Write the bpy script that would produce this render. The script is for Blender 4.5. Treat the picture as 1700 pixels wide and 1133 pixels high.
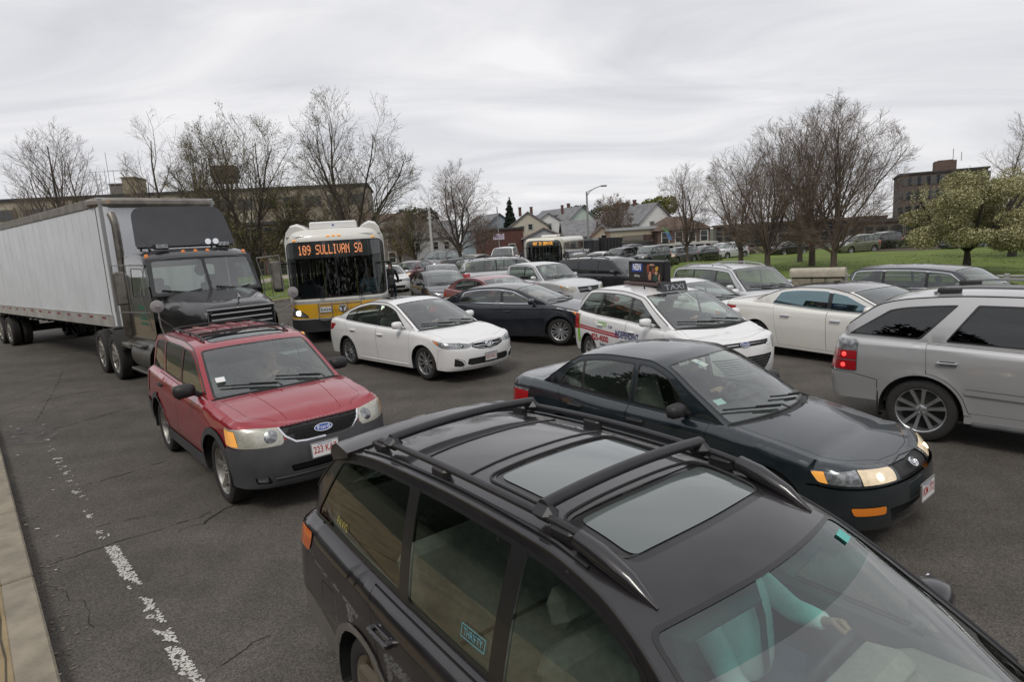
import bpy, math, random
import numpy as np
from mathutils import Vector, Matrix
from mathutils import geometry as G, noise as mnoise
for o in list(bpy.data.objects): bpy.data.objects.remove(o)
R = math.radians
SC = bpy.context.scene
COL = SC.collection
# ---------------------------------------------------------------- camera
CAM_H, FPX, PITCH, ROLL = 2.645, 1027.0, R(9.293), R(-3.471)
cam = bpy.data.cameras.new('camera'); cam.sensor_width = 36.0; cam.lens = 36.0 * FPX / 1700.0
cam.clip_start = 0.05; cam.clip_end = 3000
camo = bpy.data.objects.new('camera', cam); COL.objects.link(camo); SC.camera = camo
FWD = Vector((0, math.cos(PITCH), -math.sin(PITCH))); UPV = Vector((0, math.sin(PITCH), math.cos(PITCH))); RT = Vector((1, 0, 0))
R2 = RT * math.cos(ROLL) + UPV * math.sin(ROLL); U2 = -RT * math.sin(ROLL) + UPV * math.cos(ROLL)
M3 = Matrix((R2, U2, -FWD)).transposed()
camo.matrix_world = Matrix.Translation((0, 0, CAM_H)) @ M3.to_4x4()
SC.render.resolution_x = 1024; SC.render.resolution_y = 683
# ---------------------------------------------------------------- world, sun, exposure
W = bpy.data.worlds.new('World'); SC.world = W; W.use_nodes = True
nt = W.node_tree; nt.nodes.clear()
SUN_EL, SUN_AZ = R(52), R(200)
def wn(t, **k):
    n = nt.nodes.new(t)
    for a, b in k.items(): setattr(n, a, b)
    return n
out = wn('ShaderNodeOutputWorld'); mixs = wn('ShaderNodeMixShader'); mixs.inputs[0].default_value = 0.96
bg1 = wn('ShaderNodeBackground'); bg2 = wn('ShaderNodeBackground')
sky = wn('ShaderNodeTexSky', sky_type='NISHITA'); sky.sun_disc = False; sky.sun_elevation = SUN_EL; sky.sun_rotation = SUN_AZ
bg1.inputs[1].default_value = 0.09
tc = wn('ShaderNodeTexCoord'); sep = wn('ShaderNodeSeparateXYZ'); nt.links.new(tc.outputs['Generated'], sep.inputs[0])
# project the view direction on a flat cloud deck so that the streaks foreshorten towards the horizon
mx = wn('ShaderNodeMath', operation='MAXIMUM'); mx.inputs[1].default_value = 0.0; nt.links.new(sep.outputs[2], mx.inputs[0])
ad = wn('ShaderNodeMath', operation='ADD'); ad.inputs[1].default_value = 0.16; nt.links.new(mx.outputs[0], ad.inputs[0])
dx = wn('ShaderNodeMath', operation='DIVIDE'); dy = wn('ShaderNodeMath', operation='DIVIDE')
nt.links.new(sep.outputs[0], dx.inputs[0]); nt.links.new(ad.outputs[0], dx.inputs[1]); nt.links.new(sep.outputs[1], dy.inputs[0]); nt.links.new(ad.outputs[0], dy.inputs[1])
cmb = wn('ShaderNodeCombineXYZ'); nt.links.new(dx.outputs[0], cmb.inputs[0]); nt.links.new(dy.outputs[0], cmb.inputs[1])
mp = wn('ShaderNodeMapping'); mp.inputs['Rotation'].default_value = (0, 0, R(14)); mp.inputs['Scale'].default_value = (0.6, 1.2, 1); nt.links.new(cmb.outputs[0], mp.inputs[0])
n1 = wn('ShaderNodeTexNoise'); n1.inputs['Scale'].default_value = 1.15; n1.inputs['Detail'].default_value = 8; n1.inputs['Roughness'].default_value = 0.54; n1.inputs['Distortion'].default_value = 0.9
nt.links.new(mp.outputs[0], n1.inputs['Vector'])
cr = wn('ShaderNodeValToRGB'); el = cr.color_ramp.elements
el[0].position = 0.33; el[0].color = (0.575, 0.585, 0.62, 1); el[1].position = 0.68; el[1].color = (0.82, 0.81, 0.82, 1)
nt.links.new(n1.outputs['Fac'], cr.inputs[0]); nt.links.new(cr.outputs[0], bg2.inputs[0])
bg2.inputs[1].default_value = 1.03
nt.links.new(sky.outputs[0], bg1.inputs[0]); nt.links.new(bg1.outputs[0], mixs.inputs[1]); nt.links.new(bg2.outputs[0], mixs.inputs[2]); nt.links.new(mixs.outputs[0], out.inputs[0])
sun = bpy.data.lights.new('sun', 'SUN'); sun.energy = 1.3; sun.angle = R(16); sun.color = (1.0, 0.95, 0.88)
suno = bpy.data.objects.new('sun', sun); COL.objects.link(suno)
_d = Vector((math.sin(SUN_AZ) * math.cos(SUN_EL), math.cos(SUN_AZ) * math.cos(SUN_EL), math.sin(SUN_EL)))
suno.rotation_euler = _d.to_track_quat('Z', 'Y').to_euler()
SC.view_settings.view_transform = 'Standard'; SC.view_settings.look = 'None'; SC.view_settings.gamma = 1; SC.view_settings.use_curve_mapping = False
SC.view_settings.exposure = 0.16
SC.render.engine = 'CYCLES'; SC.cycles.max_bounces = 8; SC.cycles.transparent_max_bounces = 24
# ---------------------------------------------------------------- terrain and pixel helpers
_GX = [-40, -20, -11, -5, -1, 1, 6, 22, 60]; _GH = [0.0, 0.0, 0.10, 0.28, 0.18, -0.02, -0.22, -0.60, -0.60]
def gz(x, y):
    "height of the road / lawn at x, y: flat near the camera, a gentle cross fall farther off"
    k = min(max((y - 9) / 11.0, 0.0), 1.0); k = k * k * (3 - 2 * k)
    return k * float(np.interp(x, _GX, _GH))
def ray(u, v):
    return (FWD * FPX + R2 * (u - 850) - U2 * (v - 566.5)) / FPX
def at(u, v, d):
    "point of the place at depth d (metres along the view) seen at photograph pixel u, v"
    return Vector((0, 0, CAM_H)) + ray(u, v) * d
def ground(u, v, h=0.0):
    "point at height h over the ground seen at photograph pixel u, v"
    r = ray(u, v); z = h
    for _ in range(30):
        t = (z - CAM_H) / r.z; p = r * t; z = gz(p.x, p.y) + h
    return Vector((p.x, p.y, z - h))
# ---------------------------------------------------------------- materials
MATS = {}
def mat(name, col, rough=0.5, metal=0.0, coat=0.0, spec=0.5, noise=None, bump=None, emit=None, alpha=None):
    "principled material; noise=(scale, amount) mottles the colour, bump=(scale, strength)"
    if name in MATS: return MATS[name]
    m = bpy.data.materials.new(name); m.use_nodes = True; n = m.node_tree; b = n.nodes['Principled BSDF']
    b.inputs['Base Color'].default_value = (*col, 1); b.inputs['Roughness'].default_value = rough; b.inputs['Metallic'].default_value = metal
    b.inputs['Coat Weight'].default_value = coat; b.inputs['Coat Roughness'].default_value = 0.04; b.inputs['Specular IOR Level'].default_value = spec
    if emit: b.inputs['Emission Color'].default_value = (*emit[0], 1); b.inputs['Emission Strength'].default_value = emit[1]
    if noise or bump:
        t = n.nodes.new('ShaderNodeTexCoord')
    if noise:
        x = n.nodes.new('ShaderNodeTexNoise'); x.inputs['Scale'].default_value = noise[0]; x.inputs['Detail'].default_value = 6; x.inputs['Roughness'].default_value = 0.6
        n.links.new(t.outputs['Object'], x.inputs['Vector'])
        h = n.nodes.new('ShaderNodeMix'); h.data_type = 'RGBA'
        h.inputs[6].default_value = (*[c * (1 - noise[1]) for c in col], 1); h.inputs[7].default_value = (*[min(1, c * (1 + noise[1])) for c in col], 1)
        mr = n.nodes.new('ShaderNodeMapRange'); mr.inputs[1].default_value = 0.3; mr.inputs[2].default_value = 0.7
        n.links.new(x.outputs['Fac'], mr.inputs[0]); n.links.new(mr.outputs[0], h.inputs[0]); n.links.new(h.outputs[2], b.inputs['Base Color'])
    if bump:
        x = n.nodes.new('ShaderNodeTexNoise'); x.inputs['Scale'].default_value = bump[0]; x.inputs['Detail'].default_value = 5
        n.links.new(t.outputs['Object'], x.inputs['Vector'])
        k = n.nodes.new('ShaderNodeBump'); k.inputs['Strength'].default_value = bump[1]; k.inputs['Distance'].default_value = 0.02
        n.links.new(x.outputs['Fac'], k.inputs['Height']); n.links.new(k.outputs[0], b.inputs['Normal'])
    MATS[name] = m; return m
def paint(name, col, metal=0.0, rough=0.35, coat=1.0, dust=0.25, dustcol=(0.30, 0.28, 0.26)):
    "car paint with clear coat and a thin uneven film of road dust"
    if name in MATS: return MATS[name]
    m = bpy.data.materials.new(name); m.use_nodes = True; n = m.node_tree; b = n.nodes['Principled BSDF']
    b.inputs['Metallic'].default_value = metal; b.inputs['Coat Roughness'].default_value = 0.03
    t = n.nodes.new('ShaderNodeTexCoord')
    x = n.nodes.new('ShaderNodeTexNoise'); x.inputs['Scale'].default_value = 2.3; x.inputs['Detail'].default_value = 8; x.inputs['Roughness'].default_value = 0.65
    n.links.new(t.outputs['Object'], x.inputs['Vector'])
    sp = n.nodes.new('ShaderNodeSeparateXYZ'); n.links.new(t.outputs['Object'], sp.inputs[0])
    lo = n.nodes.new('ShaderNodeMapRange'); lo.inputs[1].default_value = 0.75; lo.inputs[2].default_value = 0.2; lo.inputs[3].default_value = 0.0; lo.inputs[4].default_value = dust * 1.4; n.links.new(sp.outputs[2], lo.inputs[0])
    mr = n.nodes.new('ShaderNodeMapRange'); mr.inputs[1].default_value = 0.42; mr.inputs[2].default_value = 0.8; mr.inputs[3].default_value = 0.0; mr.inputs[4].default_value = dust; n.links.new(x.outputs['Fac'], mr.inputs[0])
    ml = n.nodes.new('ShaderNodeMath'); ml.operation = 'MULTIPLY_ADD'; n.links.new(x.outputs['Fac'], ml.inputs[0]); n.links.new(lo.outputs[0], ml.inputs[1]); n.links.new(mr.outputs[0], ml.inputs[2])
    h = n.nodes.new('ShaderNodeMix'); h.data_type = 'RGBA'; h.inputs[6].default_value = (*col, 1); h.inputs[7].default_value = (*dustcol, 1)
    n.links.new(ml.outputs[0], h.inputs[0]); n.links.new(h.outputs[2], b.inputs['Base Color'])
    rr = n.nodes.new('ShaderNodeMapRange'); rr.inputs[3].default_value = rough; rr.inputs[4].default_value = min(1, rough + 0.4); n.links.new(ml.outputs[0], rr.inputs[0]); n.links.new(rr.outputs[0], b.inputs['Roughness'])
    cw = n.nodes.new('ShaderNodeMapRange'); cw.inputs[3].default_value = coat; cw.inputs[4].default_value = coat * 0.2; cw.inputs[2].default_value = 0.6; n.links.new(ml.outputs[0], cw.inputs[0]); n.links.new(cw.outputs[0], b.inputs['Coat Weight'])
    MATS[name] = m; return m
def glass(name, tint=(0.55, 0.62, 0.58), ior=1.5, rough=0.0, refl=(0.95, 0.97, 0.96)):
    "thin sheet of glass: tinted see-through plus mirror reflection by angle"
    if name in MATS: return MATS[name]
    m = bpy.data.materials.new(name); m.use_nodes = True; n = m.node_tree; n.nodes.clear()
    o = n.nodes.new('ShaderNodeOutputMaterial'); mx = n.nodes.new('ShaderNodeMixShader'); tr = n.nodes.new('ShaderNodeBsdfTransparent'); gl = n.nodes.new('ShaderNodeBsdfGlossy')
    tr.inputs[0].default_value = (*tint, 1); gl.inputs['Color'].default_value = (*refl, 1); gl.inputs['Roughness'].default_value = rough
    # same reflectance from both faces
    g = n.nodes.new('ShaderNodeNewGeometry'); d = n.nodes.new('ShaderNodeVectorMath'); d.operation = 'DOT_PRODUCT'; n.links.new(g.outputs['Normal'], d.inputs[0]); n.links.new(g.outputs['Incoming'], d.inputs[1])
    ab = n.nodes.new('ShaderNodeMath'); ab.operation = 'ABSOLUTE'; n.links.new(d.outputs['Value'], ab.inputs[0])
    f0 = 2 * ((ior - 1) / (ior + 1)) ** 2
    i1 = n.nodes.new('ShaderNodeMath'); i1.operation = 'SUBTRACT'; i1.inputs[0].default_value = 1; n.links.new(ab.outputs[0], i1.inputs[1])
    pw = n.nodes.new('ShaderNodeMath'); pw.operation = 'POWER'; pw.inputs[1].default_value = 4.2; n.links.new(i1.outputs[0], pw.inputs[0])
    ma = n.nodes.new('ShaderNodeMath'); ma.operation = 'MULTIPLY_ADD'; ma.inputs[1].default_value = 1 - f0; ma.inputs[2].default_value = f0; n.links.new(pw.outputs[0], ma.inputs[0])
    n.links.new(ma.outputs[0], mx.inputs[0]); n.links.new(tr.outputs[0], mx.inputs[1]); n.links.new(gl.outputs[0], mx.inputs[2]); n.links.new(mx.outputs[0], o.inputs[0])
    MATS[name] = m; return m
BLK = mat('black_plastic', (0.018, 0.018, 0.019), 0.55); TRIM = mat('black_trim', (0.012, 0.012, 0.013), 0.35, coat=0.3)
GAP = mat('panel_gap', (0.006, 0.006, 0.006), 0.9); RUB = mat('tyre_rubber', (0.022, 0.021, 0.020), 0.8, noise=(30, 0.3), bump=(60, 0.2))
CHR = mat('chrome', (0.75, 0.76, 0.78), 0.12, 1.0); ALU = mat('wheel_alloy', (0.46, 0.47, 0.48), 0.32, 0.85, noise=(8, 0.15)); DALU = mat('old_alloy', (0.33, 0.32, 0.30), 0.45, 0.7, noise=(9, 0.3))
CLR = mat('lamp_reflector', (0.26, 0.27, 0.28), 0.25, 0.5, coat=1.0, noise=(24, 0.75)); HAZ = mat('hazy_lamp', (0.44, 0.43, 0.37), 0.3, 0.25, coat=1.0, noise=(14, 0.25))
AMB = mat('amber_lens', (0.75, 0.22, 0.02), 0.2, coat=1.0); AMBL = mat('lit_amber', (0.9, 0.42, 0.08), 0.25, coat=1.0, emit=((1.0, 0.42, 0.1), 0.28)); LIT = mat('lit_lamp', (0.42, 0.37, 0.28), 0.25, coat=1.0, noise=(16, .35), emit=((1.0, 0.74, 0.45), 0.38))
LITW = mat('bright_lamp', (0.9, 0.9, 0.85), 0.3, emit=((1.0, 0.93, 0.80), 4.0))
REDL = mat('red_lens', (0.35, 0.012, 0.015), 0.18, coat=1.0); REDLIT = mat('lit_red', (0.22, 0.006, 0.010), 0.2, coat=1.0, emit=((1.0, 0.02, 0.03), 0.04))
CLOTHG = mat('grey_cloth', (0.22, 0.215, 0.20), 0.9, noise=(20, 0.2)); CLOTHB = mat('beige_cloth', (0.30, 0.27, 0.22), 0.9, noise=(20, 0.2)); DASH = mat('dash_plastic', (0.045, 0.045, 0.047), 0.6, noise=(40, 0.15)); DASHB = mat('light_dash', (0.36, 0.35, 0.32), 0.6, noise=(40, 0.1)); TUB = mat('cabin_lining', (0.07, 0.07, 0.066), 0.9)
GL = glass('window_glass', (0.55, 0.62, 0.57), 1.62); GLW = glass('windscreen_glass', (0.74, 0.82, 0.77), 1.86); GLT = glass('tinted_glass', (0.07, 0.075, 0.08)); GLB = glass('teal_glass', (0.14, 0.24, 0.27), 2.1, 0, (.62, .88, .95)); GLV = glass('bus_glass', (0.62, 0.68, 0.65), 1.42); PLATE = mat('plate_white', (0.72, 0.72, 0.70), 0.4); PRED = mat('plate_red', (0.45, 0.03, 0.03), 0.5); PBLU = mat('plate_blue', (0.05, 0.10, 0.35), 0.5)
STK = mat('sticker_white', (0.75, 0.76, 0.74), 0.5); GREYP = mat('grey_cladding', (0.055, 0.056, 0.060), 0.6, noise=(5, 0.2)); WHITE = mat('white_enamel', (0.72, 0.72, 0.70), 0.4, coat=0.4)
# ---------------------------------------------------------------- object helpers
def link(o, parent=None):
    COL.objects.link(o)
    if parent is not None: o.parent = parent
    return o
def mk(name, V, F, m, parent=None, N=None, smooth=True, sharp=35):
    me = bpy.data.meshes.new(name); me.from_pydata([tuple(map(float, v)) for v in V], [], [tuple(f) for f in F])
    if smooth: me.polygons.foreach_set('use_smooth', [True] * len(me.polygons))
    if isinstance(m, (list, tuple)):
        for x in m: me.materials.append(x)
    else: me.materials.append(m)
    me.update()
    if N is not None: me.normals_split_custom_set_from_vertices([tuple(map(float, n)) for n in N])
    elif smooth and sharp: me.set_sharp_from_angle(angle=R(sharp))
    return link(bpy.data.objects.new(name, me), parent)
def tag(o, label=None, cat=None, group=None, kind=None):
    if label: o['label'] = label
    if cat: o['category'] = cat
    if group: o['group'] = group
    if kind: o['kind'] = kind
    return o
def thing(name, label, cat, loc=(0, 0, 0), rz=0.0, group=None):
    o = bpy.data.objects.new(name, None); o.empty_display_size = 0.2; link(o); o.location = loc; o.rotation_euler = (0, 0, rz)
    return tag(o, label, cat, group)
class MB:
    "collects simple solids into one mesh"
    def __init__(s): s.v = []; s.f = []; s.mi = []; s.m = 0
    def add(s, V, F):
        b = len(s.v); s.v += [tuple(v) for v in V]; s.f += [tuple(i + b for i in f) for f in F]; s.mi += [s.m] * len(F); return s
    def box(s, c, d, rz=0.0, bev=0.0, M=None):
        x, y, z = d[0] / 2, d[1] / 2, d[2] / 2
        if bev:
            b = min(bev, x * .9, y * .9, z * .9); V = []
            for sx in (-1, 1):
                for sy in (-1, 1):
                    for sz in (-1, 1):
                        V += [(sx * x, sy * (y - b), sz * (z - b)), (sx * (x - b), sy * y, sz * (z - b)), (sx * (x - b), sy * (y - b), sz * z)]
            i = lambda a, b_, c_, k: ((a * 2 + b_) * 2 + c_) * 3 + k
            F = [(i(a, 0, 0, 0), i(a, 1, 0, 0), i(a, 1, 1, 0), i(a, 0, 1, 0)) for a in (0, 1)]
            F += [(i(0, a, 0, 1), i(1, a, 0, 1), i(1, a, 1, 1), i(0, a, 1, 1)) for a in (0, 1)]
            F += [(i(0, 0, a, 2), i(1, 0, a, 2), i(1, 1, a, 2), i(0, 1, a, 2)) for a in (0, 1)]
            for p in (0, 1):
                for q in (0, 1):
                    F += [(i(p, q, 0, 0), i(p, q, 1, 0), i(p, q, 1, 1), i(p, q, 0, 1)), (i(p, 0, q, 0), i(p, 1, q, 0), i(p, 1, q, 2), i(p, 0, q, 2)), (i(0, p, q, 1), i(1, p, q, 1), i(1, p, q, 2), i(0, p, q, 2))]
                    F += [(i(p, q, t, 0), i(p, q, t, 1), i(p, q, t, 2)) for t in (0, 1)]
        else:
            V = [(sx * x, sy * y, sz * z) for sx in (-1, 1) for sy in (-1, 1) for sz in (-1, 1)]
            F = [(0, 1, 3, 2), (4, 6, 7, 5), (0, 4, 5, 1), (2, 3, 7, 6), (0, 2, 6, 4), (1, 5, 7, 3)]
        ca, sa = math.cos(rz), math.sin(rz)
        if M is None: V = [(c[0] + ca * p[0] - sa * p[1], c[1] + sa * p[0] + ca * p[1], c[2] + p[2]) for p in V]
        else: V = [tuple(Vector(c) + M @ Vector(p)) for p in V]
        return s.add(V, F)
    def tube(s, pts, r, n=8, cap=True, closed=False):
        P = [Vector(p) for p in pts]; k = len(P); rs = r if isinstance(r, (list, tuple)) else [r] * k; V = []; F = []
        up = None
        for i in range(k):
            a = P[(i - 1) % k] if (closed or i > 0) else P[0]; b = P[(i + 1) % k] if (closed or i < k - 1) else P[-1]
            t = (b - a).normalized() if (b - a).length > 1e-9 else Vector((0, 0, 1))
            if up is None: up = Vector((0, 0, 1)) if abs(t.z) < 0.9 else Vector((1, 0, 0))
            x = t.cross(up)
            if x.length < 1e-6: x = t.orthogonal()
            x.normalize(); y = x.cross(t).normalized(); up = y
            for j in range(n):
                q = 2 * math.pi * (j + .5) / n; V.append(P[i] + (x * math.cos(q) + y * math.sin(q)) * rs[i])
        for i in range(k if closed else k - 1):
            for j in range(n):
                F.append((i * n + j, i * n + (j + 1) % n, ((i + 1) % k) * n + (j + 1) % n, ((i + 1) % k) * n + j))
        if cap and not closed: F += [tuple(range(n - 1, -1, -1)), tuple((k - 1) * n + j for j in range(n))]
        return s.add(V, F)
    def lathe(s, prof, n=24, M=None, c=(0, 0, 0), closed=False, cap=True):
        "prof: (radius, height) pairs, turned about local z"
        V = []; F = []; k = len(prof); M = M or Matrix.Identity(3)
        for (r, h) in prof:
            for j in range(n):
                q = 2 * math.pi * j / n; V.append(Vector(c) + M @ Vector((r * math.cos(q), r * math.sin(q), h)))
        for i in range(k if closed else k - 1):
            for j in range(n): F.append((i * n + j, i * n + (j + 1) % n, ((i + 1) % k) * n + (j + 1) % n, ((i + 1) % k) * n + j))
        if not closed and cap:
            if prof[0][0] > 1e-6: F.append(tuple(range(n - 1, -1, -1)))
            if prof[-1][0] > 1e-6: F.append(tuple((k - 1) * n + j for j in range(n)))
        return s.add(V, F)
    def prism(s, poly, d, M=None, c=(0, 0, 0)):
        "polygon in local x, y pushed d along local z"
        n = len(poly); M = M or Matrix.Identity(3); c = Vector(c)
        V = [c + M @ Vector((p[0], p[1], 0)) for p in poly] + [c + M @ Vector((p[0], p[1], d)) for p in poly]
        F = [tuple(range(n - 1, -1, -1)), tuple(range(n, 2 * n))] + [(i, (i + 1) % n, n + (i + 1) % n, n + i) for i in range(n)]
        return s.add(V, F)
    def build(s, name, m, parent=None, smooth=True, sharp=35):
        o = mk(name, s.v, s.f, m, parent, None, smooth, sharp)
        if isinstance(m, (list, tuple)): o.data.polygons.foreach_set('material_index', s.mi)
        return o
def text_mesh(s, size=1.0, depth=0.0, bold=0.0):
    cu = bpy.data.curves.new('text', 'FONT'); cu.body = s; cu.size = size; cu.align_x = 'CENTER'; cu.align_y = 'CENTER'; cu.extrude = depth; cu.offset = bold; cu.resolution_u = 3
    o = bpy.data.objects.new('text', cu); COL.objects.link(o)
    me = bpy.data.meshes.new_from_object(o.evaluated_get(bpy.context.evaluated_depsgraph_get())); bpy.data.objects.remove(o); bpy.data.curves.remove(cu); return me
def text(name, s, m, parent, M, w=None, h=None, depth=0.001, bold=0.0, fn=None):
    "flat lettering; M places local x (along) and y (up); w, h fit the words to a size; fn bends them on a surface"
    me = text_mesh(s, 1.0, 0.0, bold); n = len(me.vertices); co = np.empty(n * 3); me.vertices.foreach_get('co', co); co = co.reshape(-1, 3)
    F = [tuple(p.vertices) for p in me.polygons]; lo, hi = co.min(0), co.max(0); bpy.data.meshes.remove(me)
    co -= (lo + hi) / 2
    if h: k = h / (hi[1] - lo[1]); co[:, 1] *= k; co[:, 0] *= (w / (hi[0] - lo[0])) if w else k
    elif w: co *= w / (hi[0] - lo[0])
    if fn: V = fn(co)
    else: V = [M @ Vector((p[0], p[1], depth)) for p in co]
    return mk(name, V, F, m, parent, smooth=False)
class PC:
    "monotone cubic through points"
    def __init__(s, pts):
        p = sorted(pts); s.x = np.array([a[0] for a in p], float); s.y = np.array([a[1] for a in p], float)
        h = np.diff(s.x); d = np.diff(s.y) / h; m = np.zeros(len(p))
        if len(p) > 2:
            for i in range(1, len(p) - 1):
                m[i] = 0 if d[i - 1] * d[i] <= 0 else 2 * d[i - 1] * d[i] / (d[i - 1] + d[i]) if False else 3 * (h[i - 1] + h[i]) / ((2 * h[i] + h[i - 1]) / d[i - 1] + (h[i] + 2 * h[i - 1]) / d[i])
        m[0] = d[0]; m[-1] = d[-1]; s.m = m; s.h = h
    def __call__(s, q):
        q = np.asarray(q, float); qc = np.clip(q, s.x[0], s.x[-1]); i = np.clip(np.searchsorted(s.x, qc) - 1, 0, len(s.h) - 1)
        t = (qc - s.x[i]) / s.h[i]; t2 = t * t; t3 = t2 * t
        return (2 * t3 - 3 * t2 + 1) * s.y[i] + (t3 - 2 * t2 + t) * s.h[i] * s.m[i] + (3 * t2 - 2 * t3) * s.y[i + 1] + (t3 - t2) * s.h[i] * s.m[i + 1]
def rnd(pts, r=0.04, k=5):
    "round the corners of a polygon"
    n = len(pts); o = []
    for i in range(n):
        p = Vector(pts[i]).to_2d(); a = Vector(pts[i - 1]).to_2d() - p; b = Vector(pts[(i + 1) % n]).to_2d() - p
        rr = pts[i][2] if len(pts[i]) > 2 else r
        la = min(rr, a.length * .48); lb = min(rr, b.length * .48); A = p + a.normalized() * la; B = p + b.normalized() * lb
        for j in range(k + 1):
            t = j / k; q = A * (1 - t) ** 2 + p * 2 * t * (1 - t) + B * t * t; o.append((q.x, q.y))
    return o
def resamp(poly, h):
    o = []; n = len(poly)
    for i in range(n):
        a, b = poly[i], poly[(i + 1) % n]; L = math.hypot(b[0] - a[0], b[1] - a[1])
        if L < 1e-7: continue
        k = max(1, int(math.ceil(L / h)))
        o += [(a[0] + (b[0] - a[0]) * j / k, a[1] + (b[1] - a[1]) * j / k) for j in range(k)]
    return o
def inset(poly, d):
    "move a polygon's edges inwards by d"
    n = len(poly); A = sum(poly[i][0] * poly[(i + 1) % n][1] - poly[(i + 1) % n][0] * poly[i][1] for i in range(n)); s = 1 if A > 0 else -1; o = []
    for i in range(n):
        p, a, b = Vector(poly[i]), Vector(poly[i - 1]), Vector(poly[(i + 1) % n]); e, f = (p - a), (b - p)
        if e.length < 1e-9 or f.length < 1e-9: continue
        e.normalize(); f.normalize(); n1 = Vector((-e.y, e.x)) * s; n2 = Vector((-f.y, f.x)) * s; m = n1 + n2
        if m.length < 0.3: m = n1
        m = m / max(0.4, m.dot(n1)); q = p + m * d; o.append((q.x, q.y))
    return o
def inside(px, py, poly):
    P = np.array(poly); x, y = P[:, 0], P[:, 1]; x2, y2 = np.roll(x, -1), np.roll(y, -1); c = np.zeros(len(px), bool)
    for i in range(len(P)):
        k = (y[i] > py) != (y2[i] > py)
        if k.any():
            with np.errstate(divide='ignore', invalid='ignore'): c ^= k & (px < (x2[i] - x[i]) * (py - y[i]) / (y2[i] - y[i]) + x[i])
    return c
def patch(M, outer, regions, ga, gb, h):
    """cut the surface M(a, b) into regions. outer: polygon in a, b; regions: list of (key, polygon, offset), later ones win.
    returns {key: (V, F, N)}"""
    polys = [resamp(outer, h)] + [resamp(r[1], h) for r in regions]
    off = {'body': 0.0}; keys = ['body']
    for r in regions: off[r[0]] = r[2]; keys.append(r[0])
    V = []; F = []
    for p in polys:
        if sum(p[i - 1][0] * p[i][1] - p[i][0] * p[i - 1][1] for i in range(len(p))) < 0: p.reverse()
        b = len(V); V += p; F.append(list(range(b, b + len(p))))
    O = np.array(polys[0], float); a0, b0 = O.min(0); a1, b1 = O.max(0)
    gx, gy = np.meshgrid(np.linspace(a0, a1, max(2, int((a1 - a0) / ga))), np.linspace(b0, b1, max(2, int((b1 - b0) / gb)))); gx = gx.ravel() + 1e-4; gy = gy.ravel() + 1.3e-4
    ins = inside(gx, gy, polys[0]); V += list(zip(gx[ins], gy[ins]))
    r = G.delaunay_2d_cdt([Vector(v) for v in V], [], F, 1, 1e-6)
    vc, fs, of = r[0], r[2], r[5]
    uv = np.array([(v.x, v.y) for v in vc])
    e = 1.5e-3
    P = M(uv[:, 0], uv[:, 1])
    N = np.cross(M(uv[:, 0] + e, uv[:, 1]) - M(uv[:, 0] - e, uv[:, 1]), M(uv[:, 0], uv[:, 1] + e) - M(uv[:, 0], uv[:, 1] - e))
    L = np.linalg.norm(N, axis=1); N = N / np.maximum(L, 1e-12)[:, None]
    res = {}
    by = {}
    for f, o in zip(fs, of):
        if 0 not in o: continue
        by.setdefault(keys[max(o)], []).append(f)
    for k, fl in by.items():
        idx = sorted({i for f in fl for i in f}); mp_ = {i: j for j, i in enumerate(idx)}
        res[k] = (P[idx] + N[idx] * off[k], [tuple(mp_[i] for i in f) for f in fl], N[idx])
    return res
# ---------------------------------------------------------------- car builder
def mirror(part):
    V, F, N = part; s = np.array([1, -1, 1])
    return V * s, [tuple(reversed(f)) for f in F], N * s
def both(part):
    V, F, N = part; V2, F2, N2 = mirror(part); n = len(V); c = np.abs(V[:, 1]) < 2.5e-4; N = N.copy(); N[c, 1] = 0   # welded on the centre line
    ix = np.cumsum(~c) - 1 + n; mp_ = np.where(c, np.arange(n), ix)
    return np.vstack([V, V2[~c]]), F + [tuple(int(mp_[i]) for i in f) for f in F2], np.vstack([N, N2[~c]])
def islands(part):
    "the separate pieces of a part"
    V, F, N = part; p = list(range(len(V)))
    def find(a):
        while p[a] != a: p[a] = p[p[a]]; a = p[a]
        return a
    for f in F:
        for i in f[1:]: p[find(f[0])] = find(i)
    g = {}
    for f in F: g.setdefault(find(f[0]), []).append(f)
    for fl in g.values():
        if len(fl) < 3 and len(g) > 1: continue
        idx = sorted({i for f in fl for i in f}); mp_ = {i: j for j, i in enumerate(idx)}; yield V[idx], [tuple(mp_[i] for i in f) for f in fl], N[idx]
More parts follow.
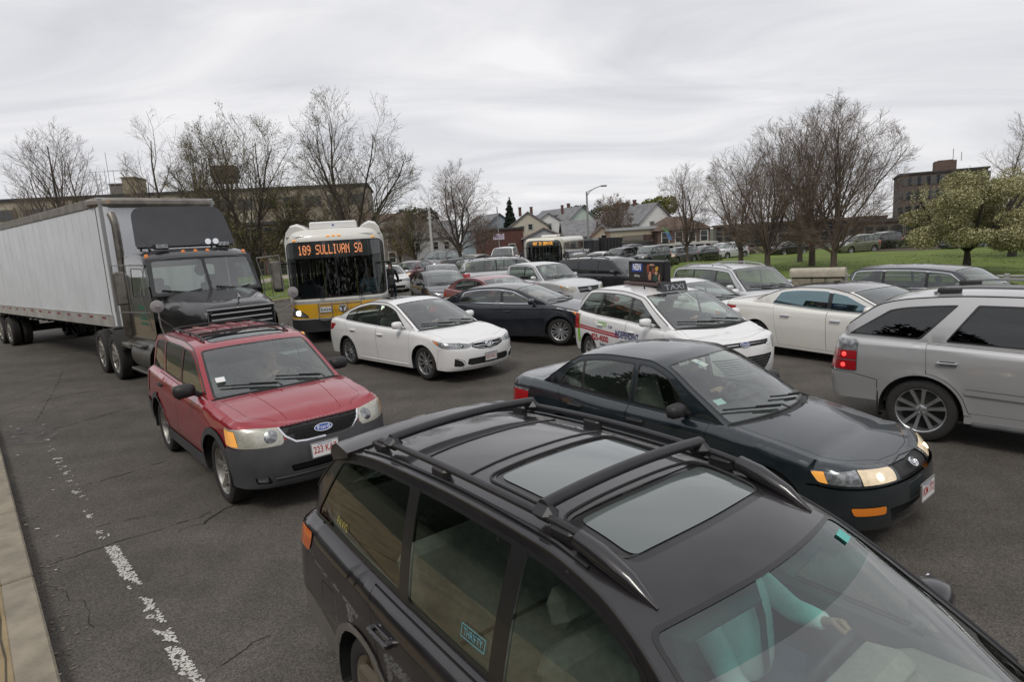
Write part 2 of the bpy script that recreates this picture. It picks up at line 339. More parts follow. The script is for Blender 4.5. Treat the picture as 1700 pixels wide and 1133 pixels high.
class Shape:
    "body surfaces of a car; x forward from the middle of the wheelbase, y left, z up; all domains are the right-hand half"
    def __init__(s, d):
        s.d = d; s.wb = d['wb']; s.xw = (d['wb'] / 2, -d['wb'] / 2); s.wr = d['wr']; s.ar = d.get('ar', s.wr + .045)
        s.front = PC(d['front']); s.rear = PC(d['rear']); s.hw = PC(d['hw']); s.sec = PC(d['sec']); s.top = PC(d['top'])
        s.xsf, s.xsr = d['xsf'], d['xsr']; s.nf, s.nr = d.get('nf', 2.4), d.get('nr', 2.8); s.r = d.get('r', .06)
        zm = d.get('zm', .6); s.corner = {}
        for k, xs, xe, n in (('f', s.xsf, float(s.front(zm)), s.nf), ('r', s.xsr, float(s.rear(zm)), s.nr)):
            th = np.linspace(0, math.pi / 2, 400); w = float(s.hw(xs)); L = abs(xe - xs)
            x = L * np.sin(th) ** (2 / n); y = w * np.cos(th) ** (2 / n); a = np.concatenate([[0], np.cumsum(np.hypot(np.diff(x), np.diff(y)))])
            s.corner[k] = (th, a, y / w, a[-1])
        s.uf = s.xsf + s.corner['f'][3]; s.ur = s.xsr - s.corner['r'][3]
        s.flare = d.get('flare', .008); s.edge_tables(); s.green()
    def yf(s, y): # u of a point at distance |y| from the centre line on the front
        th, a, c, L = s.corner['f']; return s.xsf + float(np.interp(abs(y) / float(s.hw(s.xsf)), c[::-1], a[::-1]))
    def yr(s, y):
        th, a, c, L = s.corner['r']; return s.xsr - float(np.interp(abs(y) / float(s.hw(s.xsr)), c[::-1], a[::-1]))
    def ztop(s, u):
        u = np.asarray(u, float); z = s.top(np.clip(u, s.xsr, s.xsf))
        f = np.clip((u - s.xsf) / (s.uf - s.xsf), 0, 1); b = np.clip((s.xsr - u) / (s.xsr - s.ur), 0, 1)
        pf, pr = s.d.get('pf', 1.0), s.d.get('pr', 1.0)
        f = (1 - np.cos(f ** pf * math.pi)) / 2; b = (1 - np.cos(b ** pr * math.pi)) / 2
        return z + f * (s.d['ztf'] - float(s.top(s.xsf))) + b * (s.d['ztr'] - float(s.top(s.xsr)))
    def ring(s, u, z):
        u = np.asarray(u, float); z = np.asarray(z, float)
        tf = np.interp(u - s.xsf, s.corner['f'][1], s.corner['f'][0]); tr = np.interp(s.xsr - u, s.corner['r'][1], s.corner['r'][0])
        xf, xr = s.front(z), s.rear(z); sf, cf = np.sin(tf), np.cos(tf); sr, c_r = np.sin(tr), np.cos(tr)
        F = u > s.xsf; B = u < s.xsr
        x = np.where(F, s.xsf + (xf - s.xsf) * np.maximum(sf, 0) ** (2 / s.nf), np.where(B, s.xsr + (xr - s.xsr) * np.maximum(sr, 0) ** (2 / s.nr), u))
        c = np.where(F, np.maximum(cf, 0) ** (2 / s.nf), np.where(B, np.maximum(c_r, 0) ** (2 / s.nr), 1.0))
        y = s.hw(np.clip(u, s.xsr, s.xsf)) * s.sec(z) * c
        if s.flare:
            for xw in s.xw:
                rr = np.hypot(x - xw, z - s.wr); y = y + s.flare * np.exp(-((rr - s.ar) / .06) ** 2) * c * (z < s.wr + s.ar + .15)
        # shoulder
        d = s.ztop(u) - z; r = s.r; q = np.clip(1 - d / r, 0, 1); ins = r * (1 - np.sqrt(np.maximum(1 - q * q, 0)))
        nx = np.where(F, np.maximum(sf, 0) ** 1.2, np.where(B, -np.maximum(sr, 0) ** 1.2, 0)); ny = np.sqrt(np.maximum(1 - nx * nx, 0))
        x = x - ins * nx; y = y - np.minimum(ins * ny, y)
        return np.stack([x, -y, z], -1)
    def edge_tables(s):
        u = np.linspace(s.ur, s.uf, 700); E = s.ring(u, s.ztop(u)); x = E[:, 0]; k = np.maximum.accumulate(x) + np.arange(len(x)) * 1e-7
        s.ex, s.ey, s.ez, s.eu = k, -E[:, 1], E[:, 2], u
    def ye(s, x): return np.interp(x, s.ex, s.ey)
    def ze(s, x): return np.interp(x, s.ex, s.ez)
    def green(s):
        d = s.d; rl = sorted(d['roof']); rl[0] = (rl[0][0], float(s.ze(rl[0][0]))); rl[-1] = (rl[-1][0], float(s.ze(rl[-1][0])))
        s.roof = PC(rl); s.xc0, s.xa0 = rl[0][0], rl[-1][0]; s.xa1, s.xc1 = d['xa1'], d['xc1']
        s.tum = d.get('tum', (.16, .25)); bf = d.get('bow', (.0, .0, .0, .0))   # bow: A base, A top, C top, C base
        s.bow = PC([(s.xc0, -bf[3]), (s.xc1, -bf[2]), ((s.xa1 + s.xc1) / 2, 0), (s.xa1, bf[1]), (s.xa0, bf[0])]); cw = d.get('crown', (.02, .06, .06, .03))
        s.crown = PC([(s.xc0, cw[3]), (s.xc1, cw[2]), ((s.xa1 + s.xc1) / 2, max(cw[1], cw[2]) + .01), (s.xa1, cw[1]), (s.xa0, cw[0])])
        x = np.linspace(s.xc0, s.xa0, 600); L = np.concatenate([[0], np.cumsum(np.hypot(np.diff(x), np.diff(s.roof(x))))]); s.lx, s.ll = x, L
    def lof(s, x): return float(np.interp(x, s.lx, s.ll))
    def side(s, x, z):
        x = np.asarray(x, float); z = np.asarray(z, float); xx = np.clip(x, s.xc0, s.xa0)
        h = np.maximum(z - s.ze(xx), 0); y = s.ye(xx) - h * (s.tum[0] + s.tum[1] * h)
        return np.stack([x, -y, z], -1)
    def upper(s, l, w):
        "l along the roof line from the rear base to the front base, w across as -1..0"
        x = np.interp(l, s.ll, s.lx); y0 = -s.side(x, s.roof(x))[..., 1]; k = np.asarray(w, float)
        return np.stack([x + s.bow(x) * (1 - k * k), k * y0, s.roof(x) + s.crown(x) * (1 - np.abs(k) ** 2.6)], -1)
    def deck(s, x, y):
        x = np.asarray(x, float); ye = np.maximum(s.ye(x), 1e-3); v = np.clip(np.abs(y) / ye, 0, 1)
        xf, xr = s.ex[-1], s.ex[0]
        k = np.where(x > 0, np.clip((xf - x) / .55, 0, 1), np.clip((x - xr) / .4, 0, 1)); k = k * k * (3 - 2 * k)
        c = np.where(x > 0, s.d.get('hoodc', .05), s.d.get('trunkc', .03))
        return np.stack([x, y, s.ze(x) + c * k * (1 - v ** 2.2)], -1)
    def frame(s, fn, a, b, flip=1):
        "point and outward normal / along / up frame of a surface"
        e = 1e-3; A = lambda *q: np.array(fn(np.array([q[0]]), np.array([q[1]]))[0])
        p = A(a, b); n = np.cross(A(a + e, b) - A(a - e, b), A(a, b + e) - A(a, b - e)); n = n / np.linalg.norm(n)
        if n.dot(p - np.array([0, 0, .7])) < 0: n = -n
        return Vector(p), Vector(n)
def orient(part, fn_c):
    V, F, N = part
    c = V - np.array(fn_c)
    if (N * c).sum() < 0: return V, [tuple(reversed(f)) for f in F], -N
    return part
def basis(n, up=(0, 0, 1)):
    z = Vector(n).normalized(); x = Vector(up).cross(z)
    x = x.normalized() if x.length > 1e-6 else Vector((1, 0, 0)); y = z.cross(x)
    return Matrix((x, y, z)).transposed()
def tyre_mesh(r, w):
    m = MB(); h = w / 2; ir = r * .68
    m.lathe([(ir, -h * .8), (ir + .02, -h * .95), (r - .05, -h), (r - .015, -h * .86), (r, -h * .6), (r - .002, -h * .22), (r - .010, -h * .2), (r - .010, -h * .12), (r - .002, -h * .1), (r - .002, h * .1), (r - .010, h * .12), (r - .010, h * .2), (r - .002, h * .22), (r, h * .6), (r - .015, h * .86), (r - .05, h), (ir + .02, h * .95), (ir, h * .8)], 40, closed=True)
    return m
def rim_mesh(r, w, n=5, style='spoke'):
    "rim facing +z (outwards)"
    ir = r * .70; m = MB(); h = w / 2
    m.lathe([(ir * .92, -h * .7), (ir * .92, h * .55), (ir * .965, h * .80), (ir, h * .86), (ir * 1.03, h * .75), (ir * 1.0, h * .6)], 40, cap=False)
    m.lathe([(0.0, h * .62), (ir * .10, h * .62), (ir * .17, h * .56), (ir * .24, h * .50), (ir * .26, h * .2)], 16)
    if style == 'disc':
        m.lathe([(ir * .2, h * .5), (ir * .55, h * .42), (ir * .8, h * .62), (ir * .93, h * .7)], 40, cap=False); n = n * 2
    for i in range(n):
        q = 2 * math.pi * i / n
        for dq in ((-.5, .5) if style == 'double' else (0,)):
            a = q + dq * math.pi / n * .85; w0, w1 = (.085, .10) if style != 'double' else (.05, .06)
            if style == 'thin': w0, w1 = .06, .05
            if style == 'disc': w0, w1 = .03, .06
            k0, k1, k2 = ir * .18, ir * .6, ir * .97; cs, sn = math.cos(a), math.sin(a)
            V = []
            for (rr, ww, zz) in ((k0, w0 * ir * 1.3, h * .52), (k1, w0 * ir * 1.3, h * .64), (k2, w1 * ir * 1.5, h * .80)):
                for sg in (-1, 1):
                    for dz in (0, -.035): V.append((rr * cs - sg * ww * sn, rr * sn + sg * ww * cs, zz + dz))
            F = []
            for t in (0, 1):
                b = t * 4; F += [(b, b + 4, b + 6, b + 2), (b + 1, b + 3, b + 7, b + 5), (b, b + 1, b + 5, b + 4), (b + 2, b + 6, b + 7, b + 3)]
            m.add(V, F)
    for i in range(5):
        q = 2 * math.pi * i / 5; c = (ir * .17 * math.cos(q), ir * .17 * math.sin(q), h * .50); m.lathe([(.011, 0), (.011, .02), (.006, .026)], 6, c=c)
    return m
WHEELS = {}
def wheel(root, x, y, r, w, side, style, n, rm, turn=0.0):
    "side -1 right, 1 left"
    key = (round(r, 3), round(w, 3), style, n)
    if key not in WHEELS:
        t = tyre_mesh(r, w).build('tyre', RUB); rr = rim_mesh(r, w, n, style).build('rim', ALU, sharp=30); k = MB(); k.lathe([(0, -w * .25), (r * .5, -w * .25), (r * .62, -w * .1)], 24); bk = k.build('brake_disc', mat('brake_iron', (.02, .019, .018), .7, .2))
        WHEELS[key] = (t.data, rr.data, bk.data)
        for o in (t, rr, bk): bpy.data.objects.remove(o)
    t, rr, bk = WHEELS[key]
    wo = bpy.data.objects.new('wheel', t); link(wo, root); wo.location = (x, y, r); wo.rotation_euler = (R(90) if side < 0 else R(-90), random.random() * 6 if False else 0, turn)
    ro = bpy.data.objects.new('rim', rr); link(ro, wo); ro.rotation_euler = (0, 0, (x * 3.1 + y * 1.7) % 1.2)
    if rm is not ALU: ro.material_slots[0].link = 'OBJECT'; ro.material_slots[0].material = rm
    bo = bpy.data.objects.new('brake_disc', bk); link(bo, wo)
    return wo
def emit_part(root, name, part, m, pair=None, parent=None, label=None):
    "pair: None joins both halves into one object, else two objects"
    if pair:
        a = mk(name, *part[:2], m, parent or root, part[2]); q = mirror(part); b = mk(name, *q[:2], m, parent or root, q[2])
        if label: a['label'] = label; b['label'] = label
        return a, b
    q = both(part); a = None
    for q in (islands(q) if name in SPLIT else [q]):
        a = mk(name, *q[:2], m, parent or root, q[2])
        if label: a['label'] = label
    return a,
SPLIT = {'roof_pillar', 'door_pillar', 'window_trim', 'wheel_arch_trim', 'fender', 'window_moulding', 'window_frame', 'sill_cladding', 'side_cladding', 'body_side'}
def car(key, d, name, label, cat, loc, rz, pm, group=None, near=True):
    """build a car. pm is the paint; near=False cuts the surfaces coarsely"""
    root = thing(name, label, cat, loc, rz, group)
    s = Shape(d); k = 1.0 if near else 2.2; wr, ar = s.wr, s.ar; zc = d.get('sill', .20); mats = d.get('mats', {})
    g = lambda nm, df: mats.get(nm, df)
    # lower body: outline in (u, z)
    zfb, zrb = d.get('zfb', .2), d.get('zrb', .25); out = []
    uu = np.linspace(s.ur, s.uf, 120)
    zb = lambda u: float(np.interp(u, [s.ur, s.xw[1] - ar - .02, s.xw[1] + ar, s.xw[0] - ar, s.xw[0] + ar + .02, s.uf], [zrb, zrb + .02, zc, zc, zfb + .02, zfb]))
    out += [(s.ur, zb(s.ur))]
    for xw in (s.xw[1], s.xw[0]):
        out += [(u, zb(u)) for u in np.linspace(out[-1][0] + .05, xw - ar - .03, 10)]
        za, zb_ = zb(xw - ar), zb(xw + ar)
        for i in range(21):
            q = math.pi - math.pi * i / 20; px, pz = xw + ar * math.cos(q), wr + ar * math.sin(q)
            if i == 0: out.append((px, za))
            out.append((px, pz))
            if i == 20: out.append((px, zb_))
    out += [(u, zb(u)) for u in np.linspace(s.xw[0] + ar + .04, s.uf, 10)]
    out += [(u, float(s.ztop(u))) for u in np.linspace(s.uf, s.ur, 110)]
    regs = []; info = {}
    def reg(nm, poly, off=0.0, m=None, pair=True, gap=0, obj=None, label=None):
        if gap: regs.append(('gap', poly, -.008)); poly = inset(poly, gap)
        ky = '%s#%d' % (nm, len(regs)); regs.append((ky, poly, off)); info[ky] = (nm, m, pair, label)
    gw = d.get('gap', .004)
    for r_ in d.get('clad', []): reg(r_[0], r_[1](s), r_[3] if len(r_) > 3 else .006, r_[2] or pm, False)
    for r_ in d['ringregs'](s): reg(**r_)
    parts = patch(s.ring, out, regs, .09 * k, .05 * k, .03 * k)
    ctr = (0, 0, .55); body = None
    for ky, p in parts.items():
        p = orient(p, ctr)
        if ky == 'body': body = emit_part(root, 'body', p, pm)[0]
        elif ky == 'gap': emit_part(root, 'panel_gap', p, GAP)
        else:
            nm, m, pair, lb = info[ky]; emit_part(root, nm, p, m or pm, pair, None, lb)
    # deck: hood, and boot lid where there is one
    def deckpart(front):
        xb = s.xa0 if front else s.xc0; t = np.linspace(1, 0, 18); base = [(xb + float(s.bow(xb)) * (1 - v * v), -v * float(s.ye(xb))) for v in t]
        base = [(x - (.03 if front else -.03), y) for x, y in base]
        xs = s.ex[(s.ex > xb) if front else (s.ex < xb)]; e = [(x, -float(s.ye(x))) for x in xs[::6]]
        e = e if front else e[::-1]
        e.append((xs[-1] if front else xs[0], -1e-4))
        poly = base[::-1] + e      # centre of base -> edge base -> round to the centre of the end
        return [(x, min(y, -1e-5)) for x, y in poly]
    sides = [True] + ([False] if s.xc0 > s.ex[0] + .18 else [])
    for fr in sides:
        poly = deckpart(fr); rg = []
        dr = d.get('hood') if fr else d.get('trunk')
        if dr:
            hp = dr(s); rg.append(('gap', hp, -.008)); ip = [(x, y if y < -.02 else 0.01) for x, y in inset([(x, y if y < -.005 else .02) for x, y in hp], gw)]; rg.append(('lid', ip, d.get('lidoff', .0)))
        if fr and d.get('cowl', True):
            xb = s.xa0; t = np.linspace(1, 0, 14); A = [(xb - .05 + float(s.bow(xb)) * (1 - v * v), -v * float(s.ye(xb)) * .97) for v in t]; B = [(x + .05 + d.get('cowlw', .075), y) for x, y in A]
            rg.append(('cowl', [(x, y if y < -.01 else .01) for x, y in A] + [(x, y if y < -.01 else .01) for x, y in B[::-1]], -.012))
        pp = patch(s.deck, poly, rg, .10 * k, .08 * k, .035 * k)
        for ky, p in pp.items():
            if (p[2][:, 2].mean()) < 0: p = (p[0], [tuple(reversed(f)) for f in p[1]], -p[2])
            if ky == 'body': emit_part(root, 'fender' if fr else 'rear_deck', p, pm)
            elif ky == 'gap': emit_part(root, 'lid_gap', p, GAP)
            elif ky == 'cowl': emit_part(root, 'cowl', p, BLK)
            else: emit_part(root, 'hood' if fr else 'trunk_lid', p, g('hood', pm))
    # side of the greenhouse
    xs = np.linspace(s.xc0, s.xa0, 70); top = [(x, float(s.roof(x))) for x in xs[::-1]]; bot = [(x, float(s.ze(x)) - .004) for x in xs]
    poly = bot + top[1:-1]; rg = []; inf = {}
    dz = lambda x, e: float(s.roof(x)) - e * math.sqrt(1 + float((s.roof(x + .01) - s.roof(x - .01)) / .02) ** 2)
    def strip(b0, b1, t0, t1, e1, e2, r=.02):
        "window outline between the slanted lines b0-t0 and b1-t1, e1 above the belt, e2 under the roof line"
        bx = np.linspace(b0, b1, 14); lo = [(x, float(s.ze(x)) + e1) for x in bx]
        tx = np.linspace(t1, t0, 26); hi = [(x, dz(x, e2)) for x in tx]
        hi = [p for p in hi if p[1] > float(s.ze(p[0])) + e1 + .012]
        return rnd(lo + hi, r, 3)
    e1, e2 = d.get('e1', .015), d.get('e2', .075)
    WD = d['windows']
    if d.get('union', True): WD = [(min(min(w[:2]) for w in WD), max(max(w[:2]) for w in WD), min(min(w[2:4]) for w in WD), max(max(w[2:4]) for w in WD), None)]
    WD = [(max(w[0], w[1]) if False else (w[0] if w[0] < w[1] else w[1]), max(w[0], w[1]), min(w[2], w[3]), max(w[2], w[3]), w[4]) + tuple(w[5:]) for w in WD]
    for i, wdef in enumerate(WD):
        b0, b1, t0, t1, m = wdef[:5]; o = wdef[5] if len(wdef) > 5 else {}
        tr = strip(b0 - .022, b1 + .022, t0 - .022, t1 + .022, e1 - .010, e2 - .006, o.get('r', .025) + .01)
        rg.append(('trim', tr, .002)); 
        if d.get('chromeline'): rg[-1] = ('chrome', tr, .004); rg.append(('trim', inset(tr, .030), .003))
    for (b0, b1, t0, t1) in d.get('pillars', []): rg.append(('pillar', [(b0, float(s.ze(b0)) + e1 - .006), (b1, float(s.ze(b1)) + e1 - .006), (t1, dz(t1, e2 - .002)), (t0, dz(t0, e2 - .002))], .004))
    for i, wdef in enumerate(d['windows']):
        b0, b1, t0, t1, m = wdef[:5]; o = wdef[5] if len(wdef) > 5 else {}; b0, b1 = min(b0, b1), max(b0, b1); t0, t1 = min(t0, t1), max(t0, t1)
        rg.append(('window#%d' % i, strip(b0, b1, t0, t1, e1 + .008, e2 + .012, o.get('r', .025)), -.004)); inf['window#%d' % i] = m
    pp = patch(s.side, poly, rg, .14 * k, .08 * k, .03 * k)
    for ky, p in pp.items():
        p = orient(p, (0, 0, 1.1))
        if ky == 'body': emit_part(root, 'window_frame', p, g('frame', pm))
        elif ky == 'trim': emit_part(root, 'window_trim', p, TRIM)
        elif ky == 'chrome': emit_part(root, 'window_moulding', p, CHR)
        elif ky == 'pillar': emit_part(root, 'door_pillar', p, TRIM)
        else: emit_part(root, 'side_window', p, inf[ky], True)
    # windscreen, roof, rear window
    la0, la1, lc1, lc0 = s.lof(s.xa0), s.lof(s.xa1), s.lof(s.xc1), 0.0
    oc = [(0.0, -1.0), (la0, -1.0), (la0, -1e-5), (0.0, -1e-5)]; oc = resamp(oc, .05)
    hw0 = .62; pa = d.get('pa', .07) / hw0; pc = d.get('pc', .10) / hw0
    ws = rnd([(la1 + .03, .02, .0), (la1 + .03, -1 + pa, .05), (la0 - .015, -1 + pa * .9, .04), (la0 - .015, .02, .0)], .04)
    rg = [('wframe', rnd([(la1 + .012, .02, 0), (la1 + .012, -1 + pa * .72, .06), (la0 - .001, -1 + pa * .6, .04), (la0 - .001, .02, 0)], .05), .002), ('windshield', ws, -.002)]
    if d.get('shade'): rg.append(('shade', rnd([(la1 + .03, .02, .0), (la1 + .03, -1 + pa, .05), (la1 + .20, -1 + pa, .0), (la1 + .20, .02, .0)], .04), -.002))
    rb = d.get('rwbase', .03); rg += [('rframe', rnd([(rb - .016, .02, 0), (lc1 - .014, .02, 0), (lc1 - .014, -1 + pc * .8, .07), (rb - .016, -1 + pc * .8, .06)], .06), .002), ('rear_window', rnd([(rb, .02, 0), (lc1 - .03, .02, 0), (lc1 - .03, -1 + pc, .06), (rb, -1 + pc, .05)], .06), -.002)]
    for nm, x0, x1, wy, m, fr in d.get('roofglass', []):
        yy = lambda x: float(-s.side(x, s.roof(x))[1]); l0, l1 = s.lof(x0), s.lof(x1); w = wy / yy((x0 + x1) / 2)
        rg += [('sframe' + nm, rnd([(l0 - fr, .05, 0), (l0 - fr, -w - fr / .6, .09), (l1 + fr, -w - fr / .6, .09), (l1 + fr, .05, 0)], .09), -.004), ('sun#' + nm, rnd([(l0, .05, 0), (l0, -w, .06), (l1, -w, .06), (l1, .05, 0)], .06), .001)]; inf['sun#' + nm] = m
    rg.append(('roof', [(lc1 + .004, .02), (la1 - .004, .02), (la1 - .004, -1.01), (lc1 + .004, -1.01)], 0.0)); rg.insert(0, rg.pop())
    pp = patch(s.upper, oc, rg, .09 * k, .13 * k, .04 * k)
    for ky, p in pp.items():
        p = orient(p, (-.2, 0, .6))
        if ky == 'body': emit_part(root, 'roof_pillar', p, g('pillars', pm))
        elif ky == 'roof': emit_part(root, 'roof', p, g('roof', pm))
        elif ky in ('wframe', 'rframe') or ky.startswith('sframe'): emit_part(root, {'w': 'windshield_trim', 'r': 'rear_window_trim', 's': 'sunroof_frame'}[ky[0]], p, TRIM)
        elif ky == 'windshield': emit_part(root, 'windshield', p, d.get('wglass', GLW))
        elif ky == 'shade': emit_part(root, 'shade_band', p, d['shade'])
        elif ky == 'rear_window': emit_part(root, 'rear_window', p, d.get('rglass', GL))
        else: emit_part(root, 'sunroof_glass', p, inf[ky])
    # drip mouldings hide the join of roof and side
    m = MB()
    for sy in (1, -1):
        q = s.side(xs, s.roof(xs)); m.tube([(p[0], sy * p[1] * 1.0, p[2]) for p in q[3:-2]], .0075 if near else .009, 5)
    m.build('drip_moulding', d.get('drip', TRIM), root)
    # chassis: floor, wheel houses, cabin tub
    m = MB(); wy = float(s.hw(0)) - .06; m.box((0, 0, zc + .03), (s.xw[0] * 2 - 2 * ar, wy * 2 - .06, .06)); m.box(((s.xw[0] + ar + float(s.front(.5)) - .12) / 2, 0, (zfb + .12)), (float(s.front(.5)) - .12 - s.xw[0] - ar, 1.2, .1)); m.box(((s.xw[1] - ar + float(s.rear(.5)) + .12) / 2, 0, zrb + .1), (s.xw[1] - ar - float(s.rear(.5)) - .12, 1.2, .1))
    for xw in s.xw:
        for sy in (1, -1):
            n = 14; V = []; F = []
            yo = float(s.hw(xw)) * float(s.sec(wr + ar)) - .01; yi = yo - .34
            for i in range(n + 1):
                q = R(-30) + R(240) * i / n; px, pz = xw + ar * 1.012 * math.cos(q), wr + ar * 1.012 * math.sin(q)
                V += [(px, sy * yo, max(pz, zc)), (px, sy * yi, max(pz, zc))]
            for i in range(n): F.append((2 * i, 2 * i + 1, 2 * i + 3, 2 * i + 2))
            c = len(V); V.append((xw, sy * yi, wr)); F += [(2 * i + 1, c, 2 * i + 3) for i in range(n)]
            m.add(V, F)
    m.build('underbody', GAP, root)
    bx0, bx1 = s.xc0 + .12 if s.xc0 > s.ex[0] + .18 else s.xc0 + .05, s.xa0 + .1; m = MB(); zf = zc + .1; xq = np.linspace(bx0, bx1, 9); V = []; F = []
    for x in xq:
        for sy in (-1, 1): V += [(x, sy * (float(s.ye(x)) - .07), zf), (x, sy * (float(s.ye(x)) - .05), float(s.ze(x)) - .01), (x, sy * (float(s.ye(x)) - .008), float(s.ze(x)) + .003)]
    for i in range(8):
        for sy in (0, 1):
            b = i * 6 + sy * 3; F += [(b, b + 6, b + 7, b + 1), (b + 1, b + 7, b + 8, b + 2)]
        F.append((i * 6, i * 6 + 3, i * 6 + 9, i * 6 + 6))
    e = 8 * 6; F += [(0, 1, 4, 3), (e, e + 1, e + 4, e + 3), (1, 2, 5, 4), (e + 1, e + 2, e + 5, e + 4)]
    m.add(V, F); m.build('cabin_lining', g('tub', TUB), root)
    seats(s, d, root)
    # wheels
    yo = [float(s.hw(x)) * float(s.sec(wr)) for x in s.xw]; tw = d.get('tw', .215)
    for x, y in zip(s.xw, yo):
        for sy in (-1, 1): wheel(root, x, sy * (y - tw / 2 - d.get('wheelin', .012)), wr, tw, sy, d.get('wstyle', 'spoke'), d.get('wn', 5), d.get('rimmat', ALU), R(d.get('steer', 0)) if x > 0 else 0)
    mirrors_handles(s, d, root, pm)
    if 'extra' in d: d['extra'](s, root, pm)
    return root, s
def seats(s, d, root):
    m = d.get('seatmat', CLOTHG); zf = d.get('seatz', .52); xf = d.get('seatx', -.05); dx = d.get('rearx', -.98); w = .25
    def seat(x, y, wid, name):
        b = MB(); b.box((x, y, zf - .09), (.5, wid * 2, .18), bev=.06); ob = b.build(name, m, root)
        k = MB(); M = Matrix.Rotation(R(-18), 3, 'Y'); k.box((x - .30, y, zf + .26), (.15, wid * 1.9, .62), bev=.06, M=M); k.build('seat_back', m, ob)
        for hy in ([0] if wid < .4 else []):
            k = MB(); k.box((x - .42, y + hy, zf + .68), (.10, .26, .17), bev=.05, M=M); k.build('headrest', m, ob)
    for y in (-.37, .37): seat(xf, y, w, 'front_seat')
    if d.get('rearseat', True): seat(dx, 0, .62, 'rear_seat')
    zt = float(s.ze(s.xa0)) - .015; b = MB(); ya = float(s.ye(s.xa0)) - .06; V = []; xa = s.xa0
    prof = [(xa + float(s.bow(xa)) * .9, zt - .02), (xa - .15, zt + .0), (xa - .42, zt - .01), (xa - .52, zt - .07), (xa - .50, zt - .2), (xa - .35, zt - .42), (xa - .2, zt - .55)]
    V = [(x, sy * ya, z) for x, z in prof for sy in (-1, 1)]; b.add(V, [(2 * i, 2 * i + 2, 2 * i + 3, 2 * i + 1) for i in range(len(prof) - 1)])
    M = Matrix.Rotation(R(-12), 3, 'Y'); b.box((xa - .46, .37, zt + .0), (.22, .42, .10), bev=.045, M=M)
    b.build('dashboard', d.get('dashmat', DASH), root)
    sx, sz = d.get('wheelpos', (xa - .66, zt - .05)); c = MB(); M = Matrix.Rotation(R(-64), 3, 'Y'); ring = [Vector((sx, .37, sz)) + M @ Vector((.185 * math.cos(q), .185 * math.sin(q), 0)) for q in np.linspace(0, 2 * math.pi, 24, endpoint=False)]
    c.tube(ring, .015, 7, closed=True); c.tube([ring[0], ring[12]], .014, 5); c.tube([ring[6], ring[18]], .014, 5); c.lathe([(0.06, -.02), (.06, .02), (.03, .03)], 12, M=M, c=(sx, .37, sz)); c.tube([(sx, .37, sz), (sx + .35, .37, sz - .14)], .03, 8)
    c.build('steering_wheel', DASH, root)
    b = MB(); xm = s.xa1 + .02; zm = float(s.roof(xm)) - .07; b.box((xm - .05, 0, zm), (.03, .22, .06), bev=.012); b.tube([(xm - .05, 0, zm), (xm + .0, 0, zm + .08)], .01, 5); b.build('rear_view_mirror', BLK, root)
def mirrors_handles(s, d, root, pm):
    mx, mz, mm = d['mirror']; ms = d.get('mirrors', (.12, .22, .15))
    for sy in (-1, 1):
        y0 = float(s.ye(mx)) - .02; b = MB()
        # housing: rounded shell, open at the back with a glass
        prof = [(.5, .86), (.36, .97), (.0, 1.0), (-.28, .86), (-.5, .45)]; n = 12; V = []; F = []
        for (px, sc) in prof:
            for j in range(n):
                q = 2 * math.pi * j / n; cy, cz = math.cos(q), math.sin(q); cy = math.copysign(abs(cy) ** .65, cy); cz = math.copysign(abs(cz) ** .65, cz)
                V.append((mx - px * ms[0], sy * (y0 + .06 + ms[1] / 2 + cy * ms[1] / 2 * sc), mz + ms[2] * .45 + cz * ms[2] / 2 * sc))
        for i in range(len(prof) - 1):
            for j in range(n): F.append((i * n + j, i * n + (j + 1) % n, (i + 1) * n + (j + 1) % n, (i + 1) * n + j))
        F.append(tuple(range((len(prof) - 1) * n, len(prof) * n))); b.add(V, F)
        b.tube([(mx, sy * (y0 - .01), mz - .01), (mx, sy * (y0 + .09), mz + .03)], .028, 6)
        o = b.build('side_mirror', mm or pm, root, sharp=50); q = MB(); c = (mx - .40 * ms[0], sy * (y0 + .06 + ms[1] / 2), mz + ms[2] * .45); q.box(c, (.008, ms[1] * .86, ms[2] * .8)); q.build('mirror_glass', CHR, o)
    for (hx, hz) in d.get('handles', []):
        for sy in (-1, 1):
            p, n = s.frame(s.ring, hx, hz); b = MB(); p = Vector((p.x, p.y * -sy, p.z)); n = Vector((n.x, n.y * -sy, n.z)); hm = d.get('handlemat') or pm
            b.box(p + n * .03, (.20, .018, .028), bev=.008); b.box(p + n * .012 + Vector((.085, 0, 0)), (.03, .04, .03), bev=.006); b.box(p + n * .012 - Vector((.085, 0, 0)), (.03, .04, .03), bev=.006)
            o = b.build('door_handle', hm, root); q = MB(); q.box(p + n * .002, (.15, .012, .045), bev=.004); q.build('handle_recess', GAP if d.get('darkrecess') else (d.get('handlemat') or pm), o)
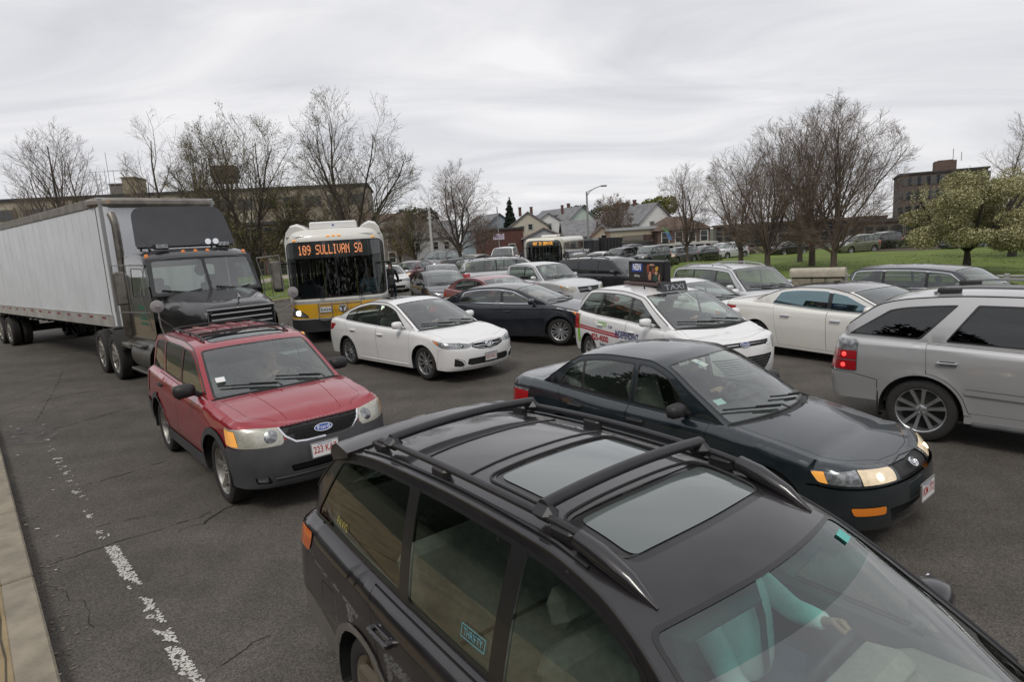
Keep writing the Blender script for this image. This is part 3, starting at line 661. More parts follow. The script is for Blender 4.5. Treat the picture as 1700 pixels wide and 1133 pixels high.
# ---------------------------------------------------------------- parts drawn on the ends of a car
def loft(fn, pts, r, m, name, root, n=5, off=0.0, parent=None):
    "thin bar along points (a, b) of a surface, both halves"
    a = np.array(pts, float); P = fn(a[:, 0], a[:, 1]); b = MB()
    for sy in (1, -1): b.tube([(p[0] + off, p[1] * sy, p[2]) for p in P], r, n)
    return b.build(name, m, parent or root)
def plate(root, p, n, txt, tcol=PRED, w=.30, h=.152, label=None, top='Massachusetts', topm=PBLU):
    M = Matrix.Translation(p) @ basis(n).to_4x4(); b = MB(); b.box((0, 0, 0), (w, h, .006)); b.v = [tuple(M @ Vector(v)) for v in b.v]; o = b.build('license_plate', PLATE, root)
    if label: o['label'] = label
    f = MB(); f.v = []
    q = MB()
    for (x, y, dx_, dy_) in ((0, h / 2, w, .012), (0, -h / 2, w, .012), (w / 2, 0, .012, h), (-w / 2, 0, .012, h)): q.box((x, y, 0), (dx_, dy_, .014), bev=.003)
    q.v = [tuple(M @ Vector(v)) for v in q.v]; q.build('plate_frame', mat('plate_rim', (.25, .25, .25), .4, .6), o)
    if txt: text('plate_number', txt, tcol, o, M, w * .84, h * .48, .0045, .012)
    if top: text('plate_state', top, topm, o, M @ Matrix.Translation((0, h * .36, 0)), w * .5, h * .11, .0045)
    return o
def oval(root, p, n, a, b, m, name='badge', d=.008, parent=None):
    M = basis(n); q = MB(); pr = [(a * math.cos(t), b * math.sin(t)) for t in np.linspace(0, 2 * math.pi, 28, endpoint=False)]; q.prism(pr, d, M, p); return q.build(name, m, parent or root)
def ringbadge(root, p, n, a, b, m, r=.006, name='badge'):
    "emblem of crossed ellipses"
    M = basis(n); q = MB(); P = Vector(p)
    for (ca, cb, ra, rb) in ((0, 0, a, b), (0, b * .28, a * .62, b * .68), (0, 0, a * .28, b * .92)):
        q.tube([P + M @ Vector((ca + ra * math.cos(t), cb + rb * math.sin(t), .01)) for t in np.linspace(0, 2 * math.pi, 24, endpoint=False)], r, 5, closed=True)
    return q.build(name, m, root)
def wipers(s, root, x0=-.12, lens=(.58, .52), pivots=(-.05, .50), ang=(.16, .14)):
    "arms lying along the foot of the windscreen"
    for L, py in zip(lens, pivots):
        pts = []
        for t in np.linspace(0, 1, 7):
            y = py - L * (1 - t); l = s.lof(s.xa0) - .04 - .13 * (1 - t) * .9; yy = float(-s.side(s.xa0, s.roof(s.xa0))[1]); k = -abs(y) / yy
            p = s.upper(np.array([l]), np.array([k]))[0]; pts.append(Vector((p[0] + .012, y, p[2] + .020)))
        b = MB(); b.tube(pts, .010, 5); a = [p + Vector((.015, 0, .016)) for p in pts[3:]] + [pts[-1] + Vector((.10, .02, -.01))]; b.tube(a, .009, 5); b.build('wiper', BLK, root)
def rack(s, root, x0, x1, inset_y=.10, h=.05, r=.014, bars=(), m=None, barm=None, legs=4):
    m = m or BLK
    for sy in (-1, 1):
        b = MB(); pts = []
        xs = np.linspace(x0, x1, 14)
        for i, x in enumerate(xs):
            p = s.upper(np.array([s.lof(x)]), np.array([-1 + inset_y / .6]))[0]; hh = h * min(1, i / 1.3 + .05, (13 - i) / 1.3 + .05); pts.append(Vector((p[0], p[1] * sy * -1 * -1 if False else p[1] * -sy, p[2] + hh)))
        b.tube(pts, r, 6)
        for i in np.linspace(1, 12, legs).astype(int): b.tube([pts[i], pts[i] - Vector((0, 0, h + .01))], r * .95, 6)
        b.build('roof_rail', m, root)
    for xb in bars:
        p = s.upper(np.array([s.lof(xb)]), np.array([-1 + inset_y / .6]))[0]; b = MB(); ys = np.linspace(-1, 1, 9)
        b.tube([(p[0], y * abs(p[1]), p[2] + h + .025 - .012 * y * y) for y in ys], r * 1.1, 6); b.build('roof_crossbar', barm or m, root)
# ---------------------------------------------------------------- car specifications
def side_doors(s, cuts, zlo, gap=.004, arch=.03, top=None, lean=()):
    "doors in (x, z); cuts from front to rear; a door is cut back round the rear wheel arch"
    o = []
    for i in range(len(cuts) - 1):
        x1, x0 = cuts[i], cuts[i + 1]; l1 = lean[i] if i < len(lean) else 0; l0 = lean[i + 1] if i + 1 < len(lean) else 0; R_ = s.ar + arch
        xs = np.linspace(x0, x1, 18); low = []
        for x in xs:
            z = zlo; dxx = x - s.xw[1]
            if abs(dxx) < R_: z = max(z, s.wr + math.sqrt(max(R_ * R_ - dxx * dxx, 0)))
            low.append((float(x), z))
        tt = [(float(x), float(s.ztop(x)) - .004) for x in np.linspace(x1 + l1, x0 + l0, 8)]
        o.append(dict(nm='door', poly=low + tt, gap=gap))
    return o
def arcband(xw, s, w, a0=0, a1=180, zlo=None):
    q = [R(a) for a in np.linspace(a0, a1, 20)]; A = [(xw + (s.ar - .01) * math.cos(t), s.wr + (s.ar - .01) * math.sin(t)) for t in q]; B = [(xw + (s.ar + w) * math.cos(t), s.wr + (s.ar + w) * math.sin(t)) for t in q[::-1]]
    if zlo is not None: A = [(A[0][0], zlo)] + A + [(A[-1][0], zlo)]; B = [(B[0][0], zlo)] + B + [(B[-1][0], zlo)]
    return A + B
def S_camry():
    def rr(s):
        f, r_ = s.yf, s.yr; U = s.uf + .05; Ur = s.ur - .05; xs = s.xsf
        o = side_doors(s, [.95, -.18, -1.28], .26, lean=(.05, .0, -.22))
        # bumper skins
        o.append(dict(nm='front_bumper', poly=[(s.xw[0] + s.ar + .0, .21), (xs - .02, .62), (f(.62), .655), (f(.40), .70), (f(.2), .72), (U, .72), (U, .1), (s.xw[0] + s.ar + .0, .1)], pair=False, gap=.004))
        o.append(dict(nm='headlight', poly=rnd([(xs - .20, .80, .03), (xs - .02, .775), (f(.60), .735), (f(.44), .70), (f(.41), .635, .02), (f(.56), .62), (xs + .10, .655), (xs - .06, .71)], .02), off=-.002, m=CLR))
        o.append(dict(nm='turn_lens', poly=rnd([(xs - .18, .792), (xs - .05, .765), (xs + .01, .71), (xs - .05, .715)], .015), off=.002, m=AMB))
        o.append(dict(nm='grille', poly=rnd([(f(.43), .70), (U, .70), (U, .565), (f(.2), .575), (f(.38), .625)], .02), off=-.02, m=BLK, pair=False))
        o.append(dict(nm='lower_grille', poly=rnd([(f(.50), .43), (U, .43), (U, .30), (f(.45), .30), (f(.53), .33)], .02), off=-.02, m=BLK, pair=False))
        o.append(dict(nm='fog_light', poly=rnd([(f(.74), .46), (f(.62), .39), (f(.58), .31), (f(.66), .29), (f(.76), .31)], .02), off=-.015, m=BLK))
        o.append(dict(nm='taillight', poly=rnd([(s.xsr + .16, .93), (r_(.5), .95), (r_(.5), .78), (r_(.72), .74), (s.xsr + .02, .80)], .03), off=.002, m=REDL))
        o.append(dict(nm='rear_bumper', poly=[(s.xw[1] - s.ar, .24), (s.xsr + .02, .68), (r_(.6), .70), (Ur, .70), (Ur, .1), (s.xw[1] - s.ar, .1)], pair=False, gap=.004))
        return o
    def ex(s, root, pm):
        p, n = s.frame(s.ring, s.uf - .002, .36); plate(root, p + n * .03 + Vector((0, 0, .06)), n, '523 NC1', PRED)
        p, n = s.frame(s.ring, s.uf - .002, .645); ringbadge(root, p + n * .012, n, .085, .058, CHR, .008)
        for z, y1 in ((.675, .40), (.625, .37)): loft(s.ring, [(s.yf(y), z + (0.012 if y > .1 else 0) + y * .02) for y in np.linspace(.0, y1, 9)], .010, CHR, 'grille_bar', root)
        loft(s.ring, [(s.yf(y), .59 + .10 * (y / .43) ** 2.2) for y in np.linspace(.0, .43, 10)], .007, CHR, 'grille_surround', root)
        loft(s.ring, [(s.yf(.71), .46), (s.yf(.585), .40), (s.yf(.57), .33)], .008, CHR, 'fog_light_trim', root)
        for xx in (.35, .57):
            for sy in (1, -1):
                q, nn = s.frame(s.ring, s.yf(xx), .68); q = Vector((q.x, q.y * -sy, q.z)); b = MB(); b.lathe([(.0, .02), (.03, .012), (.042, 0)], 14, basis((nn.x, nn.y * -sy, nn.z)), q); b.build('lamp_projector', GL, root)
        wipers(s, root); loft(s.ring, [(x, .255) for x in np.linspace(-.9, .9, 10)], .012, CHR if False else pm, 'sill_moulding', root)
    return dict(wb=2.775, wr=.325, ar=.368, front=[(.15, 2.22), (.28, 2.33), (.45, 2.35), (.60, 2.33), (.70, 2.27), (.78, 2.18)], rear=[(.2, -2.36), (.45, -2.46), (.65, -2.45), (.85, -2.41), (1.0, -2.37), (1.1, -2.33)],
        hw=[(-2.46, .83), (-2.0, .875), (-1.1, .91), (0, .912), (1.0, .908), (1.9, .87)], sec=[(.15, .94), (.26, .965), (.45, .985), (.65, 1.0), (.80, .995), (.95, .965), (1.1, .93)],
        top=[(-2.05, 1.05), (-1.5, 1.02), (-.8, .985), (0, .955), (.9, .935), (1.4, .895), (1.88, .80)], ztf=.735, ztr=1.07, xsf=1.88, xsr=-2.02, nf=2.3, nr=2.6, r=.075,
        roof=[(-1.98, 1.05), (-1.65, 1.165), (-1.3, 1.29), (-.95, 1.38), (-.5, 1.435), (-.1, 1.432), (.22, 1.37), (.65, 1.18), (1.12, .93)], xa1=.18, xc1=-1.15, bow=(.24, .10, .06, .12), crown=(.035, .05, .05, .04), tum=(.22, .28),
        windows=[(.78, -.20, .35, -.20, GL), (-.27, -1.12, -.27, -1.05, GL), (-1.16, -1.55, -1.10, -1.40, GL)], e2=.055, ringregs=rr, mirror=(.72, .97, None), handles=[(-.02, .80), (-1.10, .83)],
        hood=lambda s: [(1.13 + .24, .03), (1.13 + .10, -.5), (1.13, -float(s.ye(1.13)) + .075)] + [(x, -float(s.ye(x)) + .06 + .02 * (x > 1.7)) for x in np.linspace(1.25, 2.08, 12)] + [(2.17, -.25), (2.195, .03)],
        trunk=lambda s: [(-2.12, .03), (-2.05, -.45), (-2.0, -.68), (-2.25, -.66), (-2.33, -.3), (-2.345, .03)], roofglass=[('a', -.62, -.12, .42, GLT, .012)], wstyle='double', wn=5, extra=ex, sill=.19, zfb=.20, zrb=.25, tw=.215)
def S_escape():
    def rr(s):
        f, r_ = s.yf, s.yr; U = s.uf + .05; Ur = s.ur - .05; xs = s.xsf
        o = side_doors(s, [.80, -.22, -1.25], .50, lean=(.03, 0, -.05))
        o.append(dict(nm='front_bumper', poly=[(s.xw[0] + s.ar - .02, .15), (s.xw[0] + s.ar - .02, .60), (xs - .06, .70), (xs, .735), (f(.55), .735), (f(.40), .78), (U, .78), (U, .1)], pair=False, m=GREYP, off=.012))
        o.append(dict(nm='headlight', poly=rnd([(xs - .03, .745, .02), (xs - .06, .93, .03), (f(.68), .925), (f(.42), .90, .04), (f(.42), .74, .05), (f(.60), .735)], .03), off=.004, m=HAZ))
        o.append(dict(nm='turn_lens', poly=rnd([(xs - .025, .755), (xs - .05, .915), (f(.815), .905), (f(.80), .755)], .02), off=.009, m=AMBL))
        o.append(dict(nm='grille', poly=rnd([(f(.44), .90), (U, .90), (U, .735), (f(.30), .735), (f(.41), .82)], .02), off=-.006, m=BLK, pair=False))
        o.append(dict(nm='lower_intake', poly=rnd([(f(.40), .52), (U, .52), (U, .45), (f(.38), .45)], .02), off=-.015, m=GAP, pair=False))
        o.append(dict(nm='fog_light', poly=rnd([(f(.72), .44), (f(.58), .44), (f(.58), .36), (f(.71), .37)], .02), off=-.012, m=CLR))
        o.append(dict(nm='rear_bumper', poly=[(s.xw[1] - s.ar + .02, .2), (s.xw[1] - s.ar + .02, .62), (s.xsr, .70), (Ur, .70), (Ur, .2)], pair=False, m=GREYP, off=.012))
        o.append(dict(nm='taillight', poly=rnd([(s.xsr + .08, 1.10), (r_(.66), 1.10), (r_(.66), .78), (s.xsr + .05, .78)], .03), off=.006, m=REDL))
        return o
    cl = [('wheel_arch_trim', lambda s: arcband(s.xw[0], s, .075, zlo=.30), GREYP, .014), ('wheel_arch_trim', lambda s: arcband(s.xw[1], s, .075, zlo=.30), GREYP, .014), ('sill_cladding', lambda s: [(s.xw[1] + s.ar, .2), (s.xw[0] - s.ar, .2), (s.xw[0] - s.ar, .46), (s.xw[1] + s.ar, .46)], GREYP, .010)]
    def ex(s, root, pm):
        p, n = s.frame(s.ring, s.uf - .002, .60); plate(root, p + n * .035 + Vector((0, -.04, .02)), n, '223 KA7', PRED)
        p, n = s.frame(s.ring, s.uf - .002, .82); oval(root, p + n * .004, n, .10, .042, CHR, 'badge'); b = oval(root, p + n * .008, n, .092, .035, PBLU, 'badge_face'); M = Matrix.Translation(p + n * .017) @ basis(n).to_4x4(); text('badge_script', 'Ford', STK, b, M, .13, .042, .001)
        loft(s.ring, [(s.yf(y), z) for y, z in ((.0, .73), (.2, .73), (.31, .742), (.40, .81), (.45, .90))], .016, CHR, 'grille_surround', root)
        g = MB()
        for z in np.arange(.75, .90, .03):
            for y in np.arange(-.40, .41, .045):
                if abs(y) > .28 + (z - .73) * .8: continue
                q, n2 = s.frame(s.ring, s.yf(y + (.022 if int(round(z / .03)) % 2 else 0)), z); q.y = y + (.022 if int(round(z / .03)) % 2 else 0); g.tube([(q.x + .004, q.y + .018 * math.cos(t), q.z + .013 * math.sin(t)) for t in np.linspace(0, 2 * math.pi, 6, endpoint=False)], .0045, 4, closed=True)
        g.build('grille_mesh', TRIM, root)
        for sy in (1, -1):
            q, nn = s.frame(s.ring, s.yf(.53), .83); q = Vector((q.x, q.y * -sy, q.z)); b = MB(); b.lathe([(.0, .012), (.05, .008), (.075, -.004)], 18, basis((nn.x, nn.y * -sy, nn.z)), q); b.build('lamp_bowl', CLR, root)
        loft(s.ring, [(s.yf(y), .575) for y in np.linspace(.36, .84, 9)], .007, GAP, 'bumper_groove', root); loft(s.ring, [(s.yf(y), .40) for y in np.linspace(0, .55, 8)], .022, BLK, 'lower_valance', root)
        wipers(s, root); rack(s, root, -1.62, .02, .13, .035, .014, (-.25, -1.35), BLK)
        for y in (-.42, -.21, 0, .21, .42):
            b = MB(); b.tube([s.upper(np.array([s.lof(x)]), np.array([-abs(y) / .60]))[0] * np.array([1, 1 if y <= 0 else -1, 1]) + np.array([0, 0, .006]) for x in np.linspace(-1.6, -.62, 9)], .012, 5); b.build('roof_rib', pm, root)
        p = s.upper(np.array([s.lof(.35)]), np.array([-.9]))[0]
        st = MB(); w0 = s.upper(np.array([s.lof(.73)]), np.array([-.78]))[0]; w1 = s.upper(np.array([s.lof(.66)]), np.array([-.78]))[0]; d = Vector(w1) - Vector(w0); M = Matrix((Vector((0, 1, 0)), d.normalized(), Vector((0, 1, 0)).cross(d.normalized()))).transposed()
        st.box(Vector(w0) + Vector((.01, 0, .03)), (.10, .08, .002), M=M); st.build('inspection_sticker', STK, root)
        loft(s.deck, [(x, -.30 - .10 * (1.95 - x)) for x in np.linspace(1.1, 1.95, 10)], .006, pm, 'hood_crease', root)
    return dict(wb=2.62, wr=.368, ar=.42, front=[(.25, 2.10), (.36, 2.18), (.55, 2.21), (.72, 2.18), (.88, 2.11), (.97, 2.02)], rear=[(.3, -2.12), (.5, -2.20), (.7, -2.18), (.9, -2.12), (1.1, -2.11), (1.2, -2.10)],
        hw=[(-2.2, .83), (-1.9, .865), (-1, .885), (0, .885), (1.0, .885), (1.75, .845)], sec=[(.2, .96), (.45, .985), (.6, 1.0), (.85, .995), (1.05, .965), (1.2, .94)],
        top=[(-1.95, 1.155), (-1.5, 1.15), (0, 1.10), (.8, 1.085), (1.3, 1.045), (1.76, .985)], ztf=.91, ztr=1.15, xsf=1.72, xsr=-1.92, nf=2.5, nr=3.4, r=.07,
        roof=[(-2.08, 1.15), (-2.02, 1.36), (-1.92, 1.54), (-1.78, 1.60), (-1.2, 1.635), (-.5, 1.635), (.05, 1.595), (.25, 1.53), (.55, 1.34), (.93, 1.08)], xa1=.22, xc1=-1.85, bow=(.16, .08, .03, .05), crown=(.03, .035, .03, .02), tum=(.16, .12),
        windows=[(.72, -.24, .35, -.24, GL), (-.31, -1.10, -.31, -1.20, GL), (-1.24, -1.86, -1.30, -1.78, GL)], union=False, e2=.075, ringregs=rr, clad=cl, mirror=(.62, 1.10, BLK), mirrors=(.13, .24, .16), handles=[(-.06, .98), (-1.06, 1.0)], handlemat=BLK,
        hood=lambda s: [(.94 + .16, .03), (.94 + .08, -.5), (.94, -float(s.ye(.94)) + .11)] + [(x, -float(s.ye(x)) + .09 + .06 * max(0, x - 1.2)) for x in np.linspace(1.0, 1.9, 12)] + [(2.03, -.36), (2.05, .03)],
        roofglass=[('a', -.35, .08, .46, GLT, .015)], wstyle='thin', wn=5, rimmat=DALU, extra=ex, sill=.30, zfb=.30, zrb=.35, tw=.235, e1=.02, pc=.16, rwbase=.02)
def S_corolla():
    def rr(s):
        f, r_ = s.yf, s.yr; U = s.uf + .05; Ur = s.ur - .05; xs = s.xsf
        o = side_doors(s, [.62, -.28, -1.16], .24, lean=(.05, 0, -.18))
        o.append(dict(nm='front_bumper', poly=[(s.xw[0] + s.ar + .01, .1), (s.xw[0] + s.ar + .01, .555), (xs, .565), (f(.5), .565), (U, .565), (U, .1)], pair=False, gap=.006, off=.022))
        o.append(dict(nm='bumper_intake', poly=rnd([(f(.48), .39), (U, .39), (U, .27), (f(.44), .27)], .02), off=-.02, m=GAP, pair=False))
        o.append(dict(nm='turn_lens', poly=rnd([(f(.735), .42), (f(.52), .42), (f(.52), .355), (f(.72), .355)], .02), off=.03, m=AMB))
        o.append(dict(nm='corner_lamp', poly=rnd([(xs - .06, .675, .03), (f(.66), .695, .01), (f(.66), .585, .01), (xs + .01, .59)], .02), off=.003, m=CLR))
        o.append(dict(nm='amber_marker', poly=rnd([(xs - .05, .668, .03), (xs + .06, .682, .01), (xs + .09, .592, .01), (xs + .02, .595)], .015), off=.007, m=AMBL))
        o.append(dict(nm='headlight', poly=rnd([(f(.652), .692, .01), (f(.32), .662, .03), (f(.35), .582, .02), (f(.652), .586, .01)], .02), off=.004, m=LIT))
        o.append(dict(nm='grille', poly=rnd([(f(.285), .665), (U, .655), (U, .575), (f(.30), .575)], .015), off=-.012, m=BLK, pair=False))
        o.append(dict(nm='taillight', poly=rnd([(s.xsr + .13, .80), (r_(.45), .80), (r_(.45), .62), (s.xsr + .13, .62)], .02), off=.004, m=REDL))
        o.append(dict(nm='reverse_lamp', poly=[(s.xsr + .14, .83), (r_(.45), .83), (r_(.45), .80), (s.xsr + .13, .80)], off=.005, m=CLR))
        o.append(dict(nm='rear_bumper', poly=[(s.xw[1] - s.ar - .01, .1), (s.xw[1] - s.ar - .01, .565), (s.xsr, .575), (Ur, .575), (Ur, .1)], pair=False, gap=.006, off=.022))
        return o
    def ex(s, root, pm):
        p, n = s.frame(s.ring, s.uf - .002, .43); plate(root, p + n * .06 + Vector((0, 0, .0)), n, '1KM 772', PRED)
        p, n = s.frame(s.ring, s.uf - .002, .625); ringbadge(root, p + n * .008, n, .055, .040, CHR, .006)
        loft(s.ring, [(s.yf(y), .665 + (.0 if y > .25 else .0)) for y in np.linspace(.0, .29, 8)], .007, TRIM, 'grille_bar', root)
        for sy in (-1, 1): q, nn = s.frame(s.ring, s.yf(.50), .632); MB().lathe([(.034, 0), (.025, .006), (0, .009)], 14, basis((nn.x, -nn.y * sy, nn.z)), (q.x + nn.x * .006, -(q.y + nn.y * .006) * sy, q.z)).build('headlamp_bulb', mat('warm_bulb', (.9, .8, .6), .3, emit=((1, .82, .55), 1.6)), root)
        loft(s.ring, [(x, .53) for x in np.linspace(s.xw[1] + s.ar + .03, s.xw[0] - s.ar - .03, 14)], .014, mat('door_moulding', (.02, .022, .022), .5), 'side_moulding', root)
        wipers(s, root); gp = MB()
        for x, y in ((1.02, -.30), (1.02, .30)):
            p = s.deck(np.array([x]), np.array([y]))[0]; gp.box((p[0], p[1], p[2] + .006), (.022, .03, .012), bev=.004)
        gp.build('washer_nozzle', BLK, root, sharp=30)
        w = lambda x, y: Vector(s.upper(np.array([s.lof(x)]), np.array([y]))[0])
        def card(x, y, a, b, m, nm, tilt=0):
            c = w(x, y); d_ = (w(x - .02, y) - w(x + .02, y)).normalized(); e_ = (w(x, y + .05) - w(x, y - .05)).normalized(); n = e_.cross(d_); n = n if n.z > 0 else -n; q = MB(); M = Matrix((e_, d_, n)).transposed() @ Matrix.Rotation(tilt, 3, 'Z'); q.box(c - n * .012, (a, b, .002), M=M); return q.build(nm, m, root)
        card(.10, -.36, .075, .20, STK, 'parking_permit', .25); card(.135, -.36, .06, .07, mat('permit_blue', (.12, .35, .60), .5), 'permit_blue_panel', .25); card(.56, -.76, .10, .075, mat('inspection_teal', (.45, .62, .62), .5), 'inspection_sticker')
    return dict(wb=2.465, wr=.292, ar=.335, front=[(.15, 2.05), (.27, 2.12), (.42, 2.14), (.56, 2.12), (.64, 2.08), (.72, 2.0)], rear=[(.2, -2.26), (.4, -2.36), (.6, -2.37), (.8, -2.34), (.95, -2.30)],
        hw=[(-2.4, .78), (-1.9, .815), (-1.0, .842), (0, .845), (.9, .84), (1.62, .80)], sec=[(.15, .94), (.25, .965), (.42, .99), (.6, 1.0), (.75, .99), (.86, .965), (1.0, .94)],
        top=[(-1.85, .945), (-1.4, .935), (-.7, .905), (0, .885), (.7, .87), (1.2, .81), (1.62, .735)], ztf=.665, ztr=.95, xsf=1.66, xsr=-1.96, nf=2.35, nr=3.0, r=.085,
        roof=[(-1.66, .94), (-1.45, 1.075), (-1.24, 1.215), (-1.06, 1.30), (-.6, 1.345), (-.15, 1.34), (.05, 1.29), (.4, 1.10), (.80, .87)], xa1=.03, xc1=-1.12, bow=(.20, .09, .06, .12), crown=(.03, .045, .045, .03), tum=(.20, .25),
        windows=[(.46, -.245, .12, -.245, GL), (-.325, -.98, -.325, -1.0, GL), (-1.01, -1.36, -1.03, -1.22, GL)], union=False, e2=.052, e1=.02, ringregs=rr, mirror=(.40, .90, BLK), mirrors=(.12, .22, .14), handles=[(-.14, .76), (-1.0, .77)], handlemat=BLK,
        hood=lambda s: [(.84 + .20, .03), (.84 + .11, -.45), (.86, -float(s.ye(.86)) + .075)] + [(x, -float(s.ye(x)) + .06 + .03 * max(0, x - 1.2)) for x in np.linspace(.95, 1.80, 12)] + [(1.925, -.30), (1.96, .03)],
        trunk=lambda s: [(-1.86, .03), (-1.80, -.4), (-1.76, -.62), (-2.2, -.62), (-2.28, -.3), (-2.3, .03)], wstyle='disc', wn=6, rimmat=DALU, extra=ex, sill=.20, zfb=.21, zrb=.26, tw=.175, hoodc=.055, pa=.06)
def lift(d, dz):
    "raise the body over its wheels"
    for k in ('front', 'rear', 'sec'): d[k] = [(z + dz, v) for z, v in d[k]]
    for k in ('top', 'roof'): d[k] = [(x, z + dz) for x, z in d[k]]
    for k in ('ztf', 'ztr', 'sill', 'zfb', 'zrb'): d[k] += dz
    d['handles'] = [(x, z + dz) for x, z in d.get('handles', [])]; d['mirror'] = (d['mirror'][0], d['mirror'][1] + dz, d['mirror'][2]); return d
def S_subaru():
    TAUPE = paint('taupe_paint', (.115, .105, .095), .2, .4, .6, .3)
    def rr(s):
        f, r_ = s.yf, s.yr; U = s.uf + .05; Ur = s.ur - .05; xs = s.xsf
        o = side_doors(s, [.72, -.25, -1.10], .26, lean=(.05, -.02, -.16))
        o.append(dict(nm='front_bumper', poly=[(s.xw[0] + s.ar, .1), (s.xw[0] + s.ar, .56), (xs, .60), (U, .60), (U, .1)], pair=False, gap=.005, m=TAUPE))
        o.append(dict(nm='headlight', poly=rnd([(xs - .12, .77), (f(.35), .74), (f(.35), .64), (xs - .05, .64)], .03), off=.003, m=CLR))
        o.append(dict(nm='grille', poly=rnd([(f(.31), .73), (U, .72), (U, .64), (f(.31), .64)], .02), off=-.012, m=BLK, pair=False))
        o.append(dict(nm='rear_bumper', poly=[(s.xw[1] - s.ar + .0, .1), (s.xw[1] - s.ar + .0, .50), (s.xsr + .05, .60), (r_(.7), .62), (Ur, .62), (Ur, .1)], pair=False, gap=.005, m=TAUPE))
        o.append(dict(nm='side_marker', poly=rnd([(s.xsr + .06, .995), (s.xsr - .20, 1.0), (s.xsr - .20, .90), (s.xsr + .02, .88)], .045), off=.006, m=mat('orange_marker', (.50, .10, .01), .25, coat=1.0)))
        o.append(dict(nm='taillight', poly=rnd([(s.xsr - .22, 1.0), (r_(.45), 1.0), (r_(.45), .84), (s.xsr - .22, .84)], .02), off=.005, m=REDL))
        o.append(dict(nm='fuel_flap', poly=rnd([(-1.88, .80), (-1.66, .80), (-1.66, .60), (-1.85, .60)], .05), gap=.004))
        return o
    cl = [('side_cladding', lambda s: [(s.xw[1] + s.ar - .02, .15), (s.xw[0] - s.ar + .02, .15), (s.xw[0] - s.ar + .02, .47), (s.xw[1] + s.ar - .02, .47)], TAUPE, .008), ('wheel_arch_trim', lambda s: arcband(s.xw[1], s, .04), TAUPE, .008), ('wheel_arch_trim', lambda s: arcband(s.xw[0], s, .04), TAUPE, .008)]
    def ex(s, root, pm):
        wipers(s, root)
        up = lambda x, y: Vector(s.upper(np.array([s.lof(x)]), np.array([-abs(y) / abs(s.side(x, s.roof(x))[1])]))[0])
        RK = mat('rack_black', (.016, .016, .018), .42, noise=(6, .3))
        ra, rb, yy = -1.72, .02, .475
        for sy in (-1, 1):
            def yq(x): return yy + .03 * math.cos((x + .8) * 1.2)
            pts = []; xs = np.linspace(ra, rb, 18)
            for i, x in enumerate(xs):
                p = up(x, yq(x)); h = .055 if 0 < i < 17 else .03; pts.append(Vector((p.x, sy * yq(x), p.z + h)))
            b = MB(); b.tube(pts, [.016] + [.0175] * 16 + [.016], 9); o = b.build('roof_rail', RK, root)
            for x in (-1.62, -.98, -.16):       # feet
                p = up(x, yq(x)); b = MB(); b.box((p.x, sy * yq(x), p.z + .02), (.13, .05, .07), bev=.018); b.build('rail_foot', RK, o)
            # rear fairing of the rail, teardrop
            b = MB(); q = [Vector((up(x, yq(x)).x, sy * (yq(x) + .01), up(x, yq(x)).z + h)) for x, h in ((-.08, .045), (.02, .035), (.14, .018), (.24, .0))]; b.tube(q, [.035, .04, .03, .006], 14); b.build('rail_end_cap', pm, o, sharp=70)
            b = MB(); q = [Vector((x, sy * abs(s.side(x, s.roof(x))[1]) * .93, up(x, abs(float(s.side(x, s.roof(x))[1])) * .93).z + .006)) for x in np.linspace(-1.75, .02, 12)]; b.tube(q, .009, 5); b.build('roof_channel', TRIM, root)
        for xb in (-.26, -1.50):
            ys = np.linspace(-yy - .02, yy + .02, 15); pts = [Vector((xb, y, up(xb, 0).z + .075 - .10 * y * y)) for y in ys]
            b = MB(); b.tube(pts, .024, 14); b.v = [(xb + (v[0] - xb) * 1.25, v[1], v[2]) for v in b.v]; o = b.build('roof_crossbar', RK, root)
            for sy in (-1, 1):
                b = MB(); p = up(xb, yy); M = Matrix.Rotation(0, 3, 'Z'); b.box((xb, sy * (yy + .01), p.z + .055), (.12, .085, .07), bev=.032); b.lathe([(.008, 0), (.008, .004)], 8, c=(xb, sy * (yy + .01), p.z + .0925)); b.build('crossbar_foot', RK, o)
        # spoiler over the tail gate
        b = MB(); n = 15; V = []; F = []
        for i, y in enumerate(np.linspace(-.60, .60, n)):
            k = abs(y) / .60; x0 = s.xc1 + .03 - .05 * k ** 3; z0 = float(s.roof(s.xc1)) + float(s.crown(s.xc1)) * (1 - k ** 2.6); d = .045 * (1 - .2 * k)
            sec = [(x0 + .10, z0 + .03), (x0 - .06, z0 + .055), (x0 - .13, z0 + .045 - .02 * k), (x0 - .16, z0 + .012 - .035 * k ** 3), (x0 - .13, z0 - .012 - .05 * k ** 4), (x0 - .02, z0 - .005 - .03 * k ** 4), (x0 + .09, z0 + .0)]
            V += [(a, y * 1.03, c) for a, c in sec]
        m_ = 7
        for i in range(n - 1):
            for j in range(m_): F.append((i * m_ + j, (i + 1) * m_ + j, (i + 1) * m_ + (j + 1) % m_, i * m_ + (j + 1) % m_))
        F += [tuple(range(m_)), tuple((n - 1) * m_ + j for j in range(m_ - 1, -1, -1))]; b.add(V, F); b.build('rear_spoiler', pm, root, sharp=50)
        # roof seams and window lettering
        sd = lambda x, z: Vector(s.side(np.array([x]), np.array([z]))[0])
        def onside(name, t, x, z, w, h, m, par, tilt=0):
            def fn(co):
                c, s_ = math.cos(tilt), math.sin(tilt); X = x + co[:, 0] * c - co[:, 1] * s_; Z = z + co[:, 0] * s_ + co[:, 1] * c; P = s.side(X, Z); P[:, 1] -= .004; return P
            return text(name, t, m, par, None, w, h, fn=fn)
        onside('window_lettering', 'PAWS', -1.78, 1.12, .15, .045, mat('yellow_print', (.35, .30, .06), .6), root, -.04)
        onside('window_lettering', 'THRIFTY', -.46, 1.10, .13, .03, mat('teal_print', (.10, .30, .36), .6), root)
        b = MB()
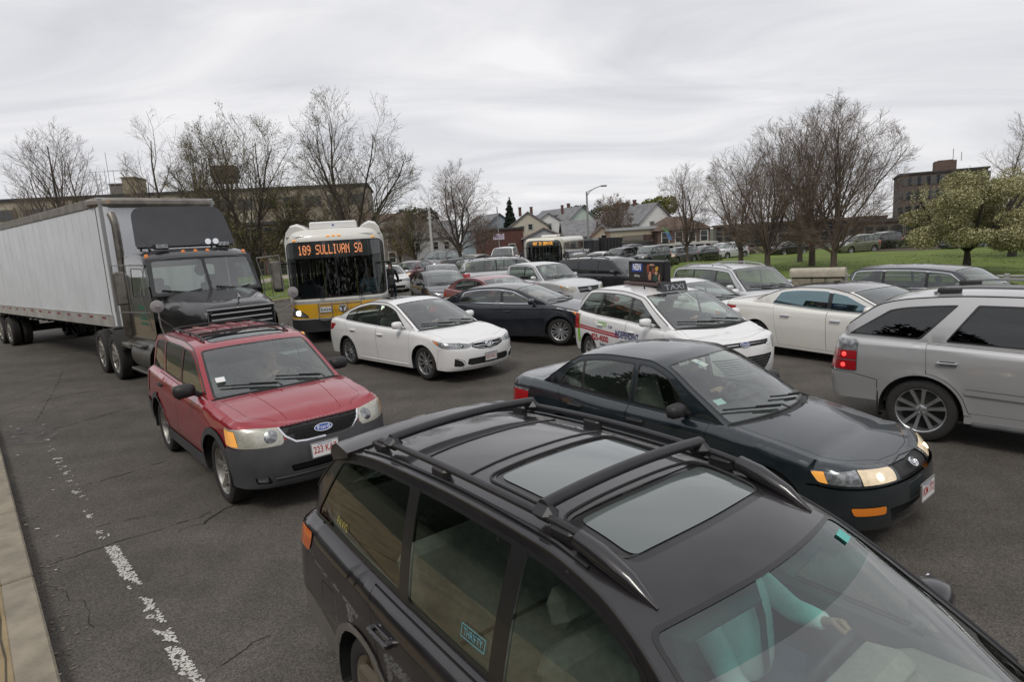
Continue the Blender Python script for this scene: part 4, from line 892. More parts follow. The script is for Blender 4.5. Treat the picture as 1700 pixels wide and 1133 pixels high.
        for (x, z, w_, h_) in ((-.46, 1.125, .16, .004), (-.46, 1.075, .16, .004), (-.54, 1.10, .004, .05), (-.38, 1.10, .004, .05)):
            P = s.side(np.array([x - w_ / 2, x + w_ / 2, x + w_ / 2, x - w_ / 2]), np.array([z - h_ / 2, z - h_ / 2, z + h_ / 2, z + h_ / 2])); P[:, 1] -= .004; b.add(P, [(0, 1, 2, 3)])
        b.build('sticker_border', MATS['teal_print'], root)
        # teal shade band along the top of the windscreen and a small sticker
        b = MB(); w0 = s.upper(np.array([s.lof(s.xa1 + .10)] * 2), np.array([-.80, -.70]))
        q = [Vector(p) for p in s.upper(np.array([s.lof(s.xa1 + .07), s.lof(s.xa1 + .07), s.lof(s.xa1 + .11), s.lof(s.xa1 + .11)]), np.array([-.82, -.70, -.70, -.82]))]; b.add([(p.x + .004, -p.y, p.z + .004) for p in q], [(0, 1, 2, 3)]); b.build('toll_sticker', mat('sticker_teal', (.10, .42, .38), .5), root)
        for (x0, x1) in ((-.86, -.92), (-1.24, -1.28)):
            b = MB(); b.tube([(x0, y, up(x0, y).z + .002) for y in np.linspace(-.45, .45, 12)], .006, 5); b.build('roof_seam', TRIM, root)
        for x0, x1, w_ in ((-.25, .09, .43), (-.765, -.355, .405)): MB().tube([(x, y, up(x, y).z + .003) for x, y in resamp(rnd([(x0, -w_), (x1, -w_), (x1, w_), (x0, w_)], .07), .06)], .007, 6, closed=True).build('sunroof_seal', BLK, root)
        for sy in (-1, 1):    # visor cards inside the windscreen head
            q = s.upper(np.array([s.lof(s.xa1 + .02), s.lof(s.xa1 + .02), s.lof(s.xa1 + .075), s.lof(s.xa1 + .075)]), np.array([-.78, -.14, -.16, -.70])); P = [Vector((p[0] - .05, -p[1] * sy, p[2] - .055)) for p in q]; v = MB(); v.add([tuple(p) for p in P] + [(p.x, p.y, p.z - .012) for p in P], [(0, 1, 2, 3), (7, 6, 5, 4), (0, 4, 5, 1), (1, 5, 6, 2), (2, 6, 7, 3), (3, 7, 4, 0)]); v.build('sun_visor', DASH, root)
    return dict(wb=2.63, wr=.335, ar=.385, front=[(.2, 2.13), (.32, 2.22), (.48, 2.245), (.62, 2.22), (.72, 2.15), (.80, 2.05)], rear=[(.25, -2.40), (.42, -2.52), (.60, -2.53), (.8, -2.50), (1.0, -2.46), (1.1, -2.44)],
        hw=[(-2.4, .80), (-2.0, .828), (-1.0, .855), (0, .858), (1.0, .85), (1.78, .81)], sec=[(.2, .95), (.3, .975), (.48, .995), (.62, 1.0), (.80, .99), (.93, .965), (1.05, .945)],
        top=[(-2.05, 1.0), (-1.5, .98), (-.6, .95), (0, .935), (.75, .92), (1.3, .875), (1.78, .79)], ztf=.74, ztr=1.01, xsf=1.78, xsr=-2.10, nf=2.5, nr=3.2, r=.075,
        roof=[(-2.40, .99), (-2.22, 1.19), (-2.02, 1.385), (-1.88, 1.44), (-1.4, 1.495), (-.8, 1.51), (-.2, 1.495), (.10, 1.45), (.28, 1.385), (.6, 1.19), (1.02, .90)], xa1=.27, xc1=-1.90, bow=(.20, .10, .04, .07), crown=(.03, .05, .045, .03), tum=(.20, .22),
        windows=[(.68, -.25, .33, -.25, GL), (-.34, -.97, -.34, -1.04, GL), (-1.06, -2.16, -1.13, -1.92, GL, dict(r=.05))], pillars=[(-.34, -.25, -.34, -.25), (-1.06, -.97, -1.13, -1.04)], e2=.038, e1=.02, ringregs=rr, clad=cl, mirror=(.60, .94, None), mirrors=(.13, .22, .14), handles=[(-.10, .80), (-1.06, .82)], handlemat=None,
        hood=lambda s: [(1.06 + .20, .03), (1.06 + .11, -.45), (1.06, -float(s.ye(1.06)) + .075)] + [(x, -float(s.ye(x)) + .07 + .03 * max(0, x - 1.2)) for x in np.linspace(1.15, 1.95, 12)] + [(2.09, -.30), (2.12, .03)],
        roofglass=[('a', -.21, .05, .39, mat('tinted_roof_glass', (.10, .118, .114), .04, coat=1.0), .035), ('b', -.72, -.40, .36, MATS['tinted_roof_glass'], .03)], wstyle='thin', wn=6, rimmat=mat('bronze_alloy', (.36, .31, .25), .4, .7), extra=ex, sill=.22, zfb=.24, zrb=.30, tw=.205, pa=.055, pc=.10, rwbase=.03, seatmat=CLOTHB, dashmat=DASHB, rglass=GL)
def S_mdx():
    def rr(s):
        f, r_ = s.yf, s.yr; U = s.uf + .05; Ur = s.ur - .05; xs = s.xsf
        o = side_doors(s, [.72, -.28, -1.30], .42, lean=(.03, -.02, -.02))
        o.append(dict(nm='side_moulding', poly=rnd([(-.92, .70), (.95, .66), (.95, .60), (-.92, .64)], .015), off=.02, pair=True))
        o.append(dict(nm='front_bumper', poly=[(s.xw[0] + s.ar, .15), (s.xw[0] + s.ar, .66), (xs, .72), (U, .72), (U, .1)], pair=False, gap=.005))
        o.append(dict(nm='headlight', poly=rnd([(xs - .1, .95), (f(.40), .90), (f(.42), .76), (xs, .76)], .03), off=.003, m=CLR))
        o.append(dict(nm='grille', poly=rnd([(f(.36), .90), (U, .90), (U, .74), (f(.3), .74)], .02), off=-.012, m=BLK, pair=False))
        o.append(dict(nm='rear_bumper', poly=[(s.xw[1] - s.ar - .02, .1), (s.xw[1] - s.ar - .02, .70), (s.xsr, .755), (Ur, .755), (Ur, .1)], pair=False, gap=.004, off=.010))
        o.append(dict(nm='taillight', poly=rnd([(s.xsr + .06, 1.17, .04), (r_(.72), 1.17), (r_(.72), .77), (s.xsr + .06, .78)], .02), off=.006, m=CLR))
        o.append(dict(nm='brake_lens', poly=rnd([(s.xsr + .055, 1.03), (r_(.74), 1.03), (r_(.74), .92), (s.xsr + .055, .92)], .008), off=.012, m=REDLIT))
        o.append(dict(nm='brake_lens', poly=rnd([(s.xsr + .055, .905), (r_(.74), .905), (r_(.74), .785), (s.xsr + .055, .79)], .008), off=.012, m=REDLIT))
        return o
    cl = [('wheel_arch_trim', lambda s: arcband(s.xw[1], s, .07, zlo=.40), None, .012), ('wheel_arch_trim', lambda s: arcband(s.xw[0], s, .07, zlo=.40), None, .012)]
    def ex(s, root, pm):
        rk = MB(); up = lambda x, y: Vector(s.upper(np.array([s.lof(x)]), np.array([-abs(y) / abs(s.side(x, s.roof(x))[1])]))[0])
        for sy in (-1, 1):
            b = MB(); xs = np.linspace(-1.35, .15, 12); b.tube([(x, sy * .52, up(x, .52).z + (.06 if 0 < i < 11 else .01)) for i, x in enumerate(xs)], .018, 7); o = b.build('roof_rail', mat('rail_grey', (.25, .25, .26), .4, .5), root)
            for x in (-1.2, -.05): 
                b = MB(); p = up(x, .52); b.box((x, sy * .52, p.z + .03), (.24, .06, .07), bev=.02); b.build('rail_foot', BLK, o)
        b = MB(); b.tube([(-.35, y, up(-.35, y).z + .10) for y in np.linspace(-.52, .52, 9)], .02, 7); b.build('roof_crossbar', BLK, root)
        [MB().box((s.xw[1] - s.ar - .01, y, .40), (.02, .22, .34), bev=.006).build('mud_flap', BLK, root) for y in (-.84, .84)]
        [MB().box((0, y, .30), (1.7, .12, .06), bev=.02).build('running_board', GREYP, root) for y in (-.90, .90)]
        for z in (.98, .845):
            for sy in (-1, 1): q, nn = s.frame(s.ring, s.xsr - .10, z); MB().lathe([(.03, 0), (.02, .008), (0, .010)], 12, basis((nn.x, -nn.y * sy, nn.z)), (q.x + nn.x * .014, -(q.y + nn.y * .014) * sy, z)).build('brake_bulb', mat('brake_bulb', (.7, .05, .05), .3, emit=((1, .06, .05), 1.1)), root)
    return dict(wb=2.70, wr=.375, ar=.432, front=[(.25, 2.16), (.4, 2.26), (.6, 2.28), (.75, 2.24), (.95, 2.14), (1.02, 2.06)], rear=[(.3, -2.34), (.5, -2.46), (.75, -2.47), (.95, -2.43), (1.15, -2.39), (1.25, -2.36)],
        hw=[(-2.4, .88), (-2.05, .93), (-1.2, .955), (0, .955), (1.2, .955), (1.85, .92)], sec=[(.25, .965), (.5, .985), (.75, 1.0), (.95, .995), (1.1, .975), (1.25, .95)],
        top=[(-2.0, 1.20), (-1.4, 1.18), (0, 1.13), (.85, 1.10), (1.4, 1.06), (1.85, .99)], ztf=.93, ztr=1.21, xsf=1.85, xsr=-2.10, nf=2.5, nr=3.0, r=.07,
        roof=[(-2.33, 1.2), (-2.09, 1.43), (-1.82, 1.61), (-1.5, 1.675), (-.9, 1.71), (-.2, 1.70), (.15, 1.64), (.6, 1.37), (1.08, 1.08)], xa1=.13, xc1=-1.78, bow=(.18, .09, .03, .06), crown=(.03, .04, .035, .02), tum=(.20, .18),
        windows=[(.78, -.30, .35, -.30, GLT), (-.37, -1.13, -.37, -.86, GLT), (-1.42, -2.16, -1.08, -1.72, GLT)], union=False, e2=.10, e1=.035, ringregs=rr, clad=cl, mirror=(.7, 1.13, None), handles=[(-.12, .97), (-1.10, .97)], handlemat=ALU, darkrecess=True,
        hood=lambda s: [(1.12 + .18, .03), (1.12, -float(s.ye(1.12)) + .09)] + [(x, -float(s.ye(x)) + .08) for x in np.linspace(1.2, 2.0, 8)] + [(2.12, .03)], roofglass=[('a', -.5, -.05, .38, GLT, .012)], wstyle='double', wn=5, extra=ex, sill=.30, zfb=.30, zrb=.42, tw=.245, wglass=GLW, rglass=GLT, pc=.14, dashmat=DASH)
def gen(kind, wb, fo, ro, W, H, belt, nose, wr=.325, plate_no=None, lamps=None, grille=(.40, .13), hl=(.34, .16), glass_=None, chrome=False, detail=True, brand=None, **ov):
    "a car of an ordinary kind from its main measures"
    xF, xR, w = wb / 2 + fo, -(wb / 2 + ro), W / 2; sedan = kind == 'sedan'; pick = kind == 'pickup'
    xsf, xsr = xF - .46, xR + (.40 if not sedan else .44); G_ = glass_ or GL
    if kind == 'sedan': a0 = wb / 2 - .30; a1 = a0 - .92; c1 = a1 - 1.32; c0 = c1 - .82
    elif kind == 'suv': a0 = wb / 2 - .36; a1 = a0 - .74; c1 = xR + .50; c0 = xR + .14
    elif kind == 'hatch': a0 = wb / 2 + .02; a1 = a0 - 1.0; c1 = xR + .72; c0 = xR + .14
    elif kind == 'van': a0 = wb / 2 + .02; a1 = a0 - .85; c1 = xR + .42; c0 = xR + .12
    else: a0 = wb / 2 - .70; a1 = a0 - .70; c0 = a0 - 2.5 if ov.get('cab', 1) else a0 - 2.1; c1 = c0 + .16
    ov.pop('cab', None); tail = belt + (.09 if sedan else .06 if not pick else 0.0)
    roof = [(c0, tail), (c1, H - .09), ((c1 * .7 + a1 * .3), H - .055), ((c1 + a1) / 2 + .1, H - .05), (a1, H - .12), (a1 * .52 + a0 * .48, (H - .12) * .55 + belt * .45 + .0), (a0, belt)]
    if sedan: roof.insert(1, ((c0 * .5 + c1 * .5), tail * .42 + (H - .09) * .58))
    if kind == 'suv' or kind == 'van': roof.insert(1, (c0 + .10, tail * .45 + (H - .09) * .55))
    def rr(s):
        f, r_ = s.yf, s.yr; U = s.uf + .05; Ur = s.ur - .05; xs = s.xsf; bz = nose - .13
        cuts = ov.get('cuts') or ([a0 - .14, a0 - 1.24, a0 - 2.32] if not pick else [a0 - .12, a0 - 1.18, a0 - 1.75])
        o = side_doors(s, cuts, s.d['sill'] + .06, lean=(.04, 0, -.14 if kind in ('sedan', 'hatch') else -.03))
        o.append(dict(nm='front_bumper', poly=[(s.xw[0] + s.ar, .1), (s.xw[0] + s.ar, bz - .06), (xs, bz), (f(.5), bz + .01), (f(.3), nose - .03), (U, nose - .03), (U, .1)], pair=False, gap=.004))
        hy, hh = hl
        o.append(dict(nm='headlight', poly=rnd([(xs - .16, nose + .05, .03), (xs, nose + .035), (f(w * .72), nose + .0), (f(hy), nose - .03), (f(hy + .02), nose - .03 - hh * .7, .02), (f(w * .75), nose - .03 - hh * .8), (xs - .05, nose - .02 - hh * .35)], .03), off=.0, m=lamps or CLR))
        o.append(dict(nm='turn_lens', poly=rnd([(xs - .15, nose + .045), (xs - .02, nose + .03), (xs - .0, nose - .05), (xs - .06, nose - .03)], .02), off=.004, m=AMB))
        gy, gh = grille
        o.append(dict(nm='grille', poly=rnd([(f(gy), nose - .03), (U, nose - .03), (U, nose - .03 - gh), (f(gy * .85), nose - .03 - gh)], .025), off=-.015, m=BLK, pair=False))
        o.append(dict(nm='lower_grille', poly=rnd([(f(.55), s.d['zfb'] + .22), (U, s.d['zfb'] + .22), (U, s.d['zfb'] + .08), (f(.50), s.d['zfb'] + .08)], .025), off=-.02, m=BLK, pair=False))
        zt = tail - .10
        if sedan: o.append(dict(nm='taillight', poly=rnd([(xsr + .14, zt), (r_(w * .55), zt + .02), (r_(w * .55), zt - .16), (xsr + .04, zt - .15)], .03), off=.003, m=REDL))
        else: o.append(dict(nm='taillight', poly=rnd([(xsr + .08, zt + .05), (r_(w * .8), zt + .05), (r_(w * .8), zt - .28), (xsr + .06, zt - .26)], .03), off=.004, m=REDL))
        o.append(dict(nm='rear_bumper', poly=[(s.xw[1] - s.ar, .1), (s.xw[1] - s.ar, .52 + s.d['sill'] * .3), (xsr, .62), (Ur, .64), (Ur, .1)], pair=False, gap=.004))
        return o
    def ex(s, root, pm):
        p, n = s.frame(s.ring, s.uf - .002, s.d['zfb'] + .24)
        if plate_no is not None: plate(root, p + n * .03, n, plate_no, PRED, top=None)
        p, n = s.frame(s.ring, s.uf - .002, nose - .03 - grille[1] * .5)
        if brand == 'ring': ringbadge(root, p + n * .012, n, .075, .05, CHR, .008)
        loft(s.ring, [(s.yf(y), nose - .03 - grille[1] * .5) for y in np.linspace(0, grille[0] * .9, 6)], .011, CHR, 'grille_bar', root)
        if detail: wipers(s, root)
        if ov_rack: rack(s, root, c1 + .15, a1 - .1, .12, .055, .016, ov_bars, ov_rackm)
    ov_rack, ov_bars, ov_rackm = ov.pop('rack', False), ov.pop('bars', ()), ov.pop('rackm', BLK)
    wx0, wx1 = a0 - .28, a0 - 1.22
    if pick: wins = [(wx0, a0 - 1.16, a1 - .02, a0 - 1.12, G_), (a0 - 1.24, c0 + .30, a0 - 1.22, c0 + .28, G_)]
    elif sedan: wins = [(wx0, wx1, a1 - .02, wx1, G_), (wx1 - .08, c0 + .55, wx1 - .08, c1 - .12, G_)]
    else:
        bq = a0 - 2.26; wins = [(wx0, wx1, a1 - .02, wx1, G_), (wx1 - .07, bq, wx1 - .07, bq, G_), (bq - .07, c0 + .18, bq - .07, c1 - .06, G_)]
    tp = [(xsr, tail + .005), (c0 + .3, tail - .01), (0, belt + .02), (a0, belt), (xsf - .5, (belt + nose) / 2 + .06), (xsf, nose + .055)]
    tp = sorted({round(x, 2): (x, z) for x, z in tp}.values())
    d = dict(wb=wb, wr=wr, ar=wr + .045, front=[(.15, xF - .13), (.3, xF - .03), (.45, xF), (.6, xF - .015), (nose, xF - .08), (nose + .08, xF - .16)], rear=[(.2, xR + .10), (.45, xR), (.65, xR + .01), (.9, xR + .05), (tail, xR + .10), (tail + .1, xR + .13)],
        hw=[(xR, w - .09), (xR + .45, w - .045), (-wb / 4, w), (wb / 4, w), (xF - .45, w - .045)], sec=[(.15, .94), (.28, .965), (.5, .99), (.68, 1.0), (belt - .12, .992), (belt, .965), (belt + .15, .94)],
        top=tp, ztf=nose, ztr=tail + (.02 if sedan else 0), xsf=xsf, xsr=xsr, nf=2.4, nr=2.7 if sedan else 3.2, r=.07, roof=roof, xa1=a1, xc1=c1, bow=(.20, .09, .04, .10 if sedan else .05), crown=(.03, .045, .04, .025), tum=(.19, .22) if kind in ('sedan', 'hatch') else (.15, .15),
        windows=wins, e2=.06, e1=.018, ringregs=rr, mirror=(a0 - .36, belt + .03, None), handles=[(a0 - 1.05, belt - .15), (a0 - 2.14, belt - .13)] if not pick else [(a0 - 1.0, belt - .15)],
        hood=lambda s: [(a0 + .10 + .20, .03), (a0 + .10 + .1, -.45), (a0 + .10, -float(s.ye(a0 + .1)) + .08)] + [(x, -float(s.ye(x)) + .07) for x in np.linspace(a0 + .2, xsf + .1, 9)] + [(xF - .2, -.30), (xF - .16, .03)],
        wstyle='double', wn=5, extra=ex, sill=.20, zfb=.20, zrb=.26, tw=.215, chromeline=chrome, wglass=GLW, rglass=G_)
    if sedan: d['trunk'] = lambda s: [(c0 - .10, .03), (c0 - .03, -.45), (c0 - .0, -.66), (xR + .22, -.64), (xR + .14, -.3), (xR + .12, .03)]
    ov.pop('cuts', None); d.update(ov); return d
def S_cmax():
    d = gen('hatch', 2.649, .885, .876, 1.83, 1.625, 1.03, .86, .32, None, grille=(.55, .075), hl=(.62, .22), wstyle='spoke', wn=8)
    base = d['ringregs']; ex0 = d['extra']
    GREEN = mat('livery_green', (.22, .50, .06), .4, coat=.6); RED = mat('livery_red', (.42, .02, .03), .4, coat=.6); NAVY = mat('livery_navy', (.02, .035, .16), .4, coat=.6)
    def rr(s):
        o = base(s); f = s.yf; U = s.uf + .05
        for k in o:
            if k['nm'] == 'lower_grille': k['poly'] = rnd([(f(.62), .60), (U, .60), (U, .33), (f(.38), .33)], .04)
        return o
    def ex(s, root, pm):
        wipers(s, root)
        p, n = s.frame(s.ring, s.uf - .002, .795); oval(root, p + n * .012, n, .10, .042, CHR, 'badge'); b = oval(root, p + n * .017, n, .09, .034, mat('badge_blue', (.03, .06, .2), .3, coat=1), 'badge_face'); text('badge_script', 'Ford', STK, b, Matrix.Translation(p + n * .026) @ basis(n).to_4x4(), .12, .04, .001)
        for z in np.arange(.36, .60, .04): loft(s.ring, [(s.yf(y), z) for y in np.linspace(0, .42 + (z - .36) * .75, 7)], .008, CHR, 'grille_bar', root)
        loft(s.ring, [(s.yf(y), .795 + .0 * y) for y in np.linspace(.12, .53, 7)], .010, CHR, 'grille_bar', root)
        def deco(nm, pts, m, off=.003, parent=None):
            a = np.array(pts, float); P = s.ring(a[:, 0], a[:, 1]); P[:, 1] -= off; b = MB(); k = len(P) // 2; b.add(P, [(i, i + 1, len(P) - 2 - i, len(P) - 1 - i) for i in range(k - 1)])
            q = MB(); P2 = P.copy(); P2[:, 1] *= -1; q.add(P2, [tuple(reversed(f)) for f in b.f]); b.build(nm, m, parent or root); q.build(nm, m, parent or root)
        band = lambda x0, x1, z0a, z0b, h, n=12: [(x, z0a + (z0b - z0a) * (x - x0) / (x1 - x0)) for x in np.linspace(x0, x1, n)] + [(x, z0a + (z0b - z0a) * (x - x0) / (x1 - x0) - h) for x in np.linspace(x1, x0, n)]
        deco('livery_stripe', band(-1.86, -.12, .835, .795, .030), RED); deco('livery_stripe', band(-1.86, -.12, .79, .75, .034), RED)
        deco('livery_band', [(-1.70, z) for z in np.linspace(.45, 1.04, 10)] + [(-1.82, z) for z in np.linspace(1.04, .45, 10)], GREEN, .002)
        def words(nm, t, x, z, w_, h_, m, bold=.03):
            def fn(co):
                P = s.ring(x + co[:, 0], z + co[:, 1]); P[:, 1] -= .005; return P
            text(nm, t, m, root, None, w_, h_, bold=bold, fn=fn)
            def fn2(co):
                P = s.ring(x - co[:, 0], z + co[:, 1]); P[:, 1] = -P[:, 1] + .005; return P
            text(nm, t, m, root, None, w_, h_, bold=bold, fn=fn2)
        words('phone_number', '825-4000', -.82, .64, .66, .13, RED); words('company_name', 'INDEPENDENT', .16, .80, .78, .13, NAVY); words('company_name', 'TAXI', .16, .62, .42, .13, NAVY)
        words('cab_number', '1084', 1.42, .80, .22, .075, NAVY, .01); words('slogan', 'HYBRID', -.72, .93, .34, .085, GREEN, .01); words('slogan', 'CAB', -.42, .90, .14, .055, NAVY, .01)
        words('web_address', 'www', -.72, .51, .24, .06, NAVY, .01)
    d['ringregs'] = rr; d['extra'] = ex; d.update(mirror=(.86, 1.05, None), handlemat=None, pa=.06, e2=.065)
    return d
# ---------------------------------------------------------------- lettering of lamps
DOTS = {'0': '0E11191513110E', '1': '040C040404040E', '9': '0E11110F01020C', 'S': '0F10100E01011E', 'U': '1111111111110E', 'L': '1010101010101F', 'I': '0E04040404040E', 'V': '11111111110A04', 'A': '0E11111F111111', 'N': '11191513111111', 'Q': '0E11111115120D', 'O': '0E11111111110E', 'T': '1F040404040404', 'E': '1F10101E10101F', 'R': '1E11111E141211', 'C': '0E11101010110E', ' ': '00000000000000'}
def dot_sign(name, words, m, parent, M, w, h, k=.92):
    "letters made of lamp dots; M places x along and y up"
    b = MB(); n = len(words) * 6 - 1; p = w / n; q = h / 7
    for i, c in enumerate(words):
        g = bytes.fromhex(DOTS[c])
        for r in range(7):
            for a in range(5):
                if g[r] >> (4 - a) & 1:
                    x, y = (i * 6 + a - (n - 1) / 2) * p, (3 - r) * q; X, Y = p * k / 2, q * k / 2
                    b.add([M @ Vector((x + sx * X, y + sy * Y, 0)) for sx, sy in ((-1, -1), (1, -1), (1, 1), (-1, 1))], [(0, 1, 2, 3)])
    return tag(b.build(name, m, parent, smooth=False), kind='stuff')
# ---------------------------------------------------------------- buses
def bus(root, o):
    "city bus in its own frame: front centre at the origin, x forward"
    Wd, ht, L = o['w'] / 2, o['h'], o['len']; zl = .28
    def MF(y, z):
        y = np.asarray(y, float); z = np.asarray(z, float); a = np.abs(y) / Wd
        return np.stack([-.10 * a ** 2 - .34 * a ** 9 - np.maximum(z - 1.1, 0) * o['slope'] - np.maximum(z - (ht - .30), 0) ** 2 * 2.2, y, z], -1)
    out = [(-Wd, zl), (0, zl), (0, ht)] + rnd([(-.2, ht), (-Wd, ht - .03, .34), (-Wd, ht - .6)], .3)[8:14] + [(-Wd, ht - .45)]
    out = [(-Wd, zl), (0, zl), (0, ht), (-Wd + .35, ht - .015)] + [(-Wd + .35 - .35 * math.sin(q), ht - .33 + .315 * math.cos(q)) for q in np.linspace(.15, math.pi / 2, 8)]
    rg = [(k, [(a if a < -.005 else .02, z) for a, z in p], of) for k, p, of in o['front']]
    pp = patch(MF, out, rg, .12, .12, .06); white = o['white']
    for ky, p in pp.items():
        p = orient(p, (-4, 0, 1.4)); nm = ky.split('#')[0]; m = o['mats'].get(ky, white)
        emit_part(root, {'body': 'front_panel'}.get(nm, nm), p, m, nm in ('headlight', 'marker_lamp', 'indicator'))
    xe = float(MF(-Wd, 1.5)[0])
    # sides
    for sy in (-1, 1):
        x0 = -L; zt = ht - .33
        MS = lambda x, z: np.stack([x, np.full_like(np.asarray(x, float), sy * Wd), z], -1)
        xf = lambda z: float(MF(-Wd, z)[0])
        outl = [(x0, zl)] + [(xf(z), z) for z in np.linspace(zl, zt, 8)] + [(x0, zt)]
        rs = [('side_band', [(x0, o['band'][0]), (-.3, o['band'][0]), (-.3, o['band'][1]), (x0, o['band'][1])], .002)]
        nw = o['nwin']; x = -1.0 if sy < 0 else -.75; st = (L - 1.5) / nw
        rs.append(('window_strip', [(x0 + .25, o['winz'][0] - .04), (x + .06, o['winz'][0] - .04), (x + .06, o['winz'][1] + .04), (x0 + .25, o['winz'][1] + .04)], .004))
        for i in range(nw):
            xa = x - i * st; rs.append(('side_window#%d' % i, rnd([(xa - st + .06, o['winz'][0]), (xa - .03, o['winz'][0]), (xa - .03, o['winz'][1]), (xa - st + .06, o['winz'][1])], .05), -.006))
        for xw in (-2.3, -L + 3.2): rs.append(('wheel_well', [(xw + .55 * math.cos(q), .50 + .58 * math.sin(q)) for q in np.linspace(0, math.pi, 14)] + [(xw - .55, zl - .05), (xw + .55, zl - .05)], -.12))
        for ky, p in patch(MS, outl, rs, .8, .5, .25).items():
            p = orient(p, (-5, 0, 1.2)); nm = ky.split('#')[0]; m = {'side_band': o['mats']['side_band'], 'window_strip': TRIM, 'side_window': o.get('sideglass', mat('bus_side_glass', (.02, .022, .024), .06, coat=1)), 'wheel_well': GAP}.get(nm, o.get('sidem', white))
            mk({'body': 'side_panel'}.get(nm, nm), p[0], p[1], m, root, p[2])
        for xw in (-2.3, -L + 3.2):
            w_ = wheel(root, xw, sy * (Wd - .17), .49, .28, sy, 'disc', 5, DALU)
    # roof, tail, floor
    b = MB(); V = []; F = []; sec = [(-Wd, ht - .33)] + [(-Wd + .35 - .35 * math.sin(q), ht - .33 + .315 * math.cos(q)) for q in np.linspace(math.pi / 2, .15, 7)] + [(0, ht)]; sec = sec + [(-y, z) for y, z in sec[-2::-1]]; n = len(sec)
    for k in range(2):
        for y, z in sec: V.append((float(MF(y, z)[0]) if k == 0 else -L, y, z))
    for j in range(n - 1): F.append((j, j + 1, n + j + 1, n + j))
    b.add(V, F); b.build('roof', white, root, sharp=60)
    b = MB(); b.box((-L + .02, 0, (ht - .33 + zl) / 2), (.04, Wd * 2 - .01, ht - .33 - zl)); b.prism([(y, z) for y, z in sec], .04, Matrix(((0, 0, 1), (1, 0, 0), (0, 1, 0))), (-L, 0, 0)); b.build('rear_panel', white, root)
    b = MB(); b.box((-L / 2 - .2, 0, zl + .06), (L - .5, Wd * 2 - .06, .10)); b.build('floor', mat('bus_floor', (.04, .04, .04), .8), root)
    b = MB()
    for i in range(9):
        for y in (-.85, .85): b.box((-2.4 - i * .9, y, 1.0), (.12, .85, .9), bev=.04); b.box((-2.2 - i * .9, y, .70), (.45, .85, .14), bev=.03)
    tag(b.build('passenger_seat', mat('bus_seat', (.03, .04, .07), .8), root), kind='stuff')
    b = MB()
    for y in (-.45, .45): b.tube([(-1.6, y, .4), (-1.6, y, ht - .3)], .018, 6)
    for y in (-.45, .45): b.tube([(-1.6, y, 2.0), (-L + 1, y, 2.0)], .016, 6)
    b.tube([(-.75, -1.0, .55), (-.75, -1.0, .98), (-.75, -.95, 1.02), (-.75, -.2, 1.08)], .02, 6); b.build('grab_rail', mat('grab_yellow', (.45, .42, .05), .4), root)
    b = MB(); b.box((-.75, .78, .95), (.5, .85, .20), bev=.06); b.box((-.95, .78, .75), (.4, .9, .5), bev=.06); b.build('dashboard', DASH, root)
    b = MB(); M = Matrix.Rotation(R(-35), 3, 'Y'); b.tube([Vector((-.95, .80, 1.22)) + M @ Vector((.24 * math.cos(q), .24 * math.sin(q), 0)) for q in np.linspace(0, 2 * math.pi, 20, endpoint=False)], .016, 6, closed=True); b.tube([(-.95, .8, 1.22), (-.85, .8, .95)], .03, 6); b.build('steering_wheel', DASH, root)
    for y in o.get('wipers', (-.45, .55)):
        b = MB(); x0 = float(MF(y, o['wipz'])[0]) + .03
        for dy in (-.03, .03): b.tube([(x0 + .02, y + dy, o['wipz']), (float(MF(y + o['wipd'], o['wipz'] + .75)[0]) + .03, y + dy * .3 + o['wipd'], o['wipz'] + .75)], .010, 5)
        b.tube([(float(MF(y + o['wipd'] * 1.1, o['wipz'] + .25)[0]) + .018, y + o['wipd'] * 1.15, o['wipz'] + .28), (float(MF(y + o['wipd'], o['wipz'] + 1.0)[0]) + .018, y + o['wipd'] * .9, o['wipz'] + 1.0)], .014, 5); b.build('wiper', BLK, root)
    for sy in (-1, 1):
        b = MB(); zz = o['mirz'] if sy < 0 else o['mirz'] - .12; b.tube([(-.3, sy * (Wd - .02), zz + .5), (.12, sy * (Wd + .12), zz + .52), (.12, sy * (Wd + .16), zz + .2)], .025, 6); b.box((.12, sy * (Wd + (.18 if sy < 0 else .10)), zz), (.10, .26 if sy < 0 else .16, .40 if sy < 0 else .30), bev=.05); b.build('side_mirror', BLK, root)
    return MF
